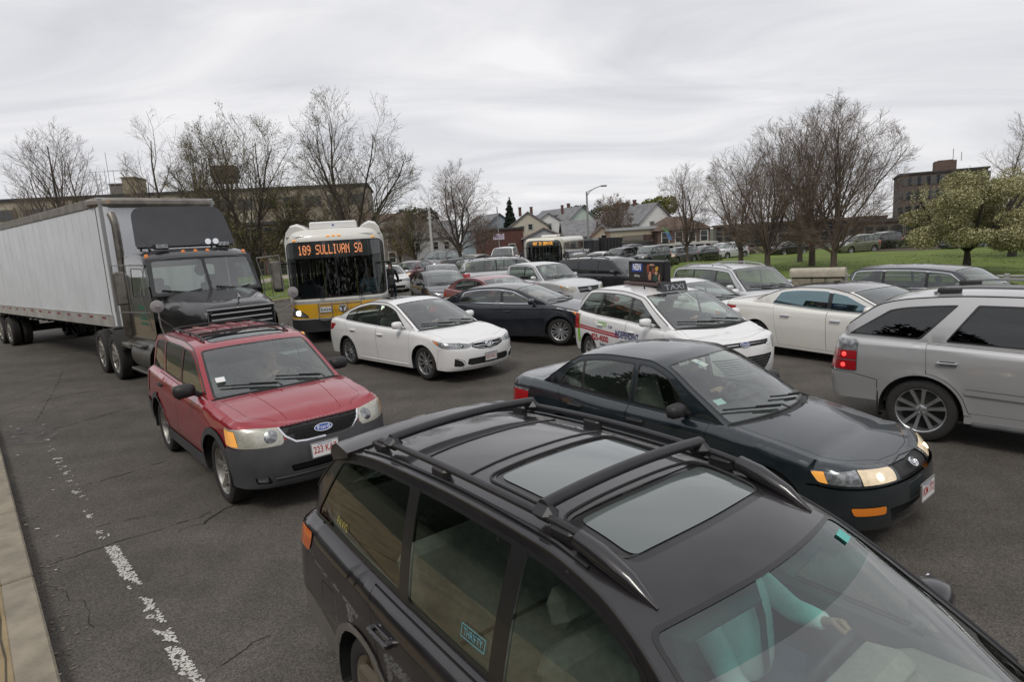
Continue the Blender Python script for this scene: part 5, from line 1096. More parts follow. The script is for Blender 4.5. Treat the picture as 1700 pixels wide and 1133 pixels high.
def bus_first(loc, rz):
    root = thing('city_bus', 'white and yellow city bus with orange destination sign reading 109 SULLIVAN SQ', 'bus', loc, rz)
    CREAM = paint('bus_white', (.66, .65, .60), 0, .35, .8, .12); YEL = paint('bus_yellow', (.62, .34, .01), 0, .35, .8, .15); GRY = mat('bus_grey', (.30, .31, .31), .5, noise=(4, .2)); BB = mat('bumper_black', (.02, .02, .021), .6); SG = mat('sign_glass', (.03, .035, .035), .08, coat=1)
    m = {'windshield': GLV, 'sign_panel': SG, 'yellow_band': YEL, 'grey_band': GRY, 'bumper': BB, 'headlight#0': CLR, 'side_band': YEL, 'glass_frame': TRIM, 'headlamp_housing': BLK}
    fr = [('bumper', [(-1.4, .2), (.02, .2), (.02, .62), (-1.4, .62)], .02), ('grey_band', [(-1.4, 1.04), (.02, 1.04), (.02, 1.10), (-1.4, 1.10)], .004), ('yellow_band', [(-1.4, .64), (.02, .64), (.02, 1.03), (-1.4, 1.03)], .004),
          ('glass_frame', rnd([(-1.27, 1.16, .16), (.3, 1.16, 0), (.3, 2.66, 0), (-1.27, 2.66, .20)], .1), .002), ('windshield', rnd([(-1.235, 1.19, .14), (-.02, 1.19, .01), (-.02, 2.22, .01), (-1.235, 2.22, .02)], .1), -.002), ('sign_panel', rnd([(-1.235, 2.25, .02), (.3, 2.25, 0), (.3, 2.63, 0), (-1.235, 2.63, .16)], .1), .003),
          ('headlamp_housing', rnd([(-1.26, .70), (-.82, .66), (-.86, .74), (-1.10, .92, .1), (-1.26, .94)], .04), .008), ('headlight#0', rnd([(-1.24, .72), (-.86, .68), (-.90, .74), (-1.12, .88, .08), (-1.24, .90)], .04), .012)]
    o = dict(w=2.58, h=2.98, len=12.2, slope=.045, front=fr, mats=m, white=CREAM, band=(.62, 1.02), winz=(1.35, 2.25), nwin=8, wipz=1.12, wipd=.22, mirz=1.62)
    MF = bus(root, o); P = lambda y, z, d=.02: Vector(MF(np.array([y]), np.array([z]))[0]) + Vector((d, 0, 0)); B = basis((1, 0, .02))
    dot_sign('destination_text', '109 SULLIVAN SQ', mat('sign_orange', (.6, .22, .09), .5, emit=((1.0, .36, .15), .50)), root, Matrix.Translation(P(0, 2.44, .07)) @ B.to_4x4() @ Matrix.Translation((-.10, 0, 0)), 1.62, .245)
    for y, z in ((-.14, 2.78), (0, 2.785), (.14, 2.78), (-1.0, 2.70), (1.0, 2.70)):
        b = MB(); b.box(P(y, z, .0), (.04, .10, .05), bev=.015); b.build('marker_lamp', AMBL, root)
    for sy in (-1, 1):
        b = MB(); b.lathe([(0, .012), (.055, .01), (.07, 0)], 14, basis((1, 0, 0)), P(sy * 1.08, .80, .03)); b.build('headlamp_bulb', LITW if sy < 0 else LITW, root)
    M = Matrix.Translation(P(-.38, .88)) @ B.to_4x4(); plate(root, P(-.38, .86), (1, 0, 0), '5424', mat('plate_dark', (.10, .10, .12), .5), top=None)
    b = MB(); b.lathe([(.11, 0), (.11, .012), (0, .013)], 24, basis((1, 0, 0)), P(.06, .87, .01)); d = b.build('emblem_disc', STK, root); b = MB(); b.box(P(.06, .91, .027), (.004, .13, .035)); b.box(P(.06, .85, .028), (.004, .038, .12)); b.build('emblem_letter', BLK, d)
    b = MB(); b.tube([P(.06, .87, .024) + Vector((0, .098 * math.cos(q), .098 * math.sin(q))) for q in np.linspace(0, 2 * math.pi, 24, endpoint=False)], .008, 5, closed=True); b.build('emblem_ring', BLK, d)
    b = MB(); b.box((-.9, 0, 3.07), (.9, 1.22, .20), bev=.03); b.build('roof_unit', WHITE, root); b = MB(); b.box((-.445, .0, 3.07), (.01, .05, .04)); b.build('roof_camera', PBLU, root)
    for sy in (-1, 1):
        b = MB(); pts = [(y, z) for y, z in [(.62, 2.93), (.80, 3.10), (.95, 3.16), (1.10, 3.12), (1.20, 2.98), (1.24, 2.80)]]; V = []; F = []
        for x, k in ((-.30, .25), (-.5, .8), (-.8, 1.0), (-11.5, 1.0)):
            V += [(x, sy * y, 2.72 + (z - 2.72) * (.75 + .25 * k)) for y, z in pts]
        for i in range(3):
            for j in range(5): F.append((i * 6 + j, i * 6 + j + 1, (i + 1) * 6 + j + 1, (i + 1) * 6 + j))
        F.append(tuple(range(6))); b.add(V, F); b.build('roof_fairing', CREAM, root, sharp=50)
    b = MB(); b.box(P(-.75, 2.80, -.01), (.02, .6, .012)); b.box(P(.75, 2.80, -.01), (.02, .6, .012)); b.build('vent_slot', GRY, root)
    b = MB(); # folded bicycle rack
    for z in (.60, 1.0): b.tube([P(y, z, .14) for y in np.linspace(-.55, .55, 7)], .016, 6)
    for y in (-.55, -.2, .2, .55): b.tube([P(y, .55, .05), P(y, .60, .14), P(y, 1.02, .14), P(y, 1.06, .10)], .014, 6)
    for y in (-.4, .38): b.tube([P(y, .66, .15) + Vector((0, .16 * math.cos(q), .08 * math.sin(q))) for q in np.linspace(0, 2 * math.pi, 14, endpoint=False)], .010, 5, closed=True)
    b.build('bicycle_rack', mat('rack_steel', (.22, .22, .23), .4, .7), root)
    b = MB(); b.box(P(0, 1.7, .0), (.02, .04, 1.04)); b.build('windshield_post', TRIM, root)
    return root
def bus_second(loc, rz):
    root = thing('city_bus', 'cream city bus farther back with orange sign reading NOT IN SERVICE', 'bus', loc, rz)
    CREAM = paint('bus_cream', (.62, .60, .50), 0, .4, .6, .15); AD = mat('bus_advert', (.22, .18, .11), .5, noise=(1.6, .8)); SG = mat('sign_glass', (.03, .035, .035), .08, coat=1)
    m = {'windshield': GLV, 'sign_panel': SG, 'side_band': AD, 'glass_frame': TRIM, 'lower_band': paint('bus_yellow', (.62, .34, .01)), 'bumper': BLK, 'headlight#0': CLR}
    fr = [('bumper', [(-1.4, .2), (.02, .2), (.02, .55), (-1.4, .55)], .02), ('lower_band', [(-1.4, .56), (.02, .56), (.02, .95), (-1.4, .95)], .003), ('headlight#0', rnd([(-1.2, .66), (-.9, .66), (-.9, .84), (-1.2, .84)], .04), .006), ('glass_frame', rnd([(-1.22, 1.12, .10), (.3, 1.12, 0), (.3, 2.84, 0), (-1.05, 2.84, .22), (-1.20, 2.5, .3)], .1), .002), ('windshield', rnd([(-1.18, 1.16, .08), (-.03, 1.16, .01), (-.03, 2.42, .01), (-1.16, 2.42, .04)], .1), -.002), ('sign_panel', rnd([(-1.12, 2.46, .02), (.3, 2.46, 0), (.3, 2.81, 0), (-1.02, 2.81, .16)], .1), .003)]
    o = dict(w=2.56, h=3.02, len=11.5, slope=.02, front=fr, mats=m, white=CREAM, band=(.55, 1.42), winz=(1.52, 2.55), nwin=7, wipz=1.1, wipd=-.12, mirz=1.9)
    MF = bus(root, o); P = lambda y, z, d=.02: Vector(MF(np.array([y]), np.array([z]))[0]) + Vector((d, 0, 0)); B = basis((1, 0, .02))
    dot_sign('destination_text', 'NOT IN SERVICE', mat('sign_amber', (.85, .40, .05), .5, emit=((1.0, .45, .06), 1.0)), root, Matrix.Translation(P(0, 2.64, .05)) @ B.to_4x4(), 1.30, .20, .98)
    b = MB(); b.box((-2.6, .1, 3.10), (1.4, 1.1, .16), bev=.04); b.build('roof_unit', WHITE, root)
    b = MB(); b.box(P(0, 1.78, .0), (.02, .05, 1.26)); b.build('windshield_post', TRIM, root)
    return root
# ---------------------------------------------------------------- lorry
def panel(root, name, fn, out, rg, mats, base, ga=.3, h=.08, ctr=(0, 0, 1.5)):
    for ky, p in patch(fn, out, rg, ga, ga, h).items():
        p = orient(p, ctr); nm = ky.split('#')[0]; mk(name if nm == 'body' else nm, p[0], p[1], mats.get(ky, mats.get(nm, base)), root, p[2])
def tractor(loc, rz):
    root = thing('semi_tractor', 'black truck tractor with chrome grille bars and dark roof wind deflector', 'truck', loc, rz)
    BP = paint('truck_black', (.010, .0095, .0105), .1, .35, 1, .035); STEEL = mat('worn_steel', (.20, .185, .165), .45, .7, noise=(7, .35)); FR = mat('frame_black', (.018, .017, .016), .75, noise=(6, .4)); DEF = mat('deflector_grey', (.045, .046, .052), .55, noise=(3, .12))
    cw = 1.06
    # cab sides
    for sy in (-1, 1):
        fn = lambda x, z: np.stack([x, sy * (cw - .04 * np.maximum(np.asarray(z) - 1.9, 0)), z], -1)
        out = rnd([(-1.35, .75), (.45, .75), (.42, 1.95, .02), (.10, 2.62, .06), (-.1, 2.72, .1), (-1.30, 2.74, .08)], .05)
        rg = [('gap', rnd([(-.95, .82), (.34, .82), (.33, 1.9), (.06, 2.52), (-.92, 2.55)], .08), -.006), ('door', rnd([(-.942, .828), (.332, .828), (.322, 1.9), (.052, 2.512), (-.912, 2.542)], .08), .0), ('window_trim', rnd([(-.86, 1.88), (.27, 1.88), (.0, 2.46), (-.84, 2.48)], .07), .003), ('side_window', rnd([(-.83, 1.91), (.22, 1.91), (-.02, 2.43), (-.81, 2.45)], .06), -.004)]
        panel(root, 'cab_side', fn, out, rg, {'gap': GAP, 'window_trim': TRIM, 'side_window': GL}, BP)
        for i, (z, w_, t) in enumerate(((1.70, .42, ''), (1.58, .30, ''), (1.48, .40, ''), (1.38, .34, ''))):
            b = MB()
            for k in range(9 if i else 7): b.box((-.30 + (k - 3.5) * .055, sy * (cw + .002), z), (.038, .003, .05 if i else .075))
            tag(b.build('door_lettering', mat('lettering_green', (.02, .15, .09), .5), root), kind='stuff')
        b = MB(); b.tube([(-.86, sy * (cw + .05), 1.72), (-.70, sy * (cw + .05), 1.72)], .014, 6); b.build('door_handle', CHR, root)
    # roof, back wall, floor
    b = MB(); V = []; F = []; prof = [(.13, 2.62), (.02, 2.72), (-.25, 2.80), (-.8, 2.82), (-1.28, 2.78), (-1.34, 2.70)]; ys = np.linspace(-1, 1, 11)
    for x, z in prof:
        for y in ys: V.append((x + (.12 * (1 - y * y) if x > 0 else 0), y * (cw - .025) * (1 if abs(y) < 1 else 1.0), z - .10 * abs(y) ** 5))
    for i in range(len(prof) - 1):
        for j in range(10): F.append((i * 11 + j, i * 11 + j + 1, (i + 1) * 11 + j + 1, (i + 1) * 11 + j))
    b.add(V, F); b.build('cab_roof', BP, root, sharp=50)
    fn = lambda y, z: np.stack([np.full_like(np.asarray(y, float), -1.35), y, z], -1)
    panel(root, 'back_wall', fn, [(-cw, .75), (cw, .75), (cw - .04, 2.70), (-cw + .04, 2.70)], [('back_window', rnd([(-.75, 1.85), (.75, 1.85), (.75, 2.45), (-.75, 2.45)], .08), 0)], {'back_window': GL}, BP, ctr=(0, 0, 1.7))
    b = MB(); b.box((-.45, 0, .85), (1.75, 2.0, .12)); b.build('cab_floor', FR, root)
    # windscreen: two flat panes in a surround
    A = lambda y, t: np.stack([.44 - .33 * np.asarray(t) + .12 * (1 - (np.asarray(y) / 1.0) ** 2), np.asarray(y) * (cw - .03 - .03 * np.asarray(t)) / 1.0, 1.93 + .70 * np.asarray(t)], -1)
    panel(root, 'windshield_surround', A, [(-1, 0), (1, 0), (1, 1), (-1, 1)], [('windshield#a', rnd([(-.94, .07), (-.03, .05), (-.03, .93), (-.90, .93)], .06), -.004), ('windshield#b', rnd([(.94, .07), (.03, .05), (.03, .93), (.90, .93)], .06), -.004)], {'windshield': GLW}, TRIM, ga=.15, ctr=(-.8, 0, 1.9))
    for y in (-.42, .52):
        b = MB(); q = [Vector(A(np.array([y + k]), np.array([.02 + .25 * abs(k)]))[0]) + Vector((.02, 0, .012)) for k in np.linspace(-.42, .25, 6)]; b.tube(q, .012, 5); b.build('wiper', BLK, root)
    # bonnet
    b = MB(); V = []; F = []; st = [(.50, 1.00, 1.98), (.7, .98, 1.96), (1.1, .92, 1.90), (1.5, .84, 1.83), (1.80, .73, 1.76), (1.92, .68, 1.72), (1.95, .66, 1.66)]; n = 17
    for x, w_, zt in st:
        for j in range(n):
            q = math.pi * j / (n - 1); c, s_ = math.cos(q), math.sin(q); V.append((x, math.copysign(abs(c) ** .38, c) * w_, .95 + (zt - .95) * abs(s_) ** .32 if s_ > 1e-6 else .95))
    for i in range(len(st) - 1):
        for j in range(n - 1): F.append((i * n + j, i * n + j + 1, (i + 1) * n + j + 1, (i + 1) * n + j))
    b.add(V, F); b.build('hood', BP, root, sharp=50)
    b = MB(); b.box((.50, 0, 1.92), (.16, 1.98, .06), bev=.02); b.build('cowl', BLK, root)
    b = MB(); b.box((1.915, 0, 1.30), (.05, 1.22, .76), bev=.04); g = b.build('grille_back', GAP, root)
    for k in range(7):
        b = MB(); z = .98 + k * .10; b.tube([(1.955, y, z) for y in np.linspace(-.54, .54, 7)], .013, 6); b.build('grille_bar', mat('bright_bar', (.62, .62, .63), .35, .55), root)
    b = MB(); fr = [(1.96, -.60, .92), (1.96, .60, .92), (1.95, .60, 1.66), (1.95, -.60, 1.66)]; b.tube(fr, .022, 6, closed=True); b.build('grille_surround', mat('dull_chrome', (.40, .40, .41), .3, .9), root)
    b = MB(); b.box((1.86, 0, 1.80), (.06, .04, .10), bev=.012); b.box((1.90, 0, 1.85), (.10, .035, .05), bev=.012); b.lathe([(.03, 0), (.02, .03), (.025, .06), (0, .07)], 8, c=(1.86, 0, 1.84)); b.build('hood_ornament', CHR, root)
    # wings, headlamps, bumper
    for sy in (-1, 1):
        b = MB(); V = []; F = []; m_ = 13
        for i, q in enumerate(np.linspace(R(-10), R(178), m_)):
            r = .66; x, z = 1.05 + r * math.cos(q) * 1.15, .54 + r * math.sin(q) * .95
            for y in (.62, 1.10, 1.20, 1.22): V.append((x, sy * y, z - (.0 if y < 1.15 else .03 if y < 1.21 else .10)))
        for i in range(m_ - 1):
            for j in range(3): F.append((i * 4 + j, i * 4 + j + 1, (i + 1) * 4 + j + 1, (i + 1) * 4 + j))
        b.add(V, F); b.build('front_wing', BP, root, sharp=50)
        b = MB(); b.box((1.80, sy * .98, .92), (.16, .36, .22), bev=.05); l = b.build('headlight', CLR, root); b = MB(); b.box((1.72, sy * 1.19, .92), (.18, .06, .20), bev=.02); b.build('turn_lens', AMBL if sy > 0 else AMBL, l)
        # round mirror on a stalk
        b = MB(); b.tube([(1.30, sy * 1.12, 1.15), (1.42, sy * 1.22, 1.45), (1.45, sy * 1.24, 1.78)], .014, 6); b.tube([(1.45, sy * 1.24, 1.6), (1.1, sy * .86, 1.3)], .008, 5); b.lathe([(.0, .012), (.09, .010), (.112, .0), (.112, -.012), (0, -.015)], 24, basis((1, 0, .05)), (1.45, sy * 1.24, 1.80)); b.lathe([(.025, .03), (.03, .05), (0, .06)], 8, basis((1, 0, .05)), (1.45, sy * 1.24, 1.80)); b.build('round_mirror', mat('mirror_back', (.30, .28, .28), .5, .3), root)
        # west coast mirror
        b = MB(); b.tube([(.28, sy * (cw), 2.52), (.22, sy * (cw + .52), 2.55), (.22, sy * (cw + .55), 1.70), (.30, sy * (cw + .02), 1.62)], .013, 6); b.tube([(.22, sy * (cw + .30), 2.54), (.22, sy * (cw + .30), 1.66)], .010, 5); b.tube([(.28, sy * cw, 2.50), (.25, sy * (cw + .12), 2.0), (.36, sy * (cw + .03), 1.25)], .011, 6); br = b.build('mirror_bracket', mat('bracket_steel', (.30, .29, .27), .35, .8), root)
        b = MB(); b.box((.22, sy * (cw + .42), 2.12), (.07, .20, .62), bev=.03); b.build('side_mirror', STEEL, br)
        # exhaust stack with heat shield
        b = MB(); b.tube([(-1.52, sy * 1.02, .9), (-1.52, sy * 1.02, 3.05), (-1.53, sy * 1.02, 3.35), (-1.57, sy * 1.03, 3.50), (-1.64, sy * 1.04, 3.60)], [.078, .076, .074, .076, .08], 14); b.build('exhaust_stack', STEEL, root)
        b = MB(); b.lathe([(.14, 0), (.15, .02), (.15, 1.25), (.13, 1.28)], 16, c=(-1.52, sy * 1.02, 1.05)); b.build('exhaust_muffler', mat('muffler_steel', (.13, .12, .105), .5, .7, noise=(5, .3)), root)
        b = MB(); b.lathe([(0, -.02), (.33, -.02), (.33, 1.3), (0, 1.3)], 22, Matrix(((0, 0, 1), (1, 0, 0), (0, 1, 0))), (-1.0, sy * .88, .72)); b.box((-.3, sy * 1.16, .46), (1.2, .22, .05), bev=.01); b.box((-.5, sy * 1.12, .95), (.9, .26, .05), bev=.01); b.build('fuel_tank', mat('tank_alloy', (.15, .145, .135), .45, .8, noise=(5, .3)), root)
        b = MB(); b.box((-1.75, sy * .98, .84), (.9, .34, .10), bev=.02); b.build('deck_step', STEEL, root)
    b = MB(); b.box((1.98, 0, .55), (.12, 2.36, .34), bev=.05); b.build('bumper', mat('dull_chrome', (.4, .4, .41), .3, .9), root)
    # frame and wheels
    b = MB(); b.box((-1.5, .42, .80), (6.2, .10, .26)); b.box((-1.5, -.42, .80), (6.2, .10, .26)); b.box((-3.2, 0, 1.02), (1.0, 1.0, .14), bev=.03); b.tube([(-2.55, -.9, .52), (-2.55, .9, .52)], .09, 10); b.tube([(-3.88, -.9, .52), (-3.88, .9, .52)], .09, 10); b.tube([(1.05, -.9, .50), (1.05, .9, .50)], .07, 10); b.build('chassis', FR, root)
    for x in (1.05,):
        for sy in (-1, 1): wheel(root, x, sy * 1.02, .52, .28, sy, 'disc', 5, STEEL, R(6))
    for x in (-2.55, -3.88):
        for sy in (-1, 1):
            wheel(root, x, sy * 1.08, .52, .26, sy, 'disc', 5, DALU); wheel(root, x, sy * .76, .52, .26, sy, 'disc', 5, DALU)
    for sy in (-1, 1):
        b = MB(); V = []; F = []
        for i, q in enumerate(np.linspace(R(20), R(95), 7)):
            for y in (.66, 1.22): V.append((-2.55 + .62 * math.cos(q), sy * y, .52 + .60 * math.sin(q)))
        for i in range(6): F.append((2 * i, 2 * i + 1, 2 * i + 3, 2 * i + 2))
        b.add(V, F); b.build('mud_guard', FR, root)
    # cab interior
    for y in (-.55, .55):
        b = MB(); b.box((-.75, y, 1.35), (.5, .52, .16), bev=.05); b.box((-1.0, y, 1.72), (.14, .50, .70), bev=.05); b.box((-1.02, y, 2.14), (.10, .28, .18), bev=.04); b.build('cab_seat', mat('cab_seat_grey', (.05, .05, .055), .85), root)
    b = MB(); b.box((.22, 0, 1.80), (.40, 1.98, .22), bev=.06); b.build('dashboard', DASH, root)
    b = MB(); M = Matrix.Rotation(R(-40), 3, 'Y'); b.tube([Vector((-.12, .55, 1.90)) + M @ Vector((.23 * math.cos(q), .23 * math.sin(q), 0)) for q in np.linspace(0, 2 * math.pi, 20, endpoint=False)], .015, 6, closed=True); b.build('steering_wheel', DASH, root)
    b = MB(); b.lathe([(.0, 0), (.10, .01), (.12, .03)], 16, basis((1, 0, 0)), (.18, -.05, 2.36)); b.tube([(.18, -.05, 2.36), (.1, -.05, 2.6)], .012, 5); b.build('cab_fan', BLK, root)
    # roof lamps, horns, deflector
    for y in (-.92, -.28, -.05, .18, .92):
        b = MB(); b.lathe([(.045, 0), (.045, .03), (.03, .07), (0, .08)], 10, c=(-.02 + .10 * (1 - y * y), y, 2.70 - .08 * abs(y) ** 5)); b.build('marker_lamp', AMB, root)
    for y in (-.62, .55):
        b = MB(); b.box((-.10, y, 2.86), (.14, .26, .12), bev=.02); o = b.build('work_lamp', BLK, root); b = MB(); b.box((-.02, y, 2.86), (.02, .22, .08), bev=.01); b.build('lamp_face', CLR, o)
    b = MB(); b.lathe([(.02, 0), (.025, .3), (.06, .42)], 10, basis((1, 0, .05)), (-.45, .40, 2.90)); b.lathe([(.02, 0), (.025, .3), (.06, .42)], 10, basis((1, 0, .05)), (-.45, .25, 2.90)); b.build('air_horn', CHR, root)
    b = MB(); b.tube([(-.15, -.78, 2.78), (-.45, -.95, 3.25)], .010, 5); b.build('radio_antenna', BLK, root)
    b = MB(); pl = rnd([(-.96, 0, .06), (.96, 0, .06), (.88, .88, .24), (-.88, .88, .24)], .1); ax = Vector((-.42, 0, .91)).normalized(); M = Matrix((Vector((0, 1, 0)), ax, Vector((0, 1, 0)).cross(ax))).transposed()
    V0 = [Vector((-.50, 0, 2.86)) + M @ Vector((p[0], p[1], .10 * (1 - (p[0] / 1.0) ** 2))) for p in pl]; V1 = [Vector((-.50, 0, 2.86)) + M @ Vector((p[0] * .97, p[1], -.06)) for p in pl]; n = len(pl); c0 = len(V0) + len(V1)
    ctr = Vector((-.50, 0, 2.86)) + M @ Vector((0, .5, .10)); V = V0 + V1 + [ctr]; F = [(i, (i + 1) % n, c0) for i in range(n)] + [(i, n + i, n + (i + 1) % n, (i + 1) % n) for i in range(n)] + [tuple(range(2 * n - 1, n - 1, -1))]
    b.add(V, F); b.build('wind_deflector', DEF, root, sharp=40)
    b = MB()
    for y in (-.7, .7): b.tube([(-.6, y, 2.8), (-.85, y, 3.5)], .02, 6); b.tube([(-1.2, y, 2.8), (-.85, y, 3.5)], .02, 6)
    b.build('deflector_strut', FR, root)
    return root
def trailer(loc, rz):
    root = thing('semi_trailer', 'long white box trailer with ribbed sides and grimy top rail', 'trailer', loc, rz)
    L, Wd, z0, z1 = 14.6, 1.295, 1.17, 4.10; WH = mat('trailer_white', (.62, .64, .67), .4, noise=(1.3, .07), bump=(2.0, .25)); RAIL = mat('trailer_rail', (.22, .20, .175), .6, .3, noise=(3, .35)); RIV = mat('rivet_grey', (.28, .28, .29), .5, .5); LOW = mat('trailer_lower', (.34, .33, .31), .55, noise=(2, .25))
    b = MB(); b.box((-L / 2, 0, (z0 + z1) / 2), (L - .06, Wd * 2 - .05, z1 - z0 - .04)); b.build('box_core', mat('core_grey', (.3, .3, .3), .8), root)
    for sy in (-1, 1):
        n = 24; st = (L - .34) / n
        for i in range(n):
            x1 = -.26 - i * st; x0 = x1 - st; b = MB(); V = []; F = []; k = 6
            # each sheet is slightly dished between its posts
            for j in range(k + 1):
                x = x0 + st * j / k; d = .007 * math.sin(math.pi * j / k) * (-1 if (i * 7) % 3 else .4)
                for z in np.linspace(z0 + .30, z1 - .20, 5): V.append((x, sy * (Wd + .004 + d * math.sin(math.pi * (z - z0) / (z1 - z0))), z))
            for j in range(k):
                for q in range(4): F.append((j * 5 + q, j * 5 + q + 1, (j + 1) * 5 + q + 1, (j + 1) * 5 + q))
            b.add(V, F); b.build('side_sheet', WH, root)
            b = MB(); b.box((x1, sy * (Wd + .004), (z0 + z1) / 2 + .05), (.05, .010, z1 - z0 - .50)); b.build('side_post', WH, root)
        b = MB(); b.box((-L / 2, sy * (Wd + .012), z1 - .10), (L - .3, .03, .20), bev=.008); b.build('top_rail', RAIL, root)
        b = MB(); b.box((-L / 2, sy * (Wd + .012), z0 + .15), (L - .3, .03, .30), bev=.008); b.build('bottom_rail', LOW, root)
        for i in range(16):
            b = MB(); b.box((-.75 - i * .92, sy * (Wd + .030), z0 + .21), (.26, .004, .05)); b.build('reflector_strip', mat('reflector_red', (.22, .035, .03), .5) if i % 1 == 0 else WHITE, root)
        b = MB()
        for i in range(150): b.box((-.35 - i * (L - .5) / 150, sy * (Wd + .030), z1 - .175), (.018, .006, .018)); b.box((-.35 - i * (L - .5) / 150, sy * (Wd + .030), z0 + .27), (.018, .006, .018))
        tag(b.build('rail_rivets', RIV, root), kind='stuff')
        b = MB(); b.box((-.20, sy * (Wd - .02), (z0 + z1) / 2), (.016, .06, z1 - z0 - .2)); b.build('corner_seam', GAP, root)
    # rounded front corners and front sheets
    for sy in (-1, 1):
        b = MB(); V = []; F = []; n = 7
        for i, q in enumerate(np.linspace(0, math.pi / 2, n)):
            for z in (z0 + .02, z1 - .20): V.append((-.20 + .20 * math.sin(q), sy * (Wd - .20 + .205 * math.cos(q)), z))
        for i in range(n - 1): F.append((2 * i, 2 * i + 1, 2 * i + 3, 2 * i + 2))
        b.add(V, F); b.build('front_corner', WH, root, sharp=60)
    yb = np.linspace(-(Wd - .20), Wd - .20, 5)
    for i in range(4):
        b = MB(); b.box((.0, (yb[i] + yb[i + 1]) / 2, (z0 + z1) / 2 - .05), (.012, yb[1] - yb[0] - .012, z1 - z0 - .34)); b.build('front_sheet', WH, root)
    b = MB()
    for y in yb[1:-1]:
        for dy in (-.05, .05):
            for z in np.arange(z0 + .3, z1 - .25, .055): b.box((.008, y + dy, z), (.008, .014, .014))
    for y in np.arange(-Wd + .25, Wd - .2, .055): b.box((.008, y, z1 - .24), (.008, .016, .016))
    tag(b.build('front_rivets', RIV, root), kind='stuff')
    b = MB(); b.tube([(-.45, -Wd - .012, z1 - .10), (-.20, -Wd + .0, z1 - .10), (.0, -Wd + .22, z1 - .10), (.01, 0, z1 - .10), (.0, Wd - .22, z1 - .10), (-.20, Wd, z1 - .10), (-.45, Wd + .012, z1 - .10)], .10, 8); b.build('front_rail', RAIL, root)
    b = MB(); b.box((-.11, 0, z0 + .12), (.24, Wd * 2 - .3, .26), bev=.03); b.build('front_sill', LOW, root)
    for y in (-Wd + .3, Wd - .3):
        b = MB(); b.box((.06, y * 1.05 if y < 0 else y, z1 - .10), (.06, .14, .07), bev=.02); b.build('marker_lamp', AMB if y < 0 else mat('marker_green', (.03, .10, .06), .4), root)
    M = Matrix.Translation((.012, .12, z1 - .42)) @ basis((1, 0, 0)).to_4x4(); text('trailer_lettering', 'Refrigerated Freight, Inc', mat('faded_print', (.20, .19, .15), .6), root, M, 1.15, .10)
    b = MB(); b.box((.010, .0, z1 - .31), (.006, .9, .06)); b.build('faded_label', mat('faded_label', (.36, .34, .36), .6), root)
    b = MB(); b.box((-L / 2, 0, z1 - .005), (L - .1, Wd * 2 - .04, .02)); b.build('roof', WH, root)
    # running gear
    FR = MATS['frame_black']; b = MB()
    for y in (-.5, .5): b.box((-L / 2 - 1, y, z0 - .10), (L - 4, .12, .20))
    for i in range(22): b.box((-1.2 - i * .6, 0, z0 - .05), (.06, Wd * 2 - .1, .09))
    for x in (-11.2, -12.5): b.tube([(x, -.95, .50), (x, .95, .50)], .08, 10); b.box((x, .5, .72), (.9, .12, .2)); b.box((x, -.5, .72), (.9, .12, .2))
    b.build('underframe', FR, root)
    for sy in (-1, 1):
        for x in (-11.2, -12.5):
            for y in (1.12, .80): wheel(root, x, sy * y, .51, .26, sy, 'disc', 5, DALU)
        b = MB(); b.box((-3.0, sy * .85, .72), (.16, .14, .95)); b.box((-3.0, sy * .85, .24), (.28, .26, .04)); b.tube([(-3.0, sy * .85, .9), (-2.4, sy * .5, 1.15)], .03, 6); b.build('landing_leg', FR, root)
        b = MB(); b.box((-13.3, sy * .95, .62), (.02, .6, .75)); b.build('mud_flap', BLK, root)
    return root
def dump_truck(loc, rz):
    root = thing('dump_truck', 'dark dump truck with a boxy body stopped beyond the cream bus', 'truck', loc, rz)
    DK = mat('dump_body', (.022, .022, .024), .6, noise=(3, .3)); b = MB(); V = [(-4.6, -1.2, 1.1), (-.4, -1.2, 1.1), (-.4, 1.2, 1.1), (-4.6, 1.2, 1.1), (-4.8, -1.25, 2.5), (-.3, -1.25, 2.6), (-.3, 1.25, 2.6), (-4.8, 1.25, 2.5)]
    b.add(V, [(0, 1, 5, 4), (1, 2, 6, 5), (2, 3, 7, 6), (3, 0, 4, 7), (0, 3, 2, 1)]); b.build('dump_box', DK, root)
    for x in np.linspace(-4.3, -.7, 6):
        for sy in (-1, 1):
            b = MB(); b.box((x, sy * 1.25, 1.8), (.10, .08, 1.4)); b.build('side_rib', DK, root)
    b = MB(); b.box((.55, 0, 1.75), (1.5, 2.1, 1.7), bev=.18); b.box((1.7, 0, 1.3), (1.2, 1.6, .8), bev=.14); b.build('cab', mat('dump_cab', (.02, .022, .022), .4, coat=.6), root)
    b = MB(); b.box((1.312, 0, 2.05), (.02, 1.8, .7), bev=.05); b.build('windshield', mat('far_glass', (.03, .035, .04), .05, coat=1), root)
    for x in (1.6, -2.6, -3.9):
        for sy in (-1, 1): wheel(root, x, sy * 1.0, .5, .3, sy, 'disc', 5, DALU)
    b = MB(); b.box((-1.2, 0, .8), (5.8, .8, .3)); b.build('chassis', FRB, root)
    return root
FRB = mat('frame_black', (.018, .017, .016), .75, noise=(6, .4))
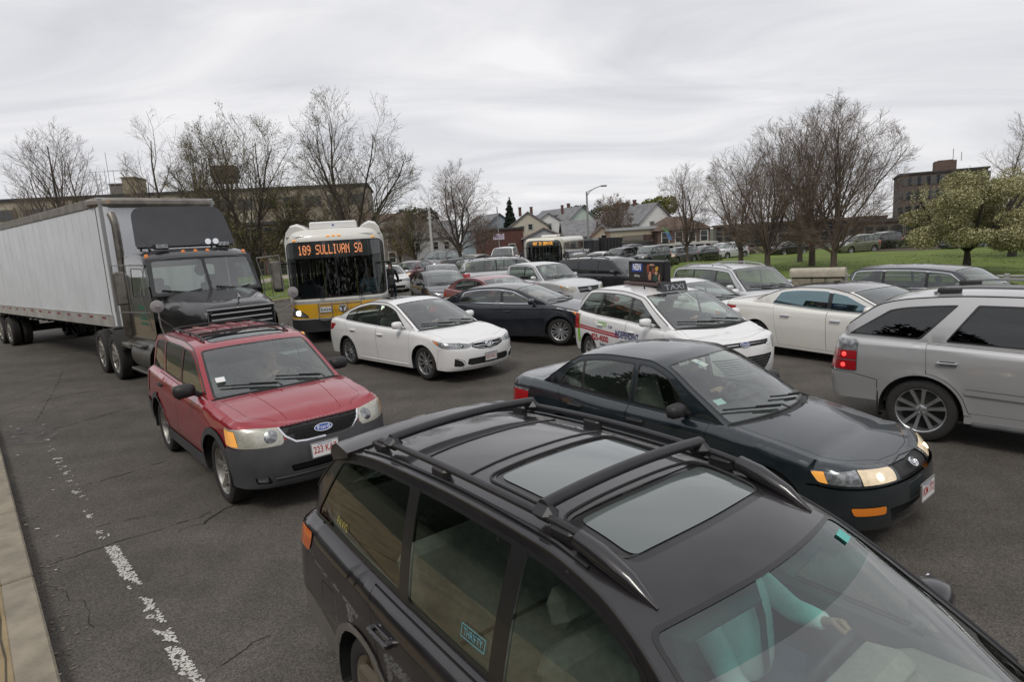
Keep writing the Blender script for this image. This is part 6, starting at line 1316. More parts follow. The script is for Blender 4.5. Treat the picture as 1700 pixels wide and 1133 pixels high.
# ---------------------------------------------------------------- people
def skin(name, V, E, Rr, m, parent=None, sub=2, root=0):
    "one continuous surface grown round a skeleton"
    me = bpy.data.meshes.new(name); me.from_pydata([tuple(v) for v in V], E, []); o = bpy.data.objects.new(name, me); COL.objects.link(o)
    md = o.modifiers.new('skin', 'SKIN'); md.use_smooth_shade = True; sk = me.skin_vertices[0].data
    for i, r in enumerate(Rr): sk[i].radius = (r, r) if not isinstance(r, tuple) else r
    sk[root].use_root = True
    if sub: sb = o.modifiers.new('sub', 'SUBSURF'); sb.levels = sub; sb.render_levels = sub
    dg = bpy.context.evaluated_depsgraph_get(); nm = bpy.data.meshes.new_from_object(o.evaluated_get(dg)); bpy.data.objects.remove(o); bpy.data.meshes.remove(me)
    nm.name = name; nm.materials.clear(); nm.materials.append(m); nm.polygons.foreach_set('use_smooth', [True] * len(nm.polygons))
    return link(bpy.data.objects.new(name, nm), parent)
SKINM = mat('skin', (.42, .26, .19), .5, noise=(12, .12)); HAIRD = mat('dark_hair', (.02, .015, .012), .7, noise=(60, .4)); HAIRG = mat('grey_hair', (.22, .21, .20), .7, noise=(60, .3))
class Rig:
    def __init__(s): s.V = []; s.E = []; s.R = []
    def p(s, v, r, a=None):
        s.V.append(Vector(v)); s.R.append(r); i = len(s.V) - 1
        if a is not None: s.E.append((a, i))
        return i
def hand(g, wrist, palm, knuck_dir, normal, curl, a, sc=1.0):
    "five separate bent fingers; palm: middle of the knuckles, knuck_dir: towards the little finger, normal: out of the back of the hand, curl: 0 flat .. 1 fist"
    k = Vector(knuck_dir).normalized(); n = Vector(normal).normalized(); f = (Vector(palm) - Vector(wrist)).normalized(); mid = g.p(Vector(wrist).lerp(palm, .45), (.030 * sc, .022 * sc), a)
    for i, (off, L) in enumerate(((-.030, .92), (-.010, 1.0), (.010, .95), (.029, .76))):
        b = g.p(Vector(palm) + k * off * sc - n * abs(off) * .12, .0105 * sc, mid); q = b; pos = g.V[b]; ang = curl * .9
        for j, l in enumerate((.040, .027, .021)):
            d = f * math.cos(ang) - n * math.sin(ang); pos = pos + d * l * L * sc; q = g.p(pos, (.0095, .0088, .0075)[j] * sc, q); ang += curl * (1.15, .9, .6)[j]
    t0 = g.p(Vector(wrist).lerp(palm, .35) - k * .034 * sc - n * .008, .013 * sc, mid); t1 = g.p(g.V[t0] + f * .034 * sc - k * .018 * sc - n * .016 * sc * (1 + curl), .0115 * sc, t0); g.p(g.V[t1] + f * .028 * sc + k * .004 - n * .016 * sc * curl, .0095 * sc, t1)
def head_parts(root, c, d, hair, sc=1.0, bald=False):
    "hair, eyes and mouth on a head centred at c looking along d"
    d = Vector(d).normalized(); s = Vector((0, 0, 1)).cross(d).normalized(); u = d.cross(s); M = Matrix((d, s, u)).transposed()
    b = MB(); V = []; F = []; n, k = 14, 8
    for i in range(k + 1):
        th = math.pi * .56 * i / k
        for j in range(n):
            q = 2 * math.pi * j / n; fr = .5 + .5 * math.cos(q); t = th * (1 - .30 * fr ** 2)
            V.append(Vector(c) + M @ (Vector((math.sin(t) * math.cos(q) * .103 - .008, math.sin(t) * math.sin(q) * .087, math.cos(t) * .118 + .012)) * sc))
    for i in range(k):
        for j in range(n): F.append((i * n + j, i * n + (j + 1) % n, (i + 1) * n + (j + 1) % n, (i + 1) * n + j))
    b.add(V, F); b.build('hair', hair, root)
    for sy in (-1, 1):
        b = MB(); b.lathe([(0, .008), (.010, .005), (.013, 0)], 10, basis(d), Vector(c) + M @ (Vector((.086, sy * .032, .010)) * sc)); b.build('eye', mat('eye_dark', (.03, .025, .02), .2), root)
    b = MB(); b.box(Vector(c) + M @ (Vector((.088, 0, -.055)) * sc), (.012, .045, .008), bev=.003, M=M); b.build('mouth', mat('lips', (.30, .12, .10), .5), root)
def head(g, neck, c, d, sc=1.0):
    d = Vector(d).normalized(); s = Vector((0, 0, 1)).cross(d).normalized(); u = d.cross(s)
    n1 = g.p(Vector(neck).lerp(c, .45), .055 * sc, len(g.V) - 1 if False else g.neck); j = g.p(Vector(c) - u * .045 * sc + d * .015 * sc, (.062 * sc, .072 * sc), n1); k = g.p(Vector(c) + u * .025 * sc - d * .005, (.082 * sc, .088 * sc), j); g.p(Vector(c) + u * .085 * sc - d * .012, (.055 * sc, .06 * sc), k)
    return j, s, u
def person(parent_m, name_label, hip, sh, hd, look, hands, shirt, trousers, hair, feet=None, elbows=None, sc=1.0, group=None, detail=1, knees=None, cat='person', collar=True):
    """a figure: hip and shoulder centres, head centre, hands = right and left palm points; the body is one surface, clothes are children.
    coordinates are in parent_m (a car's matrix) and are turned into world space"""
    T = lambda p: parent_m @ Vector(p); Rm = parent_m.to_3x3()
    hip, sh, hd = T(hip), T(sh), T(hd); look = (Rm @ Vector(look)).normalized(); lat = Rm @ Vector((0, 1, 0)); fw = Rm @ Vector((1, 0, 0))
    g = Rig(); c = g.p(sh - Vector((0, 0, .02)), .06); g.neck = g.p(sh + (hd - sh) * .35, .052, c); j, s_, u_ = head(g, g.V[g.neck], hd, look, sc)
    nose = g.p(hd + look * .082 * sc - Vector((0, 0, .012)), .016, j); g.p(hd + look * .108 * sc - Vector((0, 0, .022)), .012, nose)
    cl = Rig(); ch = cl.p(hip, .15 * sc); b1 = cl.p(hip.lerp(sh, .5) + fw * .02, (.165 * sc, .135 * sc), ch); b2 = cl.p(hip.lerp(sh, .85), (.165 * sc, .12 * sc), b1); cl.p(sh + (hd - sh) * .22, .062, b2)
    for sd, hp, eb in ((-1, hands[0], (elbows or [None, None])[0]), (1, hands[1], (elbows or [None, None])[1])):
        S = sh + lat * sd * .185 * sc - Vector((0, 0, .035)); sidx = cl.p(S, .068 * sc, b2); palm = T(hp['palm']); wrist = T(hp['wrist']); kd = Rm @ Vector(hp['k']); nn = Rm @ Vector(hp['n'])
        e = T(eb) if eb else (S + wrist) / 2 + Vector((0, 0, -.10)) + lat * sd * .06
        ei = cl.p(e, .052 * sc, sidx); cl.p(e.lerp(wrist, .5), .046 * sc, ei); cl.p(e.lerp(wrist, .92), .036 * sc, len(cl.V) - 1)
        a0 = g.p(S, .035, c); a1 = g.p(e, .030, a0); a2 = g.p(e.lerp(wrist, .8), .025, a1); w = g.p(wrist, (.027 * sc, .021 * sc), a2); hand(g, wrist, palm, kd, nn, hp.get('curl', .9), w, sc)
    tr = Rig(); t0 = tr.p(hip + fw * .0, .155 * sc)
    for i, sd in enumerate((-1, 1)):
        hj = tr.p(hip + lat * sd * .10 - Vector((0, 0, .03)), .095 * sc, t0); kn = T(knees[i]) if knees else hip + fw * .42 + lat * sd * .14 + Vector((0, 0, .06)); ft = T(feet[i]) if feet else hip + fw * .72 + lat * sd * .13 - Vector((0, 0, .30))
        kk = tr.p(kn, .062 * sc, hj); tr.p(ft + Vector((0, 0, .06)), .046 * sc, kk)
    body = skin('person', g.V, g.E, g.R, SKINM, None, 2 if detail else 1); tag(body, name_label, cat, group)
    skin('shirt', cl.V, cl.E, cl.R, shirt, body, 2 if detail else 1); skin('trousers', tr.V, tr.E, tr.R, trousers, body, 1)
    for i, sd in enumerate((-1, 1)):
        ft = T(feet[i]) if feet else hip + fw * .72 + lat * sd * .13 - Vector((0, 0, .30)); b = MB(); b.box(ft + fw * .06 + Vector((0, 0, .02)), (.27, .10, .09), rz=math.atan2(fw.y, fw.x), bev=.035); b.build('shoe', mat('shoe_dark', (.03, .028, .026), .6), body)
    head_parts(body, hd, look, hair, sc)
    return body
JEANS = mat('jeans', (.04, .055, .09), .85, noise=(30, .2))
def driver(root, s, label, shirt, hair, seat_y=.37, hx=None, wheel_hands=True, left_only=False, sc=1.0, detail=0, look=(1, -.15, 0), group=None):
    "somebody sitting at the wheel of a car"
    bpy.context.view_layer.update(); Mw = root.matrix_world.copy(); d = s.d; zs = d.get('seatz', .52); x = d.get('seatx', -.05)
    zt = float(s.ze(s.xa0)) - .015; wx, wz = d.get('wheelpos', (s.xa0 - .66, zt - .05)); y = seat_y
    H = lambda sd: dict(wrist=(wx - .055, y + sd * .16, wz + .09), palm=(wx + .005, y + sd * .15, wz + .125), k=(0, sd * .7, -.7), n=(-.35, sd * .2, .9), curl=1.0)
    L = dict(wrist=(x + .28, y + .15, zs + .10), palm=(x + .36, y + .13, zs + .11), k=(0, 1, 0), n=(0, 0, 1), curl=.3)
    hs = [H(-1), H(1)] if wheel_hands else [dict(L, wrist=(x + .28, y - .15, zs + .1), palm=(x + .36, y - .13, zs + .11), k=(0, -1, 0)), L]
    if left_only: hs = [dict(L, wrist=(x + .20, y - .12, zs + .16), palm=(x + .27, y - .05, zs + .17), k=(0, -1, 0)), H(1)]
    ht = hx or min(zs + .78, float(s.roof(x - .25)) - .10)
    return person(Mw, label, (x - .12, y, zs + .10), (x - .24, y, ht - .23), (x - .20, y, ht), look, hs, shirt, JEANS, hair, sc=sc, detail=detail, group=group)
# ---------------------------------------------------------------- trees and plants
def bark(nm, c): return mat(nm, c, .9, noise=(6, .35), bump=(18, .5))
BARKD = bark('dark_bark', (.050, .041, .033)); BARKB = bark('brown_bark', (.092, .071, .057)); BARKG = bark('grey_bark', (.085, .072, .062)); TWIG = mat('twig_brown', (.140, .106, .082), .85, noise=(2, .3)); TWIGG = mat('twig_olive', (.088, .074, .050), .85, noise=(2, .3))
class Twigs:
    def __init__(s): s.V = []; s.F = []
    def seg(s, pts, rs, n):
        b = len(s.V); k = len(pts)
        for i in range(k):
            t = (pts[min(i + 1, k - 1)] - pts[max(i - 1, 0)]); x = t.orthogonal().normalized(); y = t.cross(x).normalized()
            for j in range(n):
                q = 2 * math.pi * j / n; s.V.append(pts[i] + (x * math.cos(q) + y * math.sin(q)) * rs[i])
        for i in range(k - 1):
            for j in range(n): s.F.append((b + i * n + j, b + i * n + (j + 1) % n, b + (i + 1) * n + (j + 1) % n, b + (i + 1) * n + j))
def bare_tree(label, loc, h, spread, seed, trunk_h=.16, r0=None, limbs=7, upright=.55, density=1.0, bk=None, tw=None, leaves=None, lean=(0, 0), group=None, name='bare_tree', fine=1.0, droop=0.0, stems=1):
    rnd_ = random.Random(seed); root = thing(name, label, 'tree', loc, 0, group); T = Twigs(); C = Twigs(); tips = []; r0 = r0 or h * .022; bk = bk or BARKB; tw = tw or TWIG
    H = h; R0 = spread / 2
    def lim(p): # soft crown envelope, an egg
        zc = H * .56; a = (Vector((p.x - lean[0] * p.z / H, p.y - lean[1] * p.z / H, 0)).length / R0) ** 2 + ((p.z - zc) / (H * .46)) ** 2; return a
    def grow(p, d, L, r, lv, store):
        k = 6 if lv < 2 else 4 if lv < 3 else 3 if lv < 4 else 2; pts = [p]; rs = [r]; q = p.copy(); dd = d.copy(); st = L / k
        for i in range(k):
            dd = (dd + Vector((rnd_.gauss(0, .14), rnd_.gauss(0, .14), rnd_.gauss(.03, .10) + (.10 if lv < 3 else .02) * upright - droop * .12 * lv))).normalized(); q = q + dd * st
            pts.append(q.copy()); rs.append(max(r * (1 - .80 * (i + 1) / k), .0055 * fine))
            if lim(q) > 1.03 and lv > 0: break
        if len(pts) < k + 1: rs = [max(r * (1 - .88 * i / (len(pts) - 1)), .0055 * fine) for i in range(len(pts))]
        store.seg(pts, rs, 7 if lv == 0 else 5 if lv == 1 else 4 if lv == 2 else 3)
        if lv >= 4:
            tips.append((pts[-1], dd)); return
        nb = [0, int(6.5 * density + rnd_.random() * 3), int(6 * density + rnd_.random() * 3), int(5.5 * density + rnd_.random() * 3)][lv] if lv > 0 else 0
        for i in range(nb):
            t = .18 + .80 * (i + rnd_.random() * .8) / nb; f = t * (len(pts) - 1); a = min(int(f), len(pts) - 2); b = pts[a].lerp(pts[a + 1], f - a); rr = rs[a] * (1 - (f - a)) + rs[a + 1] * (f - a)
            ax = (pts[a + 1] - pts[a]).normalized(); o = ax.orthogonal().normalized(); o.rotate(Matrix.Rotation(rnd_.random() * 6.283, 3, ax)); an = rnd_.uniform(.45, .85) if lv < 3 else rnd_.uniform(.4, 1.0)
            nd = (ax * math.cos(an) + o * math.sin(an)).normalized()
            grow(b, nd, L * rnd_.uniform(.42, .66) * (1.05 - .35 * t), max(rr * (.55 if lv < 3 else .7), .006), lv + 1, C)
        if lv >= 3: tips.append((pts[-1], dd))
    th = H * trunk_h; base = []
    for s_ in range(stems):
        off = Vector((0, 0, 0)) if stems == 1 else Vector((math.cos(s_ * 2.4) * r0 * 1.3, math.sin(s_ * 2.4) * r0 * 1.3, 0)); ln = Vector((lean[0] / H * .5, lean[1] / H * .5, 1)) + (off * 1.2 if stems > 1 else Vector((0, 0, 0)))
        pts = [off + Vector((ln.x * z, ln.y * z, z)) for z in (-.15, .0, .12 * th, th * .5, th)]; rr = [r0 * 1.5, r0 * 1.28, r0 * 1.02, r0 * .92, r0 * .88]; rr = [r / (1 if stems == 1 else 1.4) for r in rr]; T.seg(pts, rr, 9); base.append((pts[-1], ln.normalized(), rr[-1]))
    nl = limbs
    for i in range(nl):
        p, ln, r = base[i % len(base)]; az = 2 * math.pi * (i + rnd_.random() * .6) / nl + seed; tilt = (rnd_.uniform(.25, 1.0) * (1.12 - upright * .75) if i % 4 != 3 else rnd_.uniform(.8, 1.15)) if i else .08
        d = Vector((math.sin(tilt) * math.cos(az), math.sin(tilt) * math.sin(az), math.cos(tilt))); zz = p.z * (1 - .25 * rnd_.random() * (i > 0)); b = Vector((p.x * zz / p.z, p.y * zz / p.z, zz))
        Ld = (H - th) * (1.0 - .42 * min(1, tilt / 1.1)) * rnd_.uniform(.84, 1.0); Ld = min(Ld, R0 / max(math.sin(tilt), .2) * 1.1); grow(b, d, Ld, r * ((.52 if i % 4 != 3 else .32) if i else .66), 1, T)
    for i in range(int(limbs * .7)):   # low side limbs
        p, ln, r = base[i % len(base)]; az = 2.4 * i + seed * .7; tilt = rnd_.uniform(.85, 1.3); d = Vector((math.sin(tilt) * math.cos(az), math.sin(tilt) * math.sin(az), math.cos(tilt))); zz = p.z * rnd_.uniform(.75, 1.0); grow(Vector((p.x * zz / p.z, p.y * zz / p.z, zz)), d, R0 * rnd_.uniform(.7, 1.0), r * .24, 2 if rnd_.random() < .4 else 1, C)
    mk('trunk', T.V, T.F, bk, root); c = mk('crown', C.V, C.F, tw, root)
    if leaves:
        m, n, sz = leaves; V = []; F = []
        for i in range(n):
            p, d = tips[rnd_.randrange(len(tips))]; p = p - d * rnd_.random() * .5 + Vector((rnd_.gauss(0, .10), rnd_.gauss(0, .10), rnd_.gauss(0, .10))); a = Vector((rnd_.gauss(0, 1), rnd_.gauss(0, 1), rnd_.gauss(0, 1))).normalized() * sz * rnd_.uniform(.6, 1.3); b = a.orthogonal().normalized() * sz * .6 * rnd_.uniform(.6, 1.2); k = len(V); V += [p - a, p + b, p + a, p - b]; F.append((k, k + 1, k + 2, k + 3))
        tag(mk('young_leaves', V, F, m, root, smooth=False), kind='stuff')
    return root
def leafy(name, label, cat, loc, blobs, m, n, sz, seed, trunk=None, group=None, part='crown', m2=None):
    "plant from many leaf faces spread in clumps; blobs: (x, y, z, rx, ry, rz)"
    rr = random.Random(seed); root = thing(name, label, cat, loc, 0, group); vol = [b[3] * b[4] * b[5] for b in blobs]; tot = sum(vol)
    for q, mm in enumerate((m, m2) if m2 else (m,)):
        V = []; F = []
        for b, v in zip(blobs, vol):
            for _ in range(int(n * v / tot * (1 if not m2 else .62 if q == 0 else .38))):
                while True:
                    p = Vector((rr.uniform(-1, 1), rr.uniform(-1, 1), rr.uniform(-1, 1)))
                    if p.length < 1: break
                p = p.normalized() * p.length ** .45 * rr.uniform(.82, 1.1); p = Vector((b[0] + p.x * b[3], b[1] + p.y * b[4], b[2] + p.z * b[5]))
                a = Vector((rr.gauss(0, 1), rr.gauss(0, 1), rr.gauss(0, .7))).normalized() * sz * rr.uniform(.5, 1.4); c = a.orthogonal().normalized(); c.rotate(Matrix.Rotation(rr.random() * 6.3, 3, a.normalized())); c *= sz * .55; k = len(V); V += [p - a, p + c, p + a, p - c]; F.append((k, k + 1, k + 2, k + 3))
        mk(part if q == 0 else 'blossom', V, F, mm, root, smooth=False)
    if trunk:
        T = Twigs()
        for pts, r in trunk: P = [Vector(p) for p in pts]; T.seg(P, [r * (1 - .6 * i / (len(P) - 1)) for i in range(len(P))], 7)
        mk('trunk', T.V, T.F, BARKD, root)
    return root
LEAF1 = mat('leaf_olive', (.185, .178, .065), .7, noise=(1.2, .4)); LEAF2 = mat('leaf_dark', (.030, .042, .014), .7, noise=(1.5, .4)); BLOS = mat('blossom_cream', (.44, .42, .25), .8, noise=(1.5, .3)); EVER = mat('needle_green', (.014, .024, .012), .8, noise=(1.5, .4)); BUD = mat('bud_green', (.15, .135, .035), .8, noise=(1.0, .4)); BUDR = mat('bud_rust', (.11, .07, .04), .8, noise=(1, .3))
SHRB = mat('shrub_green', (.045, .058, .018), .8, noise=(2, .4)); SHRR = mat('shrub_rust', (.075, .045, .030), .8, noise=(2, .4)); SHRY = mat('shrub_lime', (.14, .15, .03), .8, noise=(2, .3))
# ---------------------------------------------------------------- buildings
WIN = mat('window_dark', (.02, .024, .028), .06, coat=.6); WINL = mat('window_pale', (.16, .17, .17), .1, coat=.5); SASH = mat('sash_white', (.40, .40, .37), .5); SASHD = mat('sash_dark', (.095, .085, .072), .6); ROOFG = mat('roof_grey', (.165, .165, .17), .85, noise=(1.2, .3)); ROOFD = mat('roof_dark', (.045, .043, .042), .85, noise=(1.2, .3)); ROOFB = mat('roof_brown', (.10, .068, .050), .85, noise=(1.2, .25)); BRICKM = mat('brick_red', (.105, .068, .056), .85, noise=(3, .25)); CHIM = mat('chimney_brick', (.10, .052, .04), .9, noise=(4, .3))
SID = {k: mat('siding_' + k, c, .75, noise=(.8, .08)) for k, c in dict(cream=(.44, .41, .33), white=(.60, .60, .58), grey=(.30, .315, .315), blue=(.28, .33, .36), mint=(.42, .49, .44), tan=(.25, .215, .165), brown=(.085, .055, .045), lightgrey=(.34, .35, .35), beige=(.33, .30, .225), taupe=(.15, .135, .115)).items()}
def house(label, u, v, d, w, dep, hw, hr, yaw, wall, roofm, wins=((-.25, .3), (.25, .3), (-.25, .65), (.25, .65)), kind='gable', chim=(), name='house', base=None, group=None, ww=.85, wh=1.35, porch=False, cat='house'):
    "u, v: photograph pixel of the top of the roof, d: depth; w, dep: width and depth in metres; hw, hr: heights of eave and ridge over the ground (None: taken from v)"
    p = at(u, v, d); g0 = gz(p.x, p.y); top = p.z - g0
    k = top / hr; hw, hr = hw * k, hr * k
    root = thing(name, label, cat, (p.x, p.y, g0 - .2), R(yaw), group); W2, D2 = w / 2, dep / 2
    b = MB(); b.box((0, dep / 2, hw / 2), (w, dep, hw))
    if kind == 'gable': b.prism([(-W2, hw - .01), (W2, hw - .01), (0, hr - .1)], dep, Matrix(((1, 0, 0), (0, 0, 1), (0, 1, 0))), (0, 0, 0))
    if kind == 'side': b.prism([(0, hw - .01), (dep, hw - .01), (dep / 2, hr - .1)], w, Matrix(((0, 0, 1), (1, 0, 0), (0, 1, 0))), (-W2, 0, 0))
    b.build('wall', wall, root, smooth=False)
    b = MB(); e = .35
    if kind == 'gable':
        for s in (-1, 1): b.add([(0, -e, hr), (0, dep + e, hr), (s * (W2 + e), dep + e, hw - e * (hr - hw) / W2), (s * (W2 + e), -e, hw - e * (hr - hw) / W2), (0, -e, hr - .18), (0, dep + e, hr - .18), (s * (W2 + e), dep + e, hw - .18 - e * (hr - hw) / W2), (s * (W2 + e), -e, hw - .18 - e * (hr - hw) / W2)], [(0, 1, 2, 3), (7, 6, 5, 4), (0, 3, 7, 4), (3, 2, 6, 7), (1, 5, 6, 2), (0, 4, 5, 1)])
    elif kind == 'side':
        for s in (0, 1):
            y0, y1 = (D2, -e) if s == 0 else (D2, dep + e); b.add([(-W2 - e, y0, hr), (W2 + e, y0, hr), (W2 + e, y1, hw - .2), (-W2 - e, y1, hw - .2), (-W2 - e, y0, hr - .18), (W2 + e, y0, hr - .18), (W2 + e, y1, hw - .38), (-W2 - e, y1, hw - .38)], [(0, 1, 2, 3), (7, 6, 5, 4), (0, 3, 7, 4), (3, 2, 6, 7), (1, 5, 6, 2), (0, 4, 5, 1)])
    elif kind == 'hip':
        b.add([(-W2 - e, -e, hw), (W2 + e, -e, hw), (W2 + e, dep + e, hw), (-W2 - e, dep + e, hw), (-W2 * .35, D2, hr), (W2 * .35, D2, hr)], [(0, 1, 5, 4), (1, 2, 5), (2, 3, 4, 5), (3, 0, 4), (3, 2, 1, 0)])
    else: b.box((0, dep / 2, hw + .1), (w + .4, dep + .4, .3))
    rf = b.build('roof', roofm, root, smooth=False)
    for cx_, cy_ in chim:
        b = MB(); b.box((cx_ * w, cy_ * dep, hr + .1), (.5, .5, 1.5)); b.box((cx_ * w, cy_ * dep, hr + .9), (.62, .62, .12)); b.build('chimney', CHIM, rf, smooth=False)
    for a, c in wins:
        x, z = a * w, c * hw; b = MB(); b.box((x, -.04, z), (ww + .26, .10, wh + .26)); fr = b.build('window', SASH, root, smooth=False)
        b = MB(); b.box((x, -.095, z + wh * .255), (ww, .02, wh * .46)); b.box((x, -.095, z - wh * .255), (ww, .02, wh * .46)); b.build('pane', WIN, fr, smooth=False)
    if porch:
        b = MB(); b.box((0, -1.3, hw * .46), (w + .3, 2.7, .25)); b.build('porch_roof', SASH, root)
        for x in np.linspace(-W2 + .2, W2 - .2, 6):
            b = MB(); b.box((x, -2.4, hw * .24), (.28, .28, hw * .44)); b.build('porch_column', SID['white'], root)
        b = MB(); b.box((0, -1.3, .25), (w + .3, 2.6, .5)); b.build('porch_floor', SID['grey'], root)
    return root
def block(label, A, B, h, dep, wall, storeys, bays, name='apartment_block', ww=.95, wh=1.3, pair=True, panelm=None, sash=None, roofm=None, z0=0.0):
    "flat roofed block along the ground line A-B, seen from the front"
    A, B = Vector(A), Vector(B); L = (B - A).length; rz = math.atan2(B.y - A.y, B.x - A.x); root = thing(name, label, 'building', (A.x, A.y, z0 - .3), rz)
    b = MB(); b.box((L / 2, dep / 2, h / 2), (L, dep, h)); b.build('wall', wall, root, smooth=False); b = MB(); b.box((L / 2, dep / 2, h + .12), (L + .5, dep + .5, .35)); b.build('roof', roofm or ROOFD, root, smooth=False)
    st = h / storeys; bw = L / bays
    for i in range(bays):
        x = (i + .5) * bw
        if panelm and i % 2 == 1:
            b = MB(); b.box((x, -.25, h * .47), (bw * .72, .5, h * .92)); b.build('bay', panelm, root, smooth=False)
        for j in range(storeys):
            z = (j + .52) * st; y = -.5 if (panelm and i % 2 == 1) else 0
            for dx_ in ((-.62, .62) if pair else (0,)):
                b = MB(); b.box((x + dx_ * ww, y - .05, z), (ww + .16, .10, wh + .2)); f = b.build('window', sash or SASHD, root, smooth=False); b = MB(); b.box((x + dx_ * ww, y - .105, z + wh * .26), (ww * .9, .02, wh * .44)); b.box((x + dx_ * ww, y - .105, z - wh * .26), (ww * .9, .02, wh * .44)); b.build('pane', WIN, f, smooth=False)
    return root, L
# ================================================================ the place
def gzv(x, y): 
    k = np.clip((np.asarray(y, float) - 9) / 11, 0, 1); k = k * k * (3 - 2 * k); return k * np.interp(x, _GX, _GH)
def asphalt():
    m = bpy.data.materials.new('asphalt'); m.use_nodes = True; n = m.node_tree; b = n.nodes['Principled BSDF']; t = n.nodes.new('ShaderNodeTexCoord')
    def noise(s, d=6, r=.6): x = n.nodes.new('ShaderNodeTexNoise'); x.inputs['Scale'].default_value = s; x.inputs['Detail'].default_value = d; x.inputs['Roughness'].default_value = r; n.links.new(t.outputs['Object'], x.inputs['Vector']); return x
    def ramp(src, a, b_, c0, c1): r = n.nodes.new('ShaderNodeValToRGB'); e = r.color_ramp.elements; e[0].position = a; e[0].color = (*c0, 1); e[1].position = b_; e[1].color = (*c1, 1); n.links.new(src, r.inputs[0]); return r
    def mul(a, c, f=1.0): x = n.nodes.new('ShaderNodeMix'); x.data_type = 'RGBA'; x.blend_type = 'MULTIPLY'; x.inputs[0].default_value = f; n.links.new(a, x.inputs[6]); n.links.new(c, x.inputs[7]); return x.outputs[2]
    big = ramp(noise(.28, 5).outputs['Fac'], .32, .70, (.070, .065, .058), (.104, .096, .086)); mid = ramp(noise(2.2, 6).outputs['Fac'], .3, .72, (.78, .78, .78), (1.12, 1.1, 1.08))
    v = n.nodes.new('ShaderNodeTexVoronoi'); v.inputs['Scale'].default_value = 105; n.links.new(t.outputs['Object'], v.inputs['Vector']); agg = ramp(v.outputs['Color'], .15, .95, (.58, .58, .58), (1.62, 1.58, 1.52))
    sp = n.nodes.new('ShaderNodeTexVoronoi'); sp.inputs['Scale'].default_value = 16; n.links.new(t.outputs['Object'], sp.inputs['Vector']); spk = ramp(sp.outputs['Distance'], .055, .085, (2.1, 2.05, 1.9), (1, 1, 1))
    wt = noise(1.0, 3, .5); mpn = n.nodes.new('ShaderNodeMapping'); mpn.inputs['Rotation'].default_value = (0, 0, R(48)); mpn.inputs['Scale'].default_value = (.07, .95, 1); n.links.new(t.outputs['Object'], mpn.inputs['Vector']); n.links.new(mpn.outputs[0], wt.inputs['Vector']); lane = ramp(wt.outputs['Fac'], .35, .66, (.80, .80, .80), (1.16, 1.15, 1.14)); mid_ = mul(mid.outputs[0], lane.outputs[0])
    st = ramp(noise(1.1, 3, .5).outputs['Fac'], .60, .70, (1, 1, 1), (.74, .73, .72))
    c = mul(mul(mul(mul(big.outputs[0], mid_), agg.outputs[0]), spk.outputs[0], .55), st.outputs[0]); n.links.new(c, b.inputs['Base Color']); b.inputs['Roughness'].default_value = .82; b.inputs['Specular IOR Level'].default_value = .35
    k = n.nodes.new('ShaderNodeBump'); k.inputs['Strength'].default_value = .5; k.inputs['Distance'].default_value = .008; n.links.new(v.outputs['Distance'], k.inputs['Height']); n.links.new(k.outputs[0], b.inputs['Normal'])
    return m
ASPH = asphalt()
def gridmesh(name, xs, ys, dz, m, kind='structure'):
    X, Y = np.meshgrid(xs, ys); Z = gzv(X, Y) + dz; V = np.stack([X.ravel(), Y.ravel(), Z.ravel()], 1); nx = len(xs)
    F = [(j * nx + i, j * nx + i + 1, (j + 1) * nx + i + 1, (j + 1) * nx + i) for j in range(len(ys) - 1) for i in range(nx - 1)]
    return tag(mk(name, V, F, m), kind=kind)
gridmesh('road', np.concatenate([np.linspace(-80, -22, 20), np.linspace(-20, 24, 45), np.linspace(26, 90, 22)]), np.concatenate([[-6], np.linspace(0, 30, 31), np.linspace(32, 140, 28)]), 0.0, ASPH)
EARTH = mat('earth', (.050, .056, .026), .95, noise=(.1, .4)); tag(mk('ground', [(-1500, -300, -.9), (1500, -300, -.9), (1500, 2000, -.9), (-1500, 2000, -.9)], [(0, 1, 2, 3)], EARTH), kind='structure')
GRASS = mat('grass', (.100, .140, .017), .95, noise=(.45, .26), bump=(40, .5)); GRASSB = mat('grass_blade', (.14, .20, .022), .9, noise=(.8, .2))
CONC = mat('concrete', (.30, .27, .22), .85, noise=(1.5, .2), bump=(20, .2)); KERB = mat('kerb_granite', (.235, .205, .155), .8, noise=(3.5, .28), bump=(30, .4)); PAVE = mat('pavement_tan', (.25, .19, .105), .88, noise=(2.2, .3), bump=(16, .4)); JOINT = mat('dirt_joint', (.06, .052, .038), .95, noise=(8, .4))
def sheet(name, poly, dz, m, kind='structure', g=2.0):
    M = lambda x, y: np.stack([x, y, gzv(x, y) + dz], -1); p = patch(M, poly, [], g, g, g * .6)['body']; V, F, N = p
    if N[:, 2].mean() < 0: F = [tuple(reversed(f)) for f in F]
    return tag(mk(name, V, F, m), kind=kind)
def kerbline(name, pts, w=.2, h=.12, m=None, ln=2.2):
    "row of kerb stones, each a piece of the kerb"
    root = bpy.data.objects.new(name, None); link(root); tag(root, kind='structure'); i = 0
    for a, b in zip(pts[:-1], pts[1:]):
        a, b = Vector((*a, 0)), Vector((*b, 0)); L = (b - a).length; n = max(1, int(L / ln)); d = (b - a) / n
        for k in range(n):
            c = a + d * (k + .5); q = MB(); q.box((c.x, c.y, gz(c.x, c.y) + h / 2 - .10), (d.length - .035, w, h + .20), rz=math.atan2(d.y, d.x), bev=.014); q.build('kerb_stone', m or KERB, root, sharp=30); i += 1
    return root
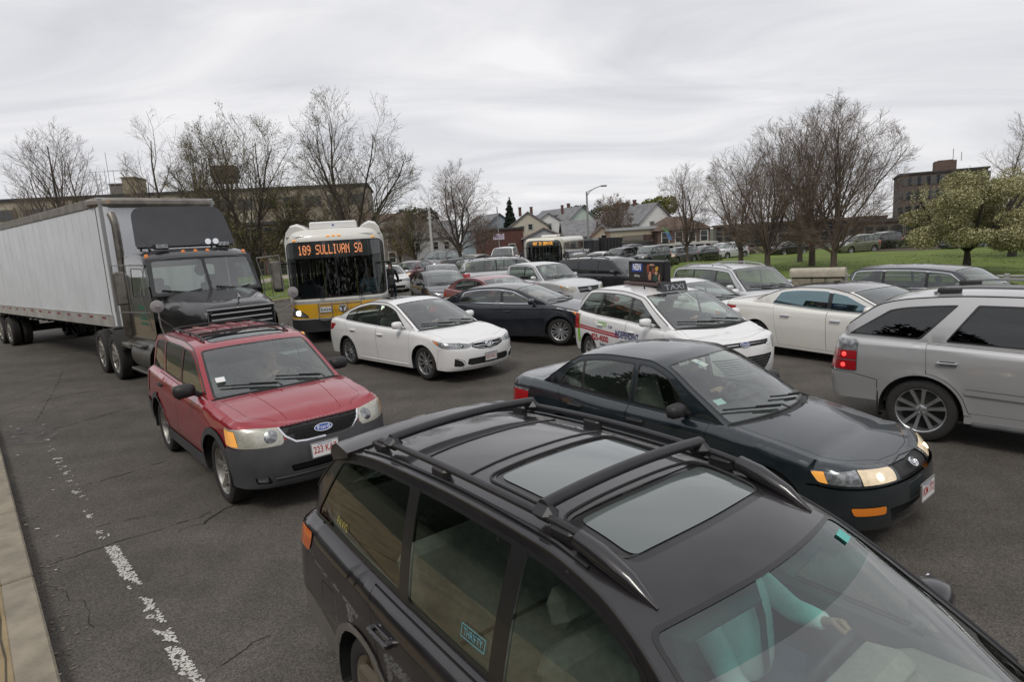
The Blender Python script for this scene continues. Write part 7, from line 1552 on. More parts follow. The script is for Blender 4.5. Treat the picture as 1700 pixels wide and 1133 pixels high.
# ---- left pavement and kerb by the camera
kd = Vector((-.661, .751)); kn = Vector((-.751, -.661)); K0 = Vector((-3.05, 3.62))
kp = lambda t, o=0.0: tuple(K0 + kd * t + kn * o)
kerbline('kerb', [kp(-6, .11), kp(34, .11)], .22, .12, None, 1.9)
sheet('pavement', [kp(-6, .215), kp(34, .215), kp(34, 2.6), kp(-6, 2.6)], .115, PAVE, g=1.2)
sheet('verge', [kp(-6, 2.62), kp(40, 2.62), kp(40, 20), kp(-6, 20)], .10, EARTH, g=2.0)
b = MB(); rr = random.Random(5)
for o0 in (.235,):
    pts = [Vector((*kp(t, o0 + rr.uniform(0, .02)), 0)) for t in np.linspace(-6, 30, 120)]
    for p, q in zip(pts[:-1], pts[1:]):
        w = rr.uniform(.006, .024); n = Vector((kn.x, kn.y, 0)); z = Vector((0, 0, .121)); b.add([p + z, q + z, q + n * w + z, p + n * w + z], [(0, 1, 2, 3)])
for t in (1.6, 4.2):
    a = [Vector((*kp(t + rr.uniform(-.05, .05), o), .121)) for o in np.linspace(.24, 1.6, 9)]
    for p, q in zip(a[:-1], a[1:]): w = Vector((kd.x, kd.y, 0)) * rr.uniform(.01, .04); b.add([p, q, q + w, p + w], [(0, 1, 2, 3)])
tag(b.build('pavement_joint', JOINT, smooth=False), kind='stuff')
# ---- worn edge line, cracks, litter on the road
LINE = mat('road_paint', (.46, .45, .41), .85, noise=(14, .35)); l0 = Vector((-3.93, 5.53)); ld = Vector((-.668, .744)); ln_ = Vector((.744, .668)); b = MB(); rr = random.Random(11)
den = PC([(-2.9, .75), (-2.3, .80), (-1.75, .62), (-1.55, .35), (-1.3, .12), (-1.05, .30), (-.85, .85), (-.05, .95), (.0, .0), (.45, .0), (.55, .22), (.9, .30), (1.1, .03), (1.6, .16), (1.9, .35), (2.3, .10), (3.2, .14), (3.8, .0), (7, .05), (9, .0)])
def blob(c, r, z, k=7, e=1.0, ang=0):
    P = []
    for i in range(k):
        q = 2 * math.pi * i / k; s = r * rr.uniform(.6, 1.25); P.append(Vector((c[0] + math.cos(q + ang) * s * e, c[1] + math.sin(q + ang) * s, z)))
    return P
for t in np.arange(-3.6, 9, .0125):
    for o in np.linspace(-.036, .036, 5):
        dn = float(den(max(t, -2.9))); pass
        cl = math.sin(t * 9.1 + 1.3) * .5 + math.sin(t * 23.7 + o * 60) * .5
        nz = mnoise.noise(Vector((t * 11, o * 15, 3.3))) * .5 + .5 + .12 * (mnoise.noise(Vector((t * 40, o * 60, 9))))
        if nz < .25 + dn * .52: c = l0 + ld * (t + rr.uniform(-.012, .012)) + ln_ * (o + rr.uniform(-.012, .012)); b.add(blob(c, rr.uniform(.008, .014), .004 + rr.random() * .002, 6), [tuple(range(6))])
tag(b.build('lane_marking', LINE, smooth=False), kind='structure')
CRK = mat('crack_dark', (.016, .014, .012), .95)
def crack(px, w0=.012):
    b = MB(); P = [ground(u, v) for u, v in px]; fine = []
    for a, c in zip(P[:-1], P[1:]):
        n = max(2, int((c - a).length / .10))
        for i in range(n): p = a.lerp(c, i / n); fine.append(p + Vector((rr.gauss(0, .018), rr.gauss(0, .018), 0)))
    for p, q in zip(fine[:-1], fine[1:]):
        d = (q - p); n = Vector((-d.y, d.x, 0)).normalized() * w0 * rr.uniform(.08, .75); z = Vector((0, 0, .003)); b.add([p - n + z, q - n + z, q + n + z, p + n + z], [(0, 1, 2, 3)])
    return b
b = MB()
for px, w in (([(137, 807), (200, 790), (285, 763)], .016), ([(78, 941), (176, 907), (268, 880), (371, 846)], .013), ([(300, 880), (330, 872), (375, 845), (400, 838)], .020), ([(342, 1127), (400, 1085), (469, 1042)], .010), ([(0, 684), (120, 655), (250, 637)], .022), ([(0, 728), (110, 708), (235, 672)], .022), ([(60, 700), (95, 640), (105, 615)], .014), ([(20, 668), (120, 630)], .016), ([(140, 880), (200, 868), (300, 845)], .008), ([(70, 965), (150, 1015), (150, 1060)], .006), ([(255, 560), (180, 585)], .015), ([(640, 700), (700, 662), (760, 650)], .008), ([(560, 830), (600, 800)], .008)):
    q = crack(px, w); b.add(q.v, q.f)
tag(b.build('road_crack', CRK, smooth=False), kind='stuff')
b = MB()
for (u, v) in ((30, 713), (18, 709), (22, 726), (72, 706), (54, 677), (90, 722), (83, 795), (88, 815), (43, 873), (93, 948), (95, 892), (100, 1122), (62, 880), (1500, 700), (30, 757)):
    p = ground(u, v); b.add(blob((p.x, p.y), rr.uniform(.008, .026), p.z + .008, 6, rr.uniform(.7, 2.2), rr.random() * 3), [tuple(range(6))])
tag(b.build('litter', mat('litter_pale', (.40, .38, .34), .9), smooth=False), kind='stuff')
p = [ground(u, v) for u, v in ((10, 740), (12, 716), (70, 701), (98, 716), (88, 735), (50, 738))]; tag(mk('road_patch', [(q.x, q.y, q.z + .0025) for q in p], [tuple(range(6))], mat('patch_asphalt', (.062, .057, .052), .9, noise=(6, .5))), kind='structure')
b = MB()
for i in range(420):
    t = rr.uniform(-3.5, 16); o = -abs(rr.gauss(0, .11)) - .01; c = kp(t, o); b.add(blob(c, rr.uniform(.004, .016), gz(*c) + .006, 5, 1.4, rr.random() * 3), [tuple(range(5))])
tag(b.build('gutter_grit', mat('grit', (.13, .115, .09), .95, noise=(20, .5)), smooth=False), kind='stuff')
# ---- lawns
G2 = lambda u, v: (lambda p: (p.x, p.y))(ground(u, v))
lawn_r = [(7.2, 29.5), (10.2, 25.6), (14.0, 22.3), (18.0, 19.4), (26, 13.6), (60, 9), (75, 30), (70, 52)] + [G2(u, v) for u, v in ((1560, 406), (1480, 408), (1397, 412), (1285, 420), (1200, 428), (1120, 438))]
sheet('lawn', lawn_r, .10, GRASS, g=1.6)
kerbline('lawn_kerb', [(7.1, 29.7), (10.1, 25.5), (13.9, 22.15), (17.9, 19.25), (26, 13.4)], .2, .13)
lawn_l = [(-62, 66), (-30, 44), (-20, 37), (-13.2, 32.6), (-11.6, 36), (-10.6, 44), (-10.6, 60), (-14, 90), (-62, 95)]
sheet('lawn', lawn_l, .10, GRASS, g=1.8); kerbline('lawn_kerb', [(-62, 65.7), (-30, 43.7), (-20, 36.7), (-13.2, 32.2), (-11.3, 36), (-10.3, 44), (-10.3, 60)], .2, .13)
pth = [ground(u, v) for u, v in ((400, 484), (440, 472), (490, 462), (560, 452), (560, 447), (490, 456), (440, 465), (400, 474))]; sheet('path', [(p.x, p.y) for p in pth], .115, CONC, g=1.0)
def tufts(name, poly, n, seed, h=.07):
    rr = random.Random(seed); P = np.array(poly); V = []; F = []; lo, hi = P.min(0), P.max(0); k = 0
    while k < n:
        x, y = rr.uniform(lo[0], hi[0]), rr.uniform(lo[1], hi[1])
        if not inside(np.array([x]), np.array([y]), poly)[0]: continue
        k += 1; z = gz(x, y) + .10
        for _ in range(3):
            a = rr.random() * 6.28; hh = h * rr.uniform(.5, 1.5); w = .035; dx_, dy_ = math.cos(a), math.sin(a); x2, y2 = x + rr.gauss(0, .08), y + rr.gauss(0, .08); c = len(V); V += [(x2 - dx_ * w, y2 - dy_ * w, z), (x2 + dx_ * w, y2 + dy_ * w, z), (x2 + rr.gauss(0, .05), y2 + rr.gauss(0, .05), z + hh)]; F.append((c, c + 1, c + 2))
    return tag(mk(name, V, F, GRASSB, smooth=False), kind='stuff')
tufts('grass_tufts', [(7.5, 29.3), (10.4, 25.8), (18, 19.6), (34, 15), (44, 34), (40, 50), (24, 50), (14, 46)], 2600, 3, .04)
tufts('grass_tufts', [(-26, 42), (-13.2, 33.2), (-11.2, 40), (-10.8, 58), (-26, 66)], 1400, 4, .04)
# ---- granite pier and pipe rail
_p = at(1358, 455, 24); PQ = (_p.x, _p.y)
pier = thing('stone_pier', 'low granite wall pier with a pale rounded cap beside the lawn', 'wall', (*PQ, gz(*PQ)), R(-36))
GRN = mat('granite_rough', (.24, .215, .16), .85, noise=(7, .35), bump=(14, .8)); GCAP = mat('granite_cap', (.38, .35, .28), .8, noise=(5, .22), bump=(12, .5))
for r_, z in enumerate((.02, .44)):
    xs_ = [-.90, -.18, .30, .90] if r_ else [-.90, -.30, .22, .90]
    for x0, x1 in zip(xs_[:-1], xs_[1:]):
        b = MB(); b.box(((x0 + x1) / 2, 0, z + .20), (x1 - x0 - .02, .56, .40), bev=.03); b.build('stone_block', GRN, pier, sharp=30)
b = MB(); b.box((0, 0, .45), (1.76, .50, .86)); b.build('mortar_core', JOINT, pier)
b = MB(); hy, hz = .33, .17; b.prism(rnd([(-hy, -hz, .03), (hy, -hz, .03), (hy, hz, .16), (-hy, hz, .16)], .1, 7), 1.92, Matrix(((0, 0, 1), (1, 0, 0), (0, 1, 0))), (-.96, 0, 1.05)); b.build('cap_stone', GCAP, pier, sharp=50)
rail = thing('pipe_railing', 'long grey pipe railing running along the lawn edge from the stone pier', 'railing', (*PQ, 0), 0); PIPE = mat('pipe_grey', (.30, .30, .28), .5, .4, noise=(4, .2)); ru = Vector((.81, -.587, 0)); 
for z in (.92, .50):
    b = MB(); b.tube([ru * t + Vector((0, 0, z + gz(PQ[0] + ru.x * t, PQ[1] + ru.y * t))) for t in (.8, 4, 8, 12, 16)], .045, 8); b.build('rail', PIPE, rail)
for t in np.arange(.95, 16, 2.4):
    b = MB(); p = ru * t; g0 = gz(PQ[0] + p.x, PQ[1] + p.y); b.box((p.x, p.y, g0 + .5), (.16, .16, 1.02), rz=R(-36), bev=.02); b.build('rail_post', PIPE, rail)
# ================================================================ vehicles by the camera
WHP = paint('white_paint', (.74, .74, .735), .0, .3, 1, .07); REDP = paint('red_paint', (.29, .008, .020), .15, .3, 1, .05); GRNP = paint('green_paint', (.010, .018, .023), .3, .3, 1, .045); PLUM = paint('plum_paint', (.010, .0085, .0105), .15, .34, .85, .055); SILV = paint('silver_paint', (.50, .50, .50), .55, .35, 1, .10); CREAMP = paint('pearl_paint', (.76, .75, .70), .05, .3, 1, .08); NAVYP = paint('navy_paint', (.010, .013, .020), .3, .3, 1, .04); GREYP_ = paint('grey_paint', (.085, .088, .098), .5, .35, 1, .12); BLKP = paint('black_paint', (.008, .008, .010), .2, .3, 1, .05); WINE = paint('wine_paint', (.085, .010, .014), .3, .3, 1, .1); ROSE = paint('rose_paint', (.26, .085, .095), .3, .35, 1, .25); SAGE = paint('sage_paint', (.13, .145, .135), .5, .35, 1, .12); BEIGE = paint('beige_paint', (.52, .49, .42), .3, .35, 1, .1); CHARC = paint('charcoal_paint', (.020, .021, .025), .4, .3, 1, .06); GUN = paint('gunmetal_paint', (.10, .10, .105), .5, .35, 1, .12); DGRN = paint('dark_green_paint', (.018, .030, .024), .4, .35, 1, .12); PALE = paint('pale_silver_paint', (.58, .59, .60), .4, .35, 1, .1)  # rose_paint: its heavier dust mix paints in the grey reflected by the roof
SUB = S_subaru(); SUB['shade'] = glass('shade_glass', (.34, .74, .68), 1.62); SUB['seatmat'] = CLOTHG; SUB['seatx'] = .17; SUB['wheelpos'] = (.40, .885); lift(SUB, .04)
wag, ws_ = car('subaru', SUB, 'station_wagon', 'dark plum station wagon with black roof rack and two glass roof panels, nearest the camera', 'car', (.631, 2.308, 0), R(-52.3), PLUM)
cor, cs_ = car('corolla', S_corolla(), 'sedan', 'dark green sedan with lit headlights between the plum wagon and the taxi', 'car', (1.941, 6.478, 0), R(-51.03), GRNP)
esc, es_ = car('escape', S_escape(), 'suv', 'red compact SUV with grey plastic bumpers and plate 223 KA7', 'car', (-3.427, 7.941, 0), R(-49.67), REDP)
mdx, ms_ = car('mdx', S_mdx(), 'suv', 'silver SUV cut off by the right edge with red brake lights glowing', 'car', (6.325, 6.631, 0), R(-47.3), SILV)
cam_, cs2 = car('camry', S_camry(), 'sedan', 'clean white sedan with chrome grille in the middle of the junction', 'car', (-2.071, 13.33, gz(-2.07, 13.3)), R(-45.576), WHP)
tax, ts_ = car('cmax', S_cmax(), 'taxi', 'white taxi hatchback with red stripes and a black roof billboard', 'taxi', (2.888, 11.65, gz(2.9, 11.65)), R(-68.4), WHP)
def taxi_signs(s, root):
    up = lambda x: float(s.roof(x)) + float(s.crown(x)); AD = mat('advert_black', (.012, .012, .014), .35, coat=.5); z0 = up(-.35) + .01
    b = MB(); b.box((-.40, 0, z0 + .03), (1.25, .42, .06), bev=.02); base = b.build('billboard_base', mat('sign_base', (.06, .035, .03), .5), root); b = MB(); b.box((.12, -.10, z0 + .05), (.16, .16, .08), bev=.02); b.build('sign_lamp', mat('lamp_brown', (.05, .03, .025), .4), base)
    b = MB(); b.box((-.42, 0, z0 + .26), (1.20, .16, .42), bev=.02); bb = b.build('billboard', AD, root)
    for sy in (-1, 1):
        n = Vector((0, sy, .06)); M = Matrix.Translation((-.42, sy * .085, z0 + .26)) @ basis(n).to_4x4(); f = lambda x, y, z=.0: M @ Vector((x, y, z))
        def pl(nm, P, m, z): q = MB(); q.add([f(x, y, z) for x, y in P], [tuple(range(len(P)))]); return q.build(nm, m, bb, smooth=False)
        pl('poster_panel', [(-.56, -.19), (.56, -.19), (.56, .19), (-.56, .19)], mat('poster_dark', (.02, .017, .016), .4, noise=(5, .8)), .002)
        pl('poster_block', [(-.46, -.01), (-.10, -.01), (-.10, .18), (-.46, .18)], mat('poster_blue', (.02, .06, .30), .4), .004)
        text('poster_word', 'NESN', STK, bb, M @ Matrix.Translation((-.28, .085, .0)), .28, .13, .006, .03); text('poster_word', 'xfinity', STK, bb, M @ Matrix.Translation((-.27, -.09, 0)), .20, .07, .006)
        rr = random.Random(8)
        for (x, y, rx, ry, m) in ((.10, .06, .05, .10, (.25, .06, .03)), (.17, -.08, .06, .09, (.40, .20, .13)), (.27, .02, .05, .07, (.20, .05, .03)), (.38, .06, .055, .05, (.55, .30, .03)), (.37, -.02, .05, .04, (.42, .25, .17)), (.36, -.12, .085, .07, (.03, .07, .05)), (.47, -.10, .03, .08, (.35, .18, .12)), (.22, .13, .09, .02, (.45, .26, .18))):
            pl('poster_figure', [(x + rx * math.cos(q) * rr.uniform(.75, 1.15), y + ry * math.sin(q) * rr.uniform(.75, 1.15)) for q in np.linspace(0, 2 * math.pi, 12, endpoint=False)], mat('print_%d' % int(m[0] * 100), m, .4), .006 + .001 * x)
    x0 = .30; z1 = up(x0) - .005; b = MB(); pr = [(.0, .0), (.20, .0), (.13, .17), (.07, .17)]; b.prism([(p[0] - .1, p[1]) for p in pr], .56, Matrix(((1, 0, 0), (0, 0, -1), (0, 1, 0))), (x0, .28, z1)); ts = b.build('taxi_sign', AD, root, smooth=False)
    for sx, ry in ((1, 0), (-1, 180)):
        n = Vector((sx, 0, .42)); text('taxi_letters', 'TAXI', mat('taxi_grey', (.26, .28, .30), .4), ts, Matrix.Translation((x0 + sx * .068, 0, z1 + .08)) @ basis(n).to_4x4(), .42, .10, .004, .01)
    b = MB(); b.tube([(-.05, -.35, up(-.05) - .03), (-.08, -.35, up(-.05) + .05)], .015, 5); b.build('roof_antenna', BLK, root)
taxi_signs(ts_, tax)
sc, ss_ = car('sclass', gen('sedan', 3.165, .86, 1.14, 1.87, 1.475, .99, .78, .345, None, chrome=True, glass_=GLB, handlemat=CHR, mats={'roof': mat('glass_roof', (.03, .028, .03), .06, coat=1)}, e2=.05), 'luxury_sedan', 'cream white luxury sedan with dark glass roof and chrome door handles', 'car', (6.7, 11.91, gz(6.7, 11.9)), R(-62.9), CREAMP)
acc, as_ = car('accord', gen('sedan', 2.80, .96, 1.17, 1.85, 1.475, .98, .77, .325, None, chrome=True, e2=.05, wn=7), 'sedan', 'dark navy sedan with bright chrome window line behind the white sedan', 'car', (.29, 16.37, gz(.29, 16.4)), R(-25.7), NAVYP)
inf, is_ = car('infiniti', gen('suv', 2.90, .95, 1.14, 1.96, 1.76, 1.10, .86, .385, None, chrome=False, rack=True, bars=(), rackm=mat('rail_silver', (.5, .5, .5), .35, .8), e2=.07, lamps=CLR, wn=5), 'suv', 'silver grey crossover SUV with pale roof rails beside the stone pier', 'car', (6.84, 18.12, gz(6.84, 18.1)), R(-70), PALE)
wsd, _ = car('whitesedan', gen('sedan', 2.75, .95, 1.1, 1.82, 1.46, .96, .77, .325, None), 'sedan', 'white sedan mostly hidden behind the taxi roof', 'car', (4.85, 16.6, gz(4.8, 16.6)), R(-62), WHP)
obk, _ = car('outback', gen('suv', 2.74, .95, 1.09, 1.82, 1.60, 1.02, .82, .345, None, chrome=True, e2=.055), 'station_wagon', 'dark grey station wagon with chrome window line in front of the lawn', 'car', (11.06, 15.37, gz(11, 15.4)), R(-58), GREYP_)
# ================================================================ lorry and buses
tractor((-6.25, 12.7, gz(-6.2, 12.7)), R(-46)); trailer((-8.17, 15.14, .02), R(-40.7))
bp = at(561, 470, 16.4); b1 = bus_first((bp.x, bp.y, gz(bp.x, bp.y) + .05), R(-78))
bp2 = at(902, 420, 37.0); _b2 = bus_second((bp2.x, bp2.y, gz(bp2.x, bp2.y) - .02), R(-104)); _b2.scale = (.91, .91, .91)
# ================================================================ the queue behind
def roofcar(key, u, v, H, spec, name, label, hd, pm, near=False, maxd=None, cat='car'):
    "stand a car so that its roof is seen at photograph pixel u, v"
    p = ground(u, v, H)
    if maxd and p.length > maxd: q = Vector((p.x, p.y)) * maxd / p.length; p = Vector((q.x, q.y, gz(q.x, q.y)))
    return car(key, spec, name, label, cat, (p.x, p.y, gz(p.x, p.y)), R(hd), pm, 'cars queueing at the junction', near=near)
def spotcar(key, u, d, spec, name, label, hd, pm, near=False, cat='car', group='cars queueing at the junction'):
    p = at(u, 430, d); return car(key, spec, name, label, cat, (p.x, p.y, gz(p.x, p.y)), R(hd), pm, group, near=near)
SED = lambda **k: gen('sedan', 2.72, .93, 1.08, 1.80, 1.45, .96, .77, .32, None, **k)
spotcar('blacksedan', 729, 23.3, SED(), 'sedan', 'black sedan facing the camera behind the dark navy sedan', -72, CHARC, True)
spotcar('sagesedan', 731, 28.5, gen('sedan', 2.70, .9, 1.0, 1.78, 1.50, 1.0, .8, .32, None), 'sedan', 'grey green sedan just behind the black sedan', -80, SAGE)
roofcar('rosesedan', 826, 458, 1.44, SED(), 'sedan', 'red sedan whose roof shows over the dark navy sedan', -56, ROSE, True)
tac = gen('pickup', 3.2, .93, 1.2, 1.84, 1.78, 1.16, .98, .38, None, grille=(.48, .20), hl=(.52, .22), lamps=HAZ, cuts=None, brand='ring', cab=1); spotcar('tacoma', 905, 23.3, tac, 'pickup_truck', 'silver extended cab pickup with amber lamps behind the dark navy sedan', -57, PALE, True, 'pickup truck')
tah = gen('suv', 2.95, .9, 1.25, 1.96, 1.90, 1.24, 1.02, .385, None, glass_=GLT, rack=True, bars=(-.8,), e2=.09); spotcar('tahoe', 1018, 25.0, tah, 'suv', 'black boxy SUV with roof bars right of the silver pickup', -48, BLKP, True)
spotcar('minivan', 838, 30.0, gen('van', 3.0, .95, 1.1, 1.95, 1.78, 1.12, .9, .34, None, rack=True, bars=(-1.0, .2)), 'minivan', 'silver minivan turned away with roof rack behind the pickup', 22, PALE, False, 'minivan')
spotcar('whitecar', 641, 34.0, SED(), 'sedan', 'white sedan half hidden behind the first bus', -70, WHP)
spotcar('wine', 680, 39.0, gen('sedan', 2.70, .9, 1.0, 1.80, 1.47, .97, .78, .32, None, lamps=LIT), 'sedan', 'dark maroon sedan with one lit headlight near the cyclist', -108, WINE)
spotcar('ram', 731, 45.0, gen('pickup', 3.5, .95, 1.3, 2.02, 1.92, 1.30, 1.08, .40, None, grille=(.55, .26)), 'pickup_truck', 'charcoal full size pickup with big mirrors in the queue', -108, GUN, False, 'pickup truck')
spotcar('prius', 782, 47.0, gen('hatch', 2.70, .9, .9, 1.75, 1.50, 1.0, .80, .32, None, lamps=LIT, grille=(.30, .08)), 'hatchback', 'beige hatchback with lit headlights left of the silver minivan', -116, BEIGE)
spotcar('smalldark', 757, 58.0, SED(lamps=LIT), 'sedan', 'small dark sedan with lit lamps far behind the charcoal pickup', -108, BLKP)
spotcar('pinkcar', 833, 38.5, SED(), 'sedan', 'dull rose sedan showing only its roof over the silver minivan', -84, ROSE)
spotcar('whitevan', 838, 47.0, gen('van', 3.0, .95, 1.2, 2.0, 2.05, 1.25, 1.0, .35, None), 'minivan', 'white van behind the dull rose sedan and left of the second bus', -98, WHP, False, 'van')
roofcar('palesedan', 911, 426.5, 1.46, SED(), 'sedan', 'pale silver sedan below the second bus', -88, PALE)
roofcar('silversedan', 946, 438.5, 1.46, SED(), 'sedan', 'silver sedan right of the pickup cab', -76, PALE)
spotcar('whitehatch', 993, 50.0, gen('hatch', 2.6, .85, .8, 1.75, 1.53, 1.0, .84, .32, None), 'hatchback', 'white hatchback beyond the black SUV', -122, WHP)
dp = at(978, 405, 58); dump_truck((dp.x, dp.y, gz(dp.x, dp.y)), R(-125))
spotcar('darkcar', 962, 52.0, gen('suv', 2.7, .9, 1.0, 1.85, 1.75, 1.1, .9, .35, None), 'suv', 'dark SUV squeezed between the second bus and the dump truck', -108, CHARC)
spotcar('palevan', 1000, 64.0, SED(), 'sedan', 'pale blue white sedan behind the white hatchback', -122, paint('ice_paint', (.55, .62, .66), .2))
spotcar('dsuv', 1028, 55.0, gen('suv', 2.8, .9, 1.1, 1.9, 1.72, 1.1, .9, .36, None, glass_=GLT), 'suv', 'black SUV queueing right of the white hatchback', -132, BLKP)
spotcar('grand', 1078, 55.0, gen('suv', 2.8, .9, 1.1, 1.9, 1.78, 1.12, .94, .37, None), 'suv', 'dark green SUV in the far queue above the taxi billboard', -136, DGRN)
spotcar('greyback', 1058, 66.0, SED(), 'sedan', 'grey sedan seen over the dark green SUV', -136, GUN)
spotcar('whiteback', 1070, 74.0, SED(), 'sedan', 'white sedan farthest back over the dark green SUV', -138, WHP)
spotcar('blackback', 1040, 70.0, gen('suv', 2.8, .9, 1.1, 1.9, 1.75, 1.1, .92, .36, None), 'suv', 'black SUV at the back of the far queue', -136, CHARC)
spotcar('wagon', 1126, 58.5, gen('suv', 2.75, .9, 1.1, 1.8, 1.52, 1.0, .82, .33, None, lamps=LIT, rack=True), 'station_wagon', 'grey station wagon with a lit headlight by the lawn tip', -140, GUN)
spotcar('dsedan', 1163, 62.0, SED(), 'sedan', 'dark sedan last in the line along the far lawn edge', -142, CHARC)
spotcar('crv', 1211, 64.0, gen('suv', 2.62, .9, .95, 1.82, 1.68, 1.08, .9, .35, None), 'suv', 'silver compact SUV driving on the road beyond the lawn', -150, PALE)
spotcar('wcar2', 1196, 72.0, SED(), 'sedan', 'white sedan behind the silver compact SUV beyond the lawn', -150, WHP)
spotcar('park1', 1308, 64.0, SED(), 'sedan', 'dark sedan parked beyond the lawn behind the bare trees', -158, BLKP, group='cars beyond the lawn')
spotcar('park2', 1420, 60.0, gen('suv', 2.7, .9, 1.0, 1.85, 1.75, 1.1, .9, .35, None), 'suv', 'dull green SUV parked beyond the bare trees', -165, paint('olive_paint', (.10, .115, .06), .3), group='cars beyond the lawn')
spotcar('park3', 1459, 63.0, gen('suv', 2.7, .9, 1.0, 1.85, 1.80, 1.1, .9, .35, None), 'suv', 'black SUV parked right of the dull green SUV', -165, BLKP, group='cars beyond the lawn')
spotcar('park4', 1600, 56.0, SED(), 'sedan', 'blue grey sedan glimpsed under the blossoming tree', -170, paint('slate_paint', (.16, .19, .21), .4), group='cars beyond the lawn')
# ================================================================ people
bpy.context.view_layer.update()
SWEAT = mat('sweatshirt_grey', (.74, .76, .75), .9, noise=(9, .08), bump=(7, .8)); BLUESH = mat('shirt_lightblue', (.25, .42, .52), .85, noise=(9, .1)); DARKJ = mat('jacket_black', (.014, .014, .016), .8, noise=(12, .3)); TANS = mat('shirt_tan', (.26, .22, .16), .85, noise=(9, .15)); REDS = mat('shirt_red', (.22, .03, .03), .85)
driver(wag, ws_, 'driver in a pale grey sweatshirt gripping the wheel of the plum wagon', SWEAT, HAIRG, detail=1, look=(1, 0, -.1), left_only=True, sc=1.12)
b = MB(); pts = [(-.16, .60, 1.20), (-.08, .52, 1.19), (.0, .44, 1.12), (.12, .36, .95), (.20, .26, .80), (.18, .14, .70)]
for p, q in zip(pts[:-1], pts[1:]): p, q = Vector(p), Vector(q); w = Vector((.0, .024, .012)); z = Vector((.02, 0, .02)); b.add([p - w + z, p + w + z, q + w + z, q - w + z], [(0, 1, 2, 3)])
b.build('seat_belt', mat('belt_grey', (.05, .05, .05), .8), wag)
driver(esc, es_, 'driver sitting at the wheel of the red SUV', TANS, HAIRG, detail=1)
driver(cor, cs_, 'driver in a dark jacket sitting in the dark green sedan', DARKJ, HAIRD)
driver(cam_, cs2, 'driver in dark clothes sitting in the clean white sedan', DARKJ, HAIRD)
driver(acc, as_, 'driver sitting in the dark navy sedan', TANS, HAIRD)
driver(tax, ts_, 'driver in dark clothes sitting in the taxi', DARKJ, HAIRD)
bpy.context.view_layer.update(); Mb = b1.matrix_world.copy()
hb = lambda sd: dict(wrist=(-1.12, .80 + sd * .20, 1.30), palm=(-1.06, .80 + sd * .19, 1.33), k=(0, sd * .7, -.7), n=(-.3, 0, .9), curl=1.0)
person(Mb, 'bus driver in a light blue shirt behind the first bus windscreen', (-1.75, .80, 1.02), (-1.72, .80, 1.52), (-1.66, .80, 1.79), (1, -.1, -.05), [hb(-1), hb(1)], BLUESH, JEANS, HAIRD, detail=0)
b = MB(); b.box((-1.80, .8, .86), (.5, .5, .14), bev=.05); b.box((-2.02, .8, 1.2), (.12, .48, .7), bev=.05); b.build('driver_seat', CLOTHG, b1)
# cyclist beside the bus
cp = ground(653, 512); cp.z = gz(cp.x, cp.y); bk = thing('bicycle', 'dark bicycle ridden past the side of the first bus', 'bicycle', (cp.x, cp.y, cp.z), R(97))
BKM = mat('bike_black', (.02, .02, .02), .4, coat=.4)
for x in (.52, -.52):
    b = MB(); b.tube([(x + .34 * math.cos(q), 0, .345 + .34 * math.sin(q)) for q in np.linspace(0, 2 * math.pi, 28, endpoint=False)], .017, 6, closed=True); w_ = b.build('wheel', RUB, bk); b = MB(); b.tube([(x, -.05, .345), (x, .05, .345)], .02, 8)
    for q in np.linspace(0, math.pi, 8, endpoint=False): b.tube([(x + .33 * math.cos(q), 0, .345 + .33 * math.sin(q)), (x - .33 * math.cos(q), 0, .345 - .33 * math.sin(q))], .002, 3)
    b.build('spokes', ALU, w_)
b = MB(); b.tube([(-.52, 0, .345), (-.05, 0, .30), (.36, 0, .80), (-.18, 0, .84), (-.05, 0, .30)], .017, 7); b.tube([(-.52, 0, .345), (-.18, 0, .84)], .012, 6); b.tube([(.52, 0, .345), (.36, 0, .80), (.33, 0, .95)], .016, 7); b.build('frame', BKM, bk)
b = MB(); b.tube([(.30, -.28, .98), (.36, -.1, 1.0), (.36, .1, 1.0), (.30, .28, .98)], .013, 7); b.build('handlebar', BKM, bk); b = MB(); b.tube([(-.18, 0, .84), (-.20, 0, .95)], .013, 6); b.box((-.22, 0, .97), (.26, .14, .05), bev=.02); b.build('saddle', BKM, bk)
b = MB(); b.tube([(-.05, -.10, .30), (-.05, .10, .30)], .012, 6); b.tube([(-.05, -.09, .30), (.08, -.09, .18), (.08, -.18, .18)], .01, 5); b.tube([(-.05, .09, .30), (-.18, .09, .42), (-.18, .18, .42)], .01, 5); b.build('crank', ALU, bk)
bpy.context.view_layer.update(); Mc = bk.matrix_world.copy(); hc = lambda sd: dict(wrist=(.24, sd * .25, 1.03), palm=(.30, sd * .26, 1.02), k=(0, sd * .6, -.6), n=(0, 0, 1), curl=1.0)
cyc = person(Mc, 'cyclist in a black jacket and dark cap riding beside the first bus', (-.20, 0, 1.05), (.0, 0, 1.50), (.08, 0, 1.74), (1, 0, -.1), [hc(-1), hc(1)], DARKJ, JEANS, HAIRD, feet=[(.06, -.14, .20), (-.18, .14, .45)], knees=[(.16, -.13, .68), (.10, .13, .84)])
# ================================================================ buildings
TANB = SID['tan']; A_, B_ = (-74, 88), (-20.5, 96); h0 = at(270, 326, 92).z
blk, L_ = block('long flat roofed tan apartment building behind the bare trees on the left', A_, B_, h0 + .3, 14, SID['tan'], 3, 17, panelm=SID['beige'], roofm=ROOFD, name='apartment_building')
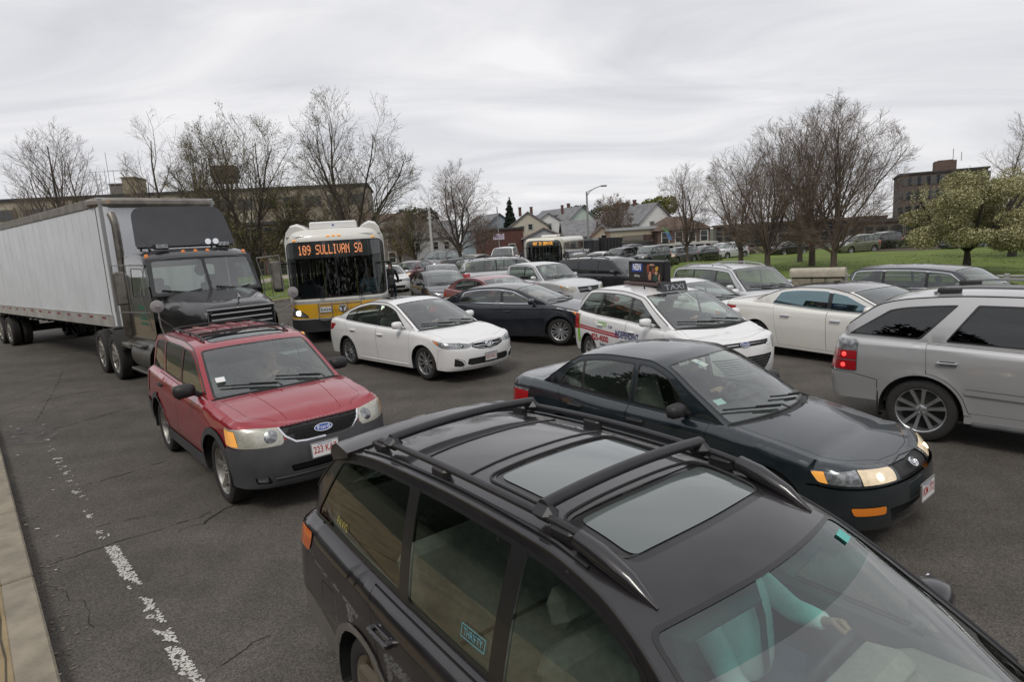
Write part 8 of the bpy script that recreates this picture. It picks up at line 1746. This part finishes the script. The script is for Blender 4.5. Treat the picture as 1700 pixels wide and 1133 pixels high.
# rooftop pieces
def local(p): return blk.matrix_world.inverted() @ p
bpy.context.view_layer.update()
for (u0, u1, v0, m, nm) in ((181, 203, 307, SID['taupe'], 'roof_shed'), (201, 223, 296, mat('penthouse_yellow', (.27, .24, .155), .8, noise=(1, .1)), 'roof_penthouse'), (362, 400, 281, SID['brown'], 'water_tower')):
    a, c = local(at(u0, v0, 97)), local(at(u1, v0, 97)); top = a.z; b = MB()
    if nm == 'water_tower': b.box(((a.x + c.x) / 2, 5, top - .9), (c.x - a.x, 3, 1.8), bev=.15); b.box(((a.x + c.x) / 2, 5, top - 2.2), (c.x - a.x - .3, 2.6, .5)); [b.tube([(x, 5, h0), (x, 5, top - 1.6)], .10, 6) for x in np.linspace(a.x + .2, c.x - .2, 5)]
    else: b.box(((a.x + c.x) / 2, a.y + 2, (top + h0) / 2), (c.x - a.x, 4, top - h0 + .4)); b.box(((a.x + c.x) / 2, a.y + 2, top + .05), (c.x - a.x + .3, 4.3, .15))
    b.build(nm, m, blk, smooth=False)
b = MB()
for u, v0 in ((203, 262), (187, 291), (193, 295), (213, 290), (228, 294), (200, 287)):
    p = local(at(u, v0, 97)); b.tube([(p.x, 5, h0), (p.x, 5, p.z)], .035, 4)
for v0, u0, u1 in ((293, 176, 240), (290, 205, 240)):
    p, q = local(at(u0, v0, 97)), local(at(u1, v0, 97)); b.tube([(p.x, 5, p.z), (q.x, 5, p.z)], .03, 4)
b.build('roof_antenna', mat('antenna_grey', (.2, .2, .2), .5, .5), blk)
p0 = at(408, 395, 75); p1 = at(492, 395, 75); hb_ = at(450, 372, 75).z
block('dark red brick apartment wing with beige window bays by the left lawn', (p0.x - 6, p0.y - 1), (p1.x + 1.5, p1.y + .6), hb_ + .3, 12, BRICKM, 3, 5, panelm=SID['beige'], roofm=ROOFD, ww=.95)
p0 = at(545, 360, 84); p1 = at(658, 360, 84); hb_ = at(600, 352, 84).z
house('taupe sided house with a long brown roof and white corner boards', 606, 351, 84, (p1 - p0).length, 11, hb_ - 2.0, hb_, 0, SID['taupe'], ROOFB, [(x, z) for x in (-.32, -.1, .12, .34) for z in (.25, .68)], 'side', ((-.2, .5),))
house('cream gable house with three chimneys left of the second bus', 876, 349, 108, 6.6, 12, 6.6, 9.4, -6, SID['cream'], ROOFG, ((-.18, .88), (.05, .93), (-.3, .3), (.25, .3), (-.3, .6), (.28, .6)), 'gable', ((-.25, .3), (.05, .4), (.9, .5)), ww=.7, wh=.9)
house('white gabled house behind the cream gable house', 910, 351, 118, 6.0, 10, 6.8, 9.0, 10, SID['white'], ROOFG, ((.0, .85), (-.25, .4), (.25, .4)), 'gable')
house('small pale house with a low roof over the second bus', 902, 375, 92, 6.0, 8, 3.4, 4.8, 0, SID['lightgrey'], mat('roof_pinkish', (.22, .18, .165), .85, noise=(1.5, .2)), ((-.2, .6), (.2, .6)), 'gable')
house('dark grey flat roofed building between the white and mint houses', 930, 352, 126, 7.5, 10, 7.0, 7.6, 0, SID['grey'], ROOFD, ((-.25, .6), (.1, .6)), 'flat')
house('large pale mint gable house behind the street lamp', 966, 340, 122, 9.0, 14, 6.2, 9.8, 30, SID['mint'], ROOFG, ((-.2, .8), (.2, .8), (-.25, .4), (.2, .4)), 'gable', ((.2, .5),))
house('blue grey house with a wide grey roof under the street lamp', 983, 361, 100, 9.0, 9, 3.6, 6.3, 0, SID['blue'], ROOFG, ((-.36, .5), (-.15, .5), (.1, .5), (.36, .5)), 'side')
hw_ = house('small cream shop with a bright orange awning', 999, 371, 86, 5.6, 9, 2.6, 5.2, -8, SID['beige'], ROOFG, ((.05, 1.2),), 'gable', ww=.8, wh=.8, cat='shop', name='shop')
b = MB(); b.prism([(0, 2.75), (-1.3, 2.1), (-1.3, 1.9), (0, 1.9)], 6.4, Matrix(((0, 0, 1), (1, 0, 0), (0, 1, 0))), (-4.4, -.06, 0)); b.build('awning', mat('awning_orange', (.55, .12, .03), .7), hw_, smooth=False)
b = MB(); b.box((1.6, -.1, 1.0), (1.4, .12, .8)); b.build('shop_sign', mat('shop_red', (.30, .02, .02), .6), hw_, smooth=False)
p0, p1 = at(1014, 390, 84), at(1108, 386, 84)
low = block('long low beige commercial building right of the orange awning', (p0.x, p0.y), (p1.x, p1.y + 1), at(1060, 383, 84).z + .5, 10, SID['beige'], 1, 5, wh=.1, ww=.1, name='shop_building', roofm=SID['lightgrey'])[0]
for ch in [c for c in low.children if c.name.startswith('window')]:
    for q in list(ch.children): bpy.data.objects.remove(q)
    bpy.data.objects.remove(ch)
Lw = (p1 - p0).length
for x, w_, z, h_, m in ((Lw * .42, 3.2, 2.2, .7, SID['taupe']), (Lw * .72, 2.0, 2.2, .7, SID['brown']), (Lw * .12, .9, 1.2, 1.8, SID['brown']), (Lw * .5, 7.0, 1.15, 1.0, mat('shopfront', (.05, .05, .05), .3)), (Lw * .88, 2.2, 2.0, .8, SID['taupe'])):
    b = MB(); b.box((x, -.08, z), (w_, .14, h_)); b.build('shop_panel', m, low, smooth=False)
house('pale green gable house behind the round brown tree', 1046, 345, 118, 6.5, 9, 6.4, 9.2, 20, SID['mint'], ROOFG, ((0, .8), (-.2, .4), (.2, .4)))
house('dark brown gable house right of the pale green house', 1068, 346, 112, 5.0, 9, 6.0, 8.6, 0, SID['taupe'], ROOFB, ((0, .85), (0, .4)))
house('white gable house with a steep grey roof', 1090, 334, 110, 7.5, 11, 6.2, 10.0, 24, SID['white'], ROOFG, ((-.15, .85), (.15, .85), (-.2, .4), (.2, .4)), chim=((.0, .6),))
hb2 = house('brown shingled house with white window frames and a columned white porch', 1135, 355, 82, 7.0, 9, 5.2, 8.0, 0, SID['brown'], ROOFB, ((-.36, .72), (-.1, .72), (.15, .72), (.38, .72), (-.36, .3)), 'hip', porch=True)
house('dark red brick building left of the second bus', 828, 376, 96, 7.5, 9, 5.2, 5.6, 0, mat('brick_dark', (.085, .035, .028), .85, noise=(3, .3)), ROOFD, ((.25, .3),), 'flat')
house('pale blue grey house behind the big leafless street tree', 828, 352, 120, 7.5, 9, 6.0, 9.0, 30, SID['blue'], ROOFG, ((0, .7), (-.25, .4), (.25, .4)), 'gable')
house('pale grey house seen through the branches right of the first bus', 700, 365, 112, 11, 9, 5.0, 8.4, 0, SID['lightgrey'], ROOFG, ((-.35, .6), (-.1, .6), (.2, .6), (.38, .6)), 'side')
p0, p1 = at(1495, 300, 118), at(1640, 294, 112)
bb_ = block('tall red brown brick apartment building behind the blossoming tree', (p0.x, p0.y), (p1.x, p1.y), at(1540, 290, 116).z + .6, 14, mat('brick_brown', (.090, .070, .058), .85, noise=(3, .2)), 4, 9, name='apartment_building', roofm=ROOFD)[0]
bpy.context.view_layer.update(); q = bb_.matrix_world.inverted() @ at(1571, 268, 116); b = MB(); b.box((q.x, 4, q.z - 1.6), (3.4, 3, 3.6)); b.box((q.x, 4, q.z + .1), (2.4, 2.4, .5)); b.build('roof_penthouse', BRICKM, bb_, smooth=False)
b = MB(); [b.tube([(q.x + dx_, 4, q.z), (q.x + dx_, 4, q.z + h_)], .07, 4) for dx_, h_ in ((1.3, 2.4), (2.6, 1.6))]; b.build('roof_antenna', mat('antenna_grey', (.2, .2, .2), .5, .5), bb_)
p0, p1 = at(1440, 380, 78), at(1700, 372, 72)
block('long low brown brick building across the road beyond the lawn', (p0.x, p0.y), (p1.x, p1.y), at(1500, 370, 76).z + .6, 10, SID['brown'], 1, 10, name='shop_building', wh=1.2, roofm=ROOFD)
p0, p1 = at(1190, 388, 96), at(1470, 376, 90)
block('dark brick terrace behind the bare lawn trees', (p0.x, p0.y), (p1.x, p1.y), at(1300, 374, 92).z + .6, 10, SID['taupe'], 2, 12, name='terrace', roofm=ROOFB)
# ---- lamps, poles, signs
POLE = mat('pole_alloy', (.30, .30, .30), .45, .5, noise=(3, .15)); lp = at(977, 400, 62); g0 = gz(lp.x, lp.y); top = at(972, 316, 62).z
st = thing('street_lamp', 'tall grey street lamp with a curved arm near the second bus', 'street lamp', (lp.x, lp.y, g0)); h_ = top - g0
b = MB(); b.tube([(0, 0, -.1), (0, 0, h_ * .5), (0, 0, h_ - .2)], [.13, .11, .085], 10); b.lathe([(.22, 0), (.22, .3), (.15, .4)], 10); b.build('pole', POLE, st)
b = MB(); b.tube([(0, 0, h_ - .6), (.35, 0, h_ - .15), (.9, 0, h_ + .12), (1.45, 0, h_ + .28)], [.06, .05, .045, .04], 7); b.tube([(0, 0, h_ - .2), (.9, 0, h_ + .10)], .025, 5); b.build('arm', POLE, st); b = MB(); b.box((1.72, 0, h_ + .27), (.65, .26, .16), bev=.06); b.build('lamp_head', mat('lamp_head_grey', (.22, .22, .22), .5), st)
pp = at(718, 420, 52); g0 = gz(pp.x, pp.y); t_ = at(712, 348, 52); po = thing('lamp_post', 'plain pale grey pole leaning slightly in front of the street tree', 'pole', (pp.x, pp.y, g0)); b = MB(); b.tube([(0, 0, -.1), (t_.x - pp.x, t_.y - pp.y, t_.z - g0)], [.12, .085], 10); b.build('pole', mat('pole_pale', (.42, .42, .39), .6), po); b = MB(); b.box((t_.x - pp.x, t_.y - pp.y, t_.z - g0), (.22, .22, .10), bev=.03); b.build('pole_cap', POLE, po)
pp = at(829, 410, 70); g0 = gz(pp.x, pp.y); t_ = at(827, 344, 70); sp = thing('sign_pole', 'thin pole carrying a pale purple and white sign board', 'sign', (pp.x, pp.y, g0)); b = MB(); b.tube([(0, 0, -.1), (0, 0, t_.z - g0)], .06, 8); b.build('pole', POLE, sp); c = at(827, 393.5, 70); b = MB(); b.box((0, -.10, c.z - g0), (1.25, .10, .62), bev=.02); sb = b.build('sign_board', mat('sign_lilac', (.50, .46, .52), .5), sp)
b = MB(); [b.box((x, -.155, c.z - g0 + z), (.16, .01, .07)) for z in (.12, -.08) for x in np.linspace(-.42, .42, 5)]; tag(b.build('sign_lettering', mat('sign_purple', (.16, .06, .20), .5), sb), kind='stuff')
pp = at(1108, 404, 70); g0 = gz(pp.x, pp.y); bn = thing('feather_banner', 'blue and green feather banner leaning beside the brown shingled house', 'banner', (pp.x, pp.y, g0)); q0, q1 = at(1101, 377, 70), at(1110, 397, 70)
b = MB(); b.tube([(0, 0, 0), (q1.x - pp.x, 0, q1.z - g0), (q0.x - pp.x, 0, q0.z - g0)], .03, 5); b.build('pole', POLE, bn)
for k0, k1, m in ((0, .42, (.12, .35, .12)), (.42, 1, (.06, .20, .45))):
    a, c = q0.lerp(q1, k0), q0.lerp(q1, k1); b = MB(); V = [(a.x - pp.x - .15, .0, a.z - g0), (a.x - pp.x + .35, .05, a.z - g0 - .1), (c.x - pp.x + .40, .06, c.z - g0 - .1), (c.x - pp.x - .10, .0, c.z - g0)]; b.add(V + [(x, y + .02, z) for x, y, z in V], [(0, 1, 2, 3), (7, 6, 5, 4), (0, 4, 5, 1), (2, 6, 7, 3)]); b.build('banner_cloth', mat('banner_%d' % int(k0 * 10), m, .8), bn)
pp = ground(1547, 406); pt = thing('marker_post', 'short white post among the lawn shrubs', 'post', tuple(pp)); b = MB(); b.box((0, 0, .6), (.14, .14, 1.3), bev=.02); b.build('post', WHITE, pt); b = MB(); b.box((0, 0, 1.27), (.20, .20, .06), bev=.02); b.build('cap', WHITE, pt)
# ---- trees
TL = 'trees on the left of the junction'; TR = 'trees on the right lawn'
def T(u, vb, d, vt, spread_px, label, seed, **k):
    "tree whose foot stands at depth d under pixel u and whose top is at pixel row vt"
    p = at(u, vb, d); g0 = gz(p.x, p.y); h = (at(u, vt, d).z - g0) * .925; return bare_tree(label, (p.x, p.y, g0), h, spread_px * d / FPX, seed, **k)
T(585, 420, 43, 128, 215, 'big dark branched tree with a tall ragged crown above the first bus', 3, trunk_h=.15, limbs=9, upright=.62, density=1.12, bk=BARKD, tw=TWIGG, leaves=(BUD, 2600, .055), group=TL, lean=(.6, 0))
T(424, 440, 44, 178, 190, 'bare tree with yellow green buds left of the first bus', 8, trunk_h=.14, limbs=9, upright=.8, density=1.1, bk=BARKD, tw=TWIGG, leaves=(BUD, 3600, .06), group=TL)
T(372, 430, 50, 196, 140, 'upright bare tree behind the truck deflector', 14, trunk_h=.14, limbs=8, upright=.85, density=1.0, bk=BARKD, tw=TWIGG, leaves=(BUD, 1400, .06), group=TL)
T(308, 420, 52, 184, 160, 'spreading bare tree over the trailer front', 21, trunk_h=.16, limbs=8, upright=.6, density=.95, bk=BARKD, tw=TWIG, group=TL)
T(110, 400, 50, 196, 150, 'bare tree with a round crown over the trailer roof', 31, trunk_h=.2, limbs=8, upright=.75, density=1.0, bk=BARKG, tw=TWIG, group=TL)
T(62, 400, 56, 278, 90, 'smaller bare tree left of the round crowned tree', 37, trunk_h=.2, limbs=6, upright=.6, density=.9, bk=BARKG, tw=TWIG, group=TL)
T(505, 440, 46, 300, 150, 'low budding tree close behind the first bus', 41, trunk_h=.2, limbs=9, upright=.4, density=1.1, bk=BARKD, tw=TWIGG, leaves=(BUD, 3800, .07), group=TL)
T(764, 432, 56, 260, 140, 'round crowned leafless street tree in the middle distance', 52, trunk_h=.22, limbs=10, upright=.45, density=1.05, bk=BARKD, tw=TWIG, leaves=(BUDR, 900, .06), group=TL, droop=.25)
T(690, 425, 60, 335, 70, 'small budding tree beside the leaning pole', 57, trunk_h=.2, limbs=7, upright=.6, density=1.0, bk=BARKD, tw=TWIGG, leaves=(BUD, 1800, .07), group=TL)
T(664, 425, 66, 345, 80, 'thin reddish tree right of the taupe house', 58, trunk_h=.2, limbs=7, upright=.7, density=1.0, bk=BARKD, tw=TWIG, leaves=(BUDR, 1200, .06), group=TL)
T(803, 425, 74, 352, 60, 'faint grey tree behind the round crowned street tree', 59, trunk_h=.25, limbs=6, upright=.5, density=.9, bk=BARKG, tw=TWIG, group=TL)
T(1020, 400, 90, 317, 62, 'round brown budding tree among the centre houses', 61, trunk_h=.22, limbs=10, upright=.4, density=1.2, bk=BARKB, tw=TWIG, leaves=(BUDR, 5000, .10), group='trees among the houses')
T(1274, 440, 40.5, 205, 190, 'leafless lawn tree with several leading limbs', 71, trunk_h=.16, limbs=10, upright=.78, density=1.15, bk=BARKB, tw=TWIG, group=TR)
T(1384, 438, 39, 165, 220, 'tall leafless lawn tree with fan shaped crown behind the stone pier', 77, trunk_h=.14, limbs=11, upright=.80, density=1.15, bk=BARKB, tw=TWIG, group=TR, r0=.20)
T(1348, 432, 44, 178, 150, 'leafless lawn tree between the two largest ones', 83, trunk_h=.15, limbs=8, upright=.85, density=1.0, bk=BARKB, tw=TWIG, group=TR)
T(1230, 428, 47, 235, 120, 'slender leafless tree on the left of the lawn group', 87, trunk_h=.17, limbs=8, upright=.7, density=1.05, bk=BARKB, tw=TWIG, group=TR)
T(1140, 425, 58, 262, 90, 'leafless tree in front of the columned porch', 91, trunk_h=.2, limbs=8, upright=.7, density=1.0, bk=BARKB, tw=TWIG, group=TR)
T(1328, 426, 50, 225, 110, 'farther leafless lawn tree seen through the group', 93, trunk_h=.17, limbs=8, upright=.75, density=1.0, bk=BARKB, tw=TWIG, group=TR)
T(1690, 420, 52, 186, 120, 'leafless tree behind the blossoming tree at the right edge', 97, trunk_h=.3, limbs=8, upright=.7, density=1.0, bk=BARKG, tw=TWIG, group=TR)
def BT(u, vb, d, vt, label, seed, n):
    p = at(u, vb, d); g0 = gz(p.x, p.y) + .08; h = at(u, vt, d).z - g0; rr = random.Random(seed); bl = []
    for i in range(30):
        a = rr.random() * 6.28; r = h * .50 * math.sqrt(rr.random()); z = h * (.36 + .52 * rr.random()) * (1 - .20 * (r / (h * .5)) ** 2); s_ = h * rr.uniform(.07, .14); bl.append((r * math.cos(a), r * math.sin(a), z, s_ * 1.25, s_ * 1.25, s_ * .85))
    tr = [([(0, 0, -.1), (.03, 0, h * .12), (0, .02, h * .24)], h * .045)]
    for i in range(9):
        a = i * .72; tr.append(([(0, 0, h * .21), (math.cos(a) * h * .14, math.sin(a) * h * .14, h * .33), (math.cos(a) * h * .30, math.sin(a) * h * .30, h * .50), (math.cos(a) * h * .40, math.sin(a) * h * .40, h * .68)], h * .024))
    for i in range(26): a = rr.random() * 6.28; r = h * .46 * math.sqrt(rr.random()); z = h * (.80 + .12 * rr.random()) * (1 - .25 * (r / (h * .5)) ** 2); bl.append((r * math.cos(a), r * math.sin(a), z, .14, .14, h * .10))
    return leafy('blossom_tree', label, 'tree', (p.x, p.y, g0), bl, LEAF1, n, .050, seed, tr, TR, m2=BLOS)
BT(1605, 432, 32.5, 272, 'low spreading tree in pale green leaf and cream blossom on the lawn', 5, 62000); BT(1680, 424, 42, 262, 'farther blossoming tree at the right frame edge', 6, 34000)
p = at(849, 400, 116); g0 = gz(p.x, p.y); h_ = at(849, 331, 116).z - g0; leafy('evergreen_tree', 'dark pointed evergreen left of the cream gable house', 'tree', (p.x, p.y, g0), [(0, 0, h_ * (.18 + .8 * i / 9), (1 - i / 9.3) * 1.9 + .12, (1 - i / 9.3) * 1.9 + .12, h_ * .075) for i in range(10)], EVER, 9000, .28, 9, [([(0, 0, 0), (0, 0, h_ * .5), (0, 0, h_ * .95)], .25)])
for i, (u, v, d, rx, rz_, m, lb) in enumerate(((957, 343, 150, 2.6, 1.6, LEAF2, 'dark treetops on the skyline behind the mint house'), (1095, 328, 150, 4.2, 2.2, SHRY, 'light green treetop on the skyline behind the white gable house'), (940, 350, 150, 2.0, 1.2, LEAF2, 'small dark treetop behind the flat roofed building'), (1030, 338, 150, 7, 2.0, LEAF2, 'dark wooded skyline behind the round brown tree'), (690, 345, 150, 5, 2.5, EVER, 'dark evergreens behind the leaning pole'))):
    p = at(u, v, d); g0 = gz(p.x, p.y); leafy('leafy_tree', lb, 'tree', (p.x, p.y, g0), [(dx_ * rx, 0, p.z - g0 - rz_ + rr.uniform(-.4, .4), rx * .5, rx * .5, rz_) for dx_ in (-.6, 0, .6)] , m, 3000, .3, 100 + i, [([(0, 0, 0), (0, 0, (p.z - g0) * .5), (0, 0, (p.z - g0) * .9)], .35)])
for i, (u, v, d, s_, m, lb) in enumerate(((1180, 435, 50, .8, SHRB, 'low green shrub at the tip of the right lawn'), (1236, 424, 55, .8, SHRR, 'reddish brown shrub beside the silver compact SUV'), (1275, 422, 56, 1.2, SHRY, 'bright lime shrub left of the lawn trees'), (1215, 428, 54, 1.0, SHRY, 'yellow green ground shrub near the far lawn edge'), (1300, 421, 57, .9, SHRB, 'dark green shrub behind the lawn trees'), (1112, 442, 44, .6, SHRB, 'small round bush beside the taxi billboard'), (1496, 414, 52, 1.4, SHRB, 'low dark green shrub left of the lime bush'), (1528, 408, 52, 1.1, SHRY, 'bright lime bush near the white post'), (1560, 406, 52, 1.3, SHRB, 'green shrub right of the white post'), (1590, 404, 51, 1.4, SHRR, 'russet shrub behind the blossoming tree trunk'), (1640, 402, 50, 1.5, SHRR, 'wide russet grass clump right of the blossoming tree trunk'), (1465, 414, 54, 1.2, SHRB, 'low green shrub at the left of the shrub bed'), (452, 452, 68, 1.4, SHRB, 'dark clipped shrub under the beige window bays'), (470, 452, 68, 1.2, SHRB, 'second clipped shrub nearer the first bus'))):
    p = ground(u, v); g0 = gz(p.x, p.y); leafy('shrub', lb, 'shrub', (p.x, p.y, g0 + .08), [(dx_ * s_ * .8, dy_ * s_ * .4, s_ * .32, s_ * .62, s_ * .6, s_ * .42) for dx_, dy_ in ((-1, 0), (0, .5), (1, -.3), (.4, -.6))], m, 1600, .06, 200 + i, None, 'shrubs', 'foliage')
p = sheet('shrub_bed', [G2(u, v) for u, v in ((1450, 420), (1540, 417), (1660, 408), (1660, 402), (1540, 409), (1450, 413))], .115, mat('mulch', (.06, .04, .028), .95, noise=(8, .4)))
# the tree belt behind the left pavement and behind the camera, outside the frame: what the glass and paint mirror
V = []; F = []; rr = random.Random(77)
for k in range(30000):
    q = rr.random()
    if q < .62: t = rr.uniform(-14, 40); c = kp(t, rr.uniform(12.5, 16)); x, y = c; top = 7.5 + 2.2 * math.sin(t * .55) + math.sin(t * 1.7)
    else: x = rr.uniform(-14, 46); y = rr.uniform(-30, -25); top = 9.0 + 2.0 * math.sin(x * .4) + math.sin(x * 1.3)
    z = top * rr.random() ** .95; p = Vector((x, y, z)); a = Vector((rr.gauss(0, 1), rr.gauss(0, 1), rr.gauss(0, 1))).normalized() * rr.uniform(.22, .5); b_ = a.orthogonal().normalized() * a.length * .6; c = len(V); V += [p - a, p + b_, p + a, p - b_]; F.append((c, c + 1, c + 2, c + 3))
tag(mk('treeline', V, F, LEAF2, smooth=False), kind='stuff')
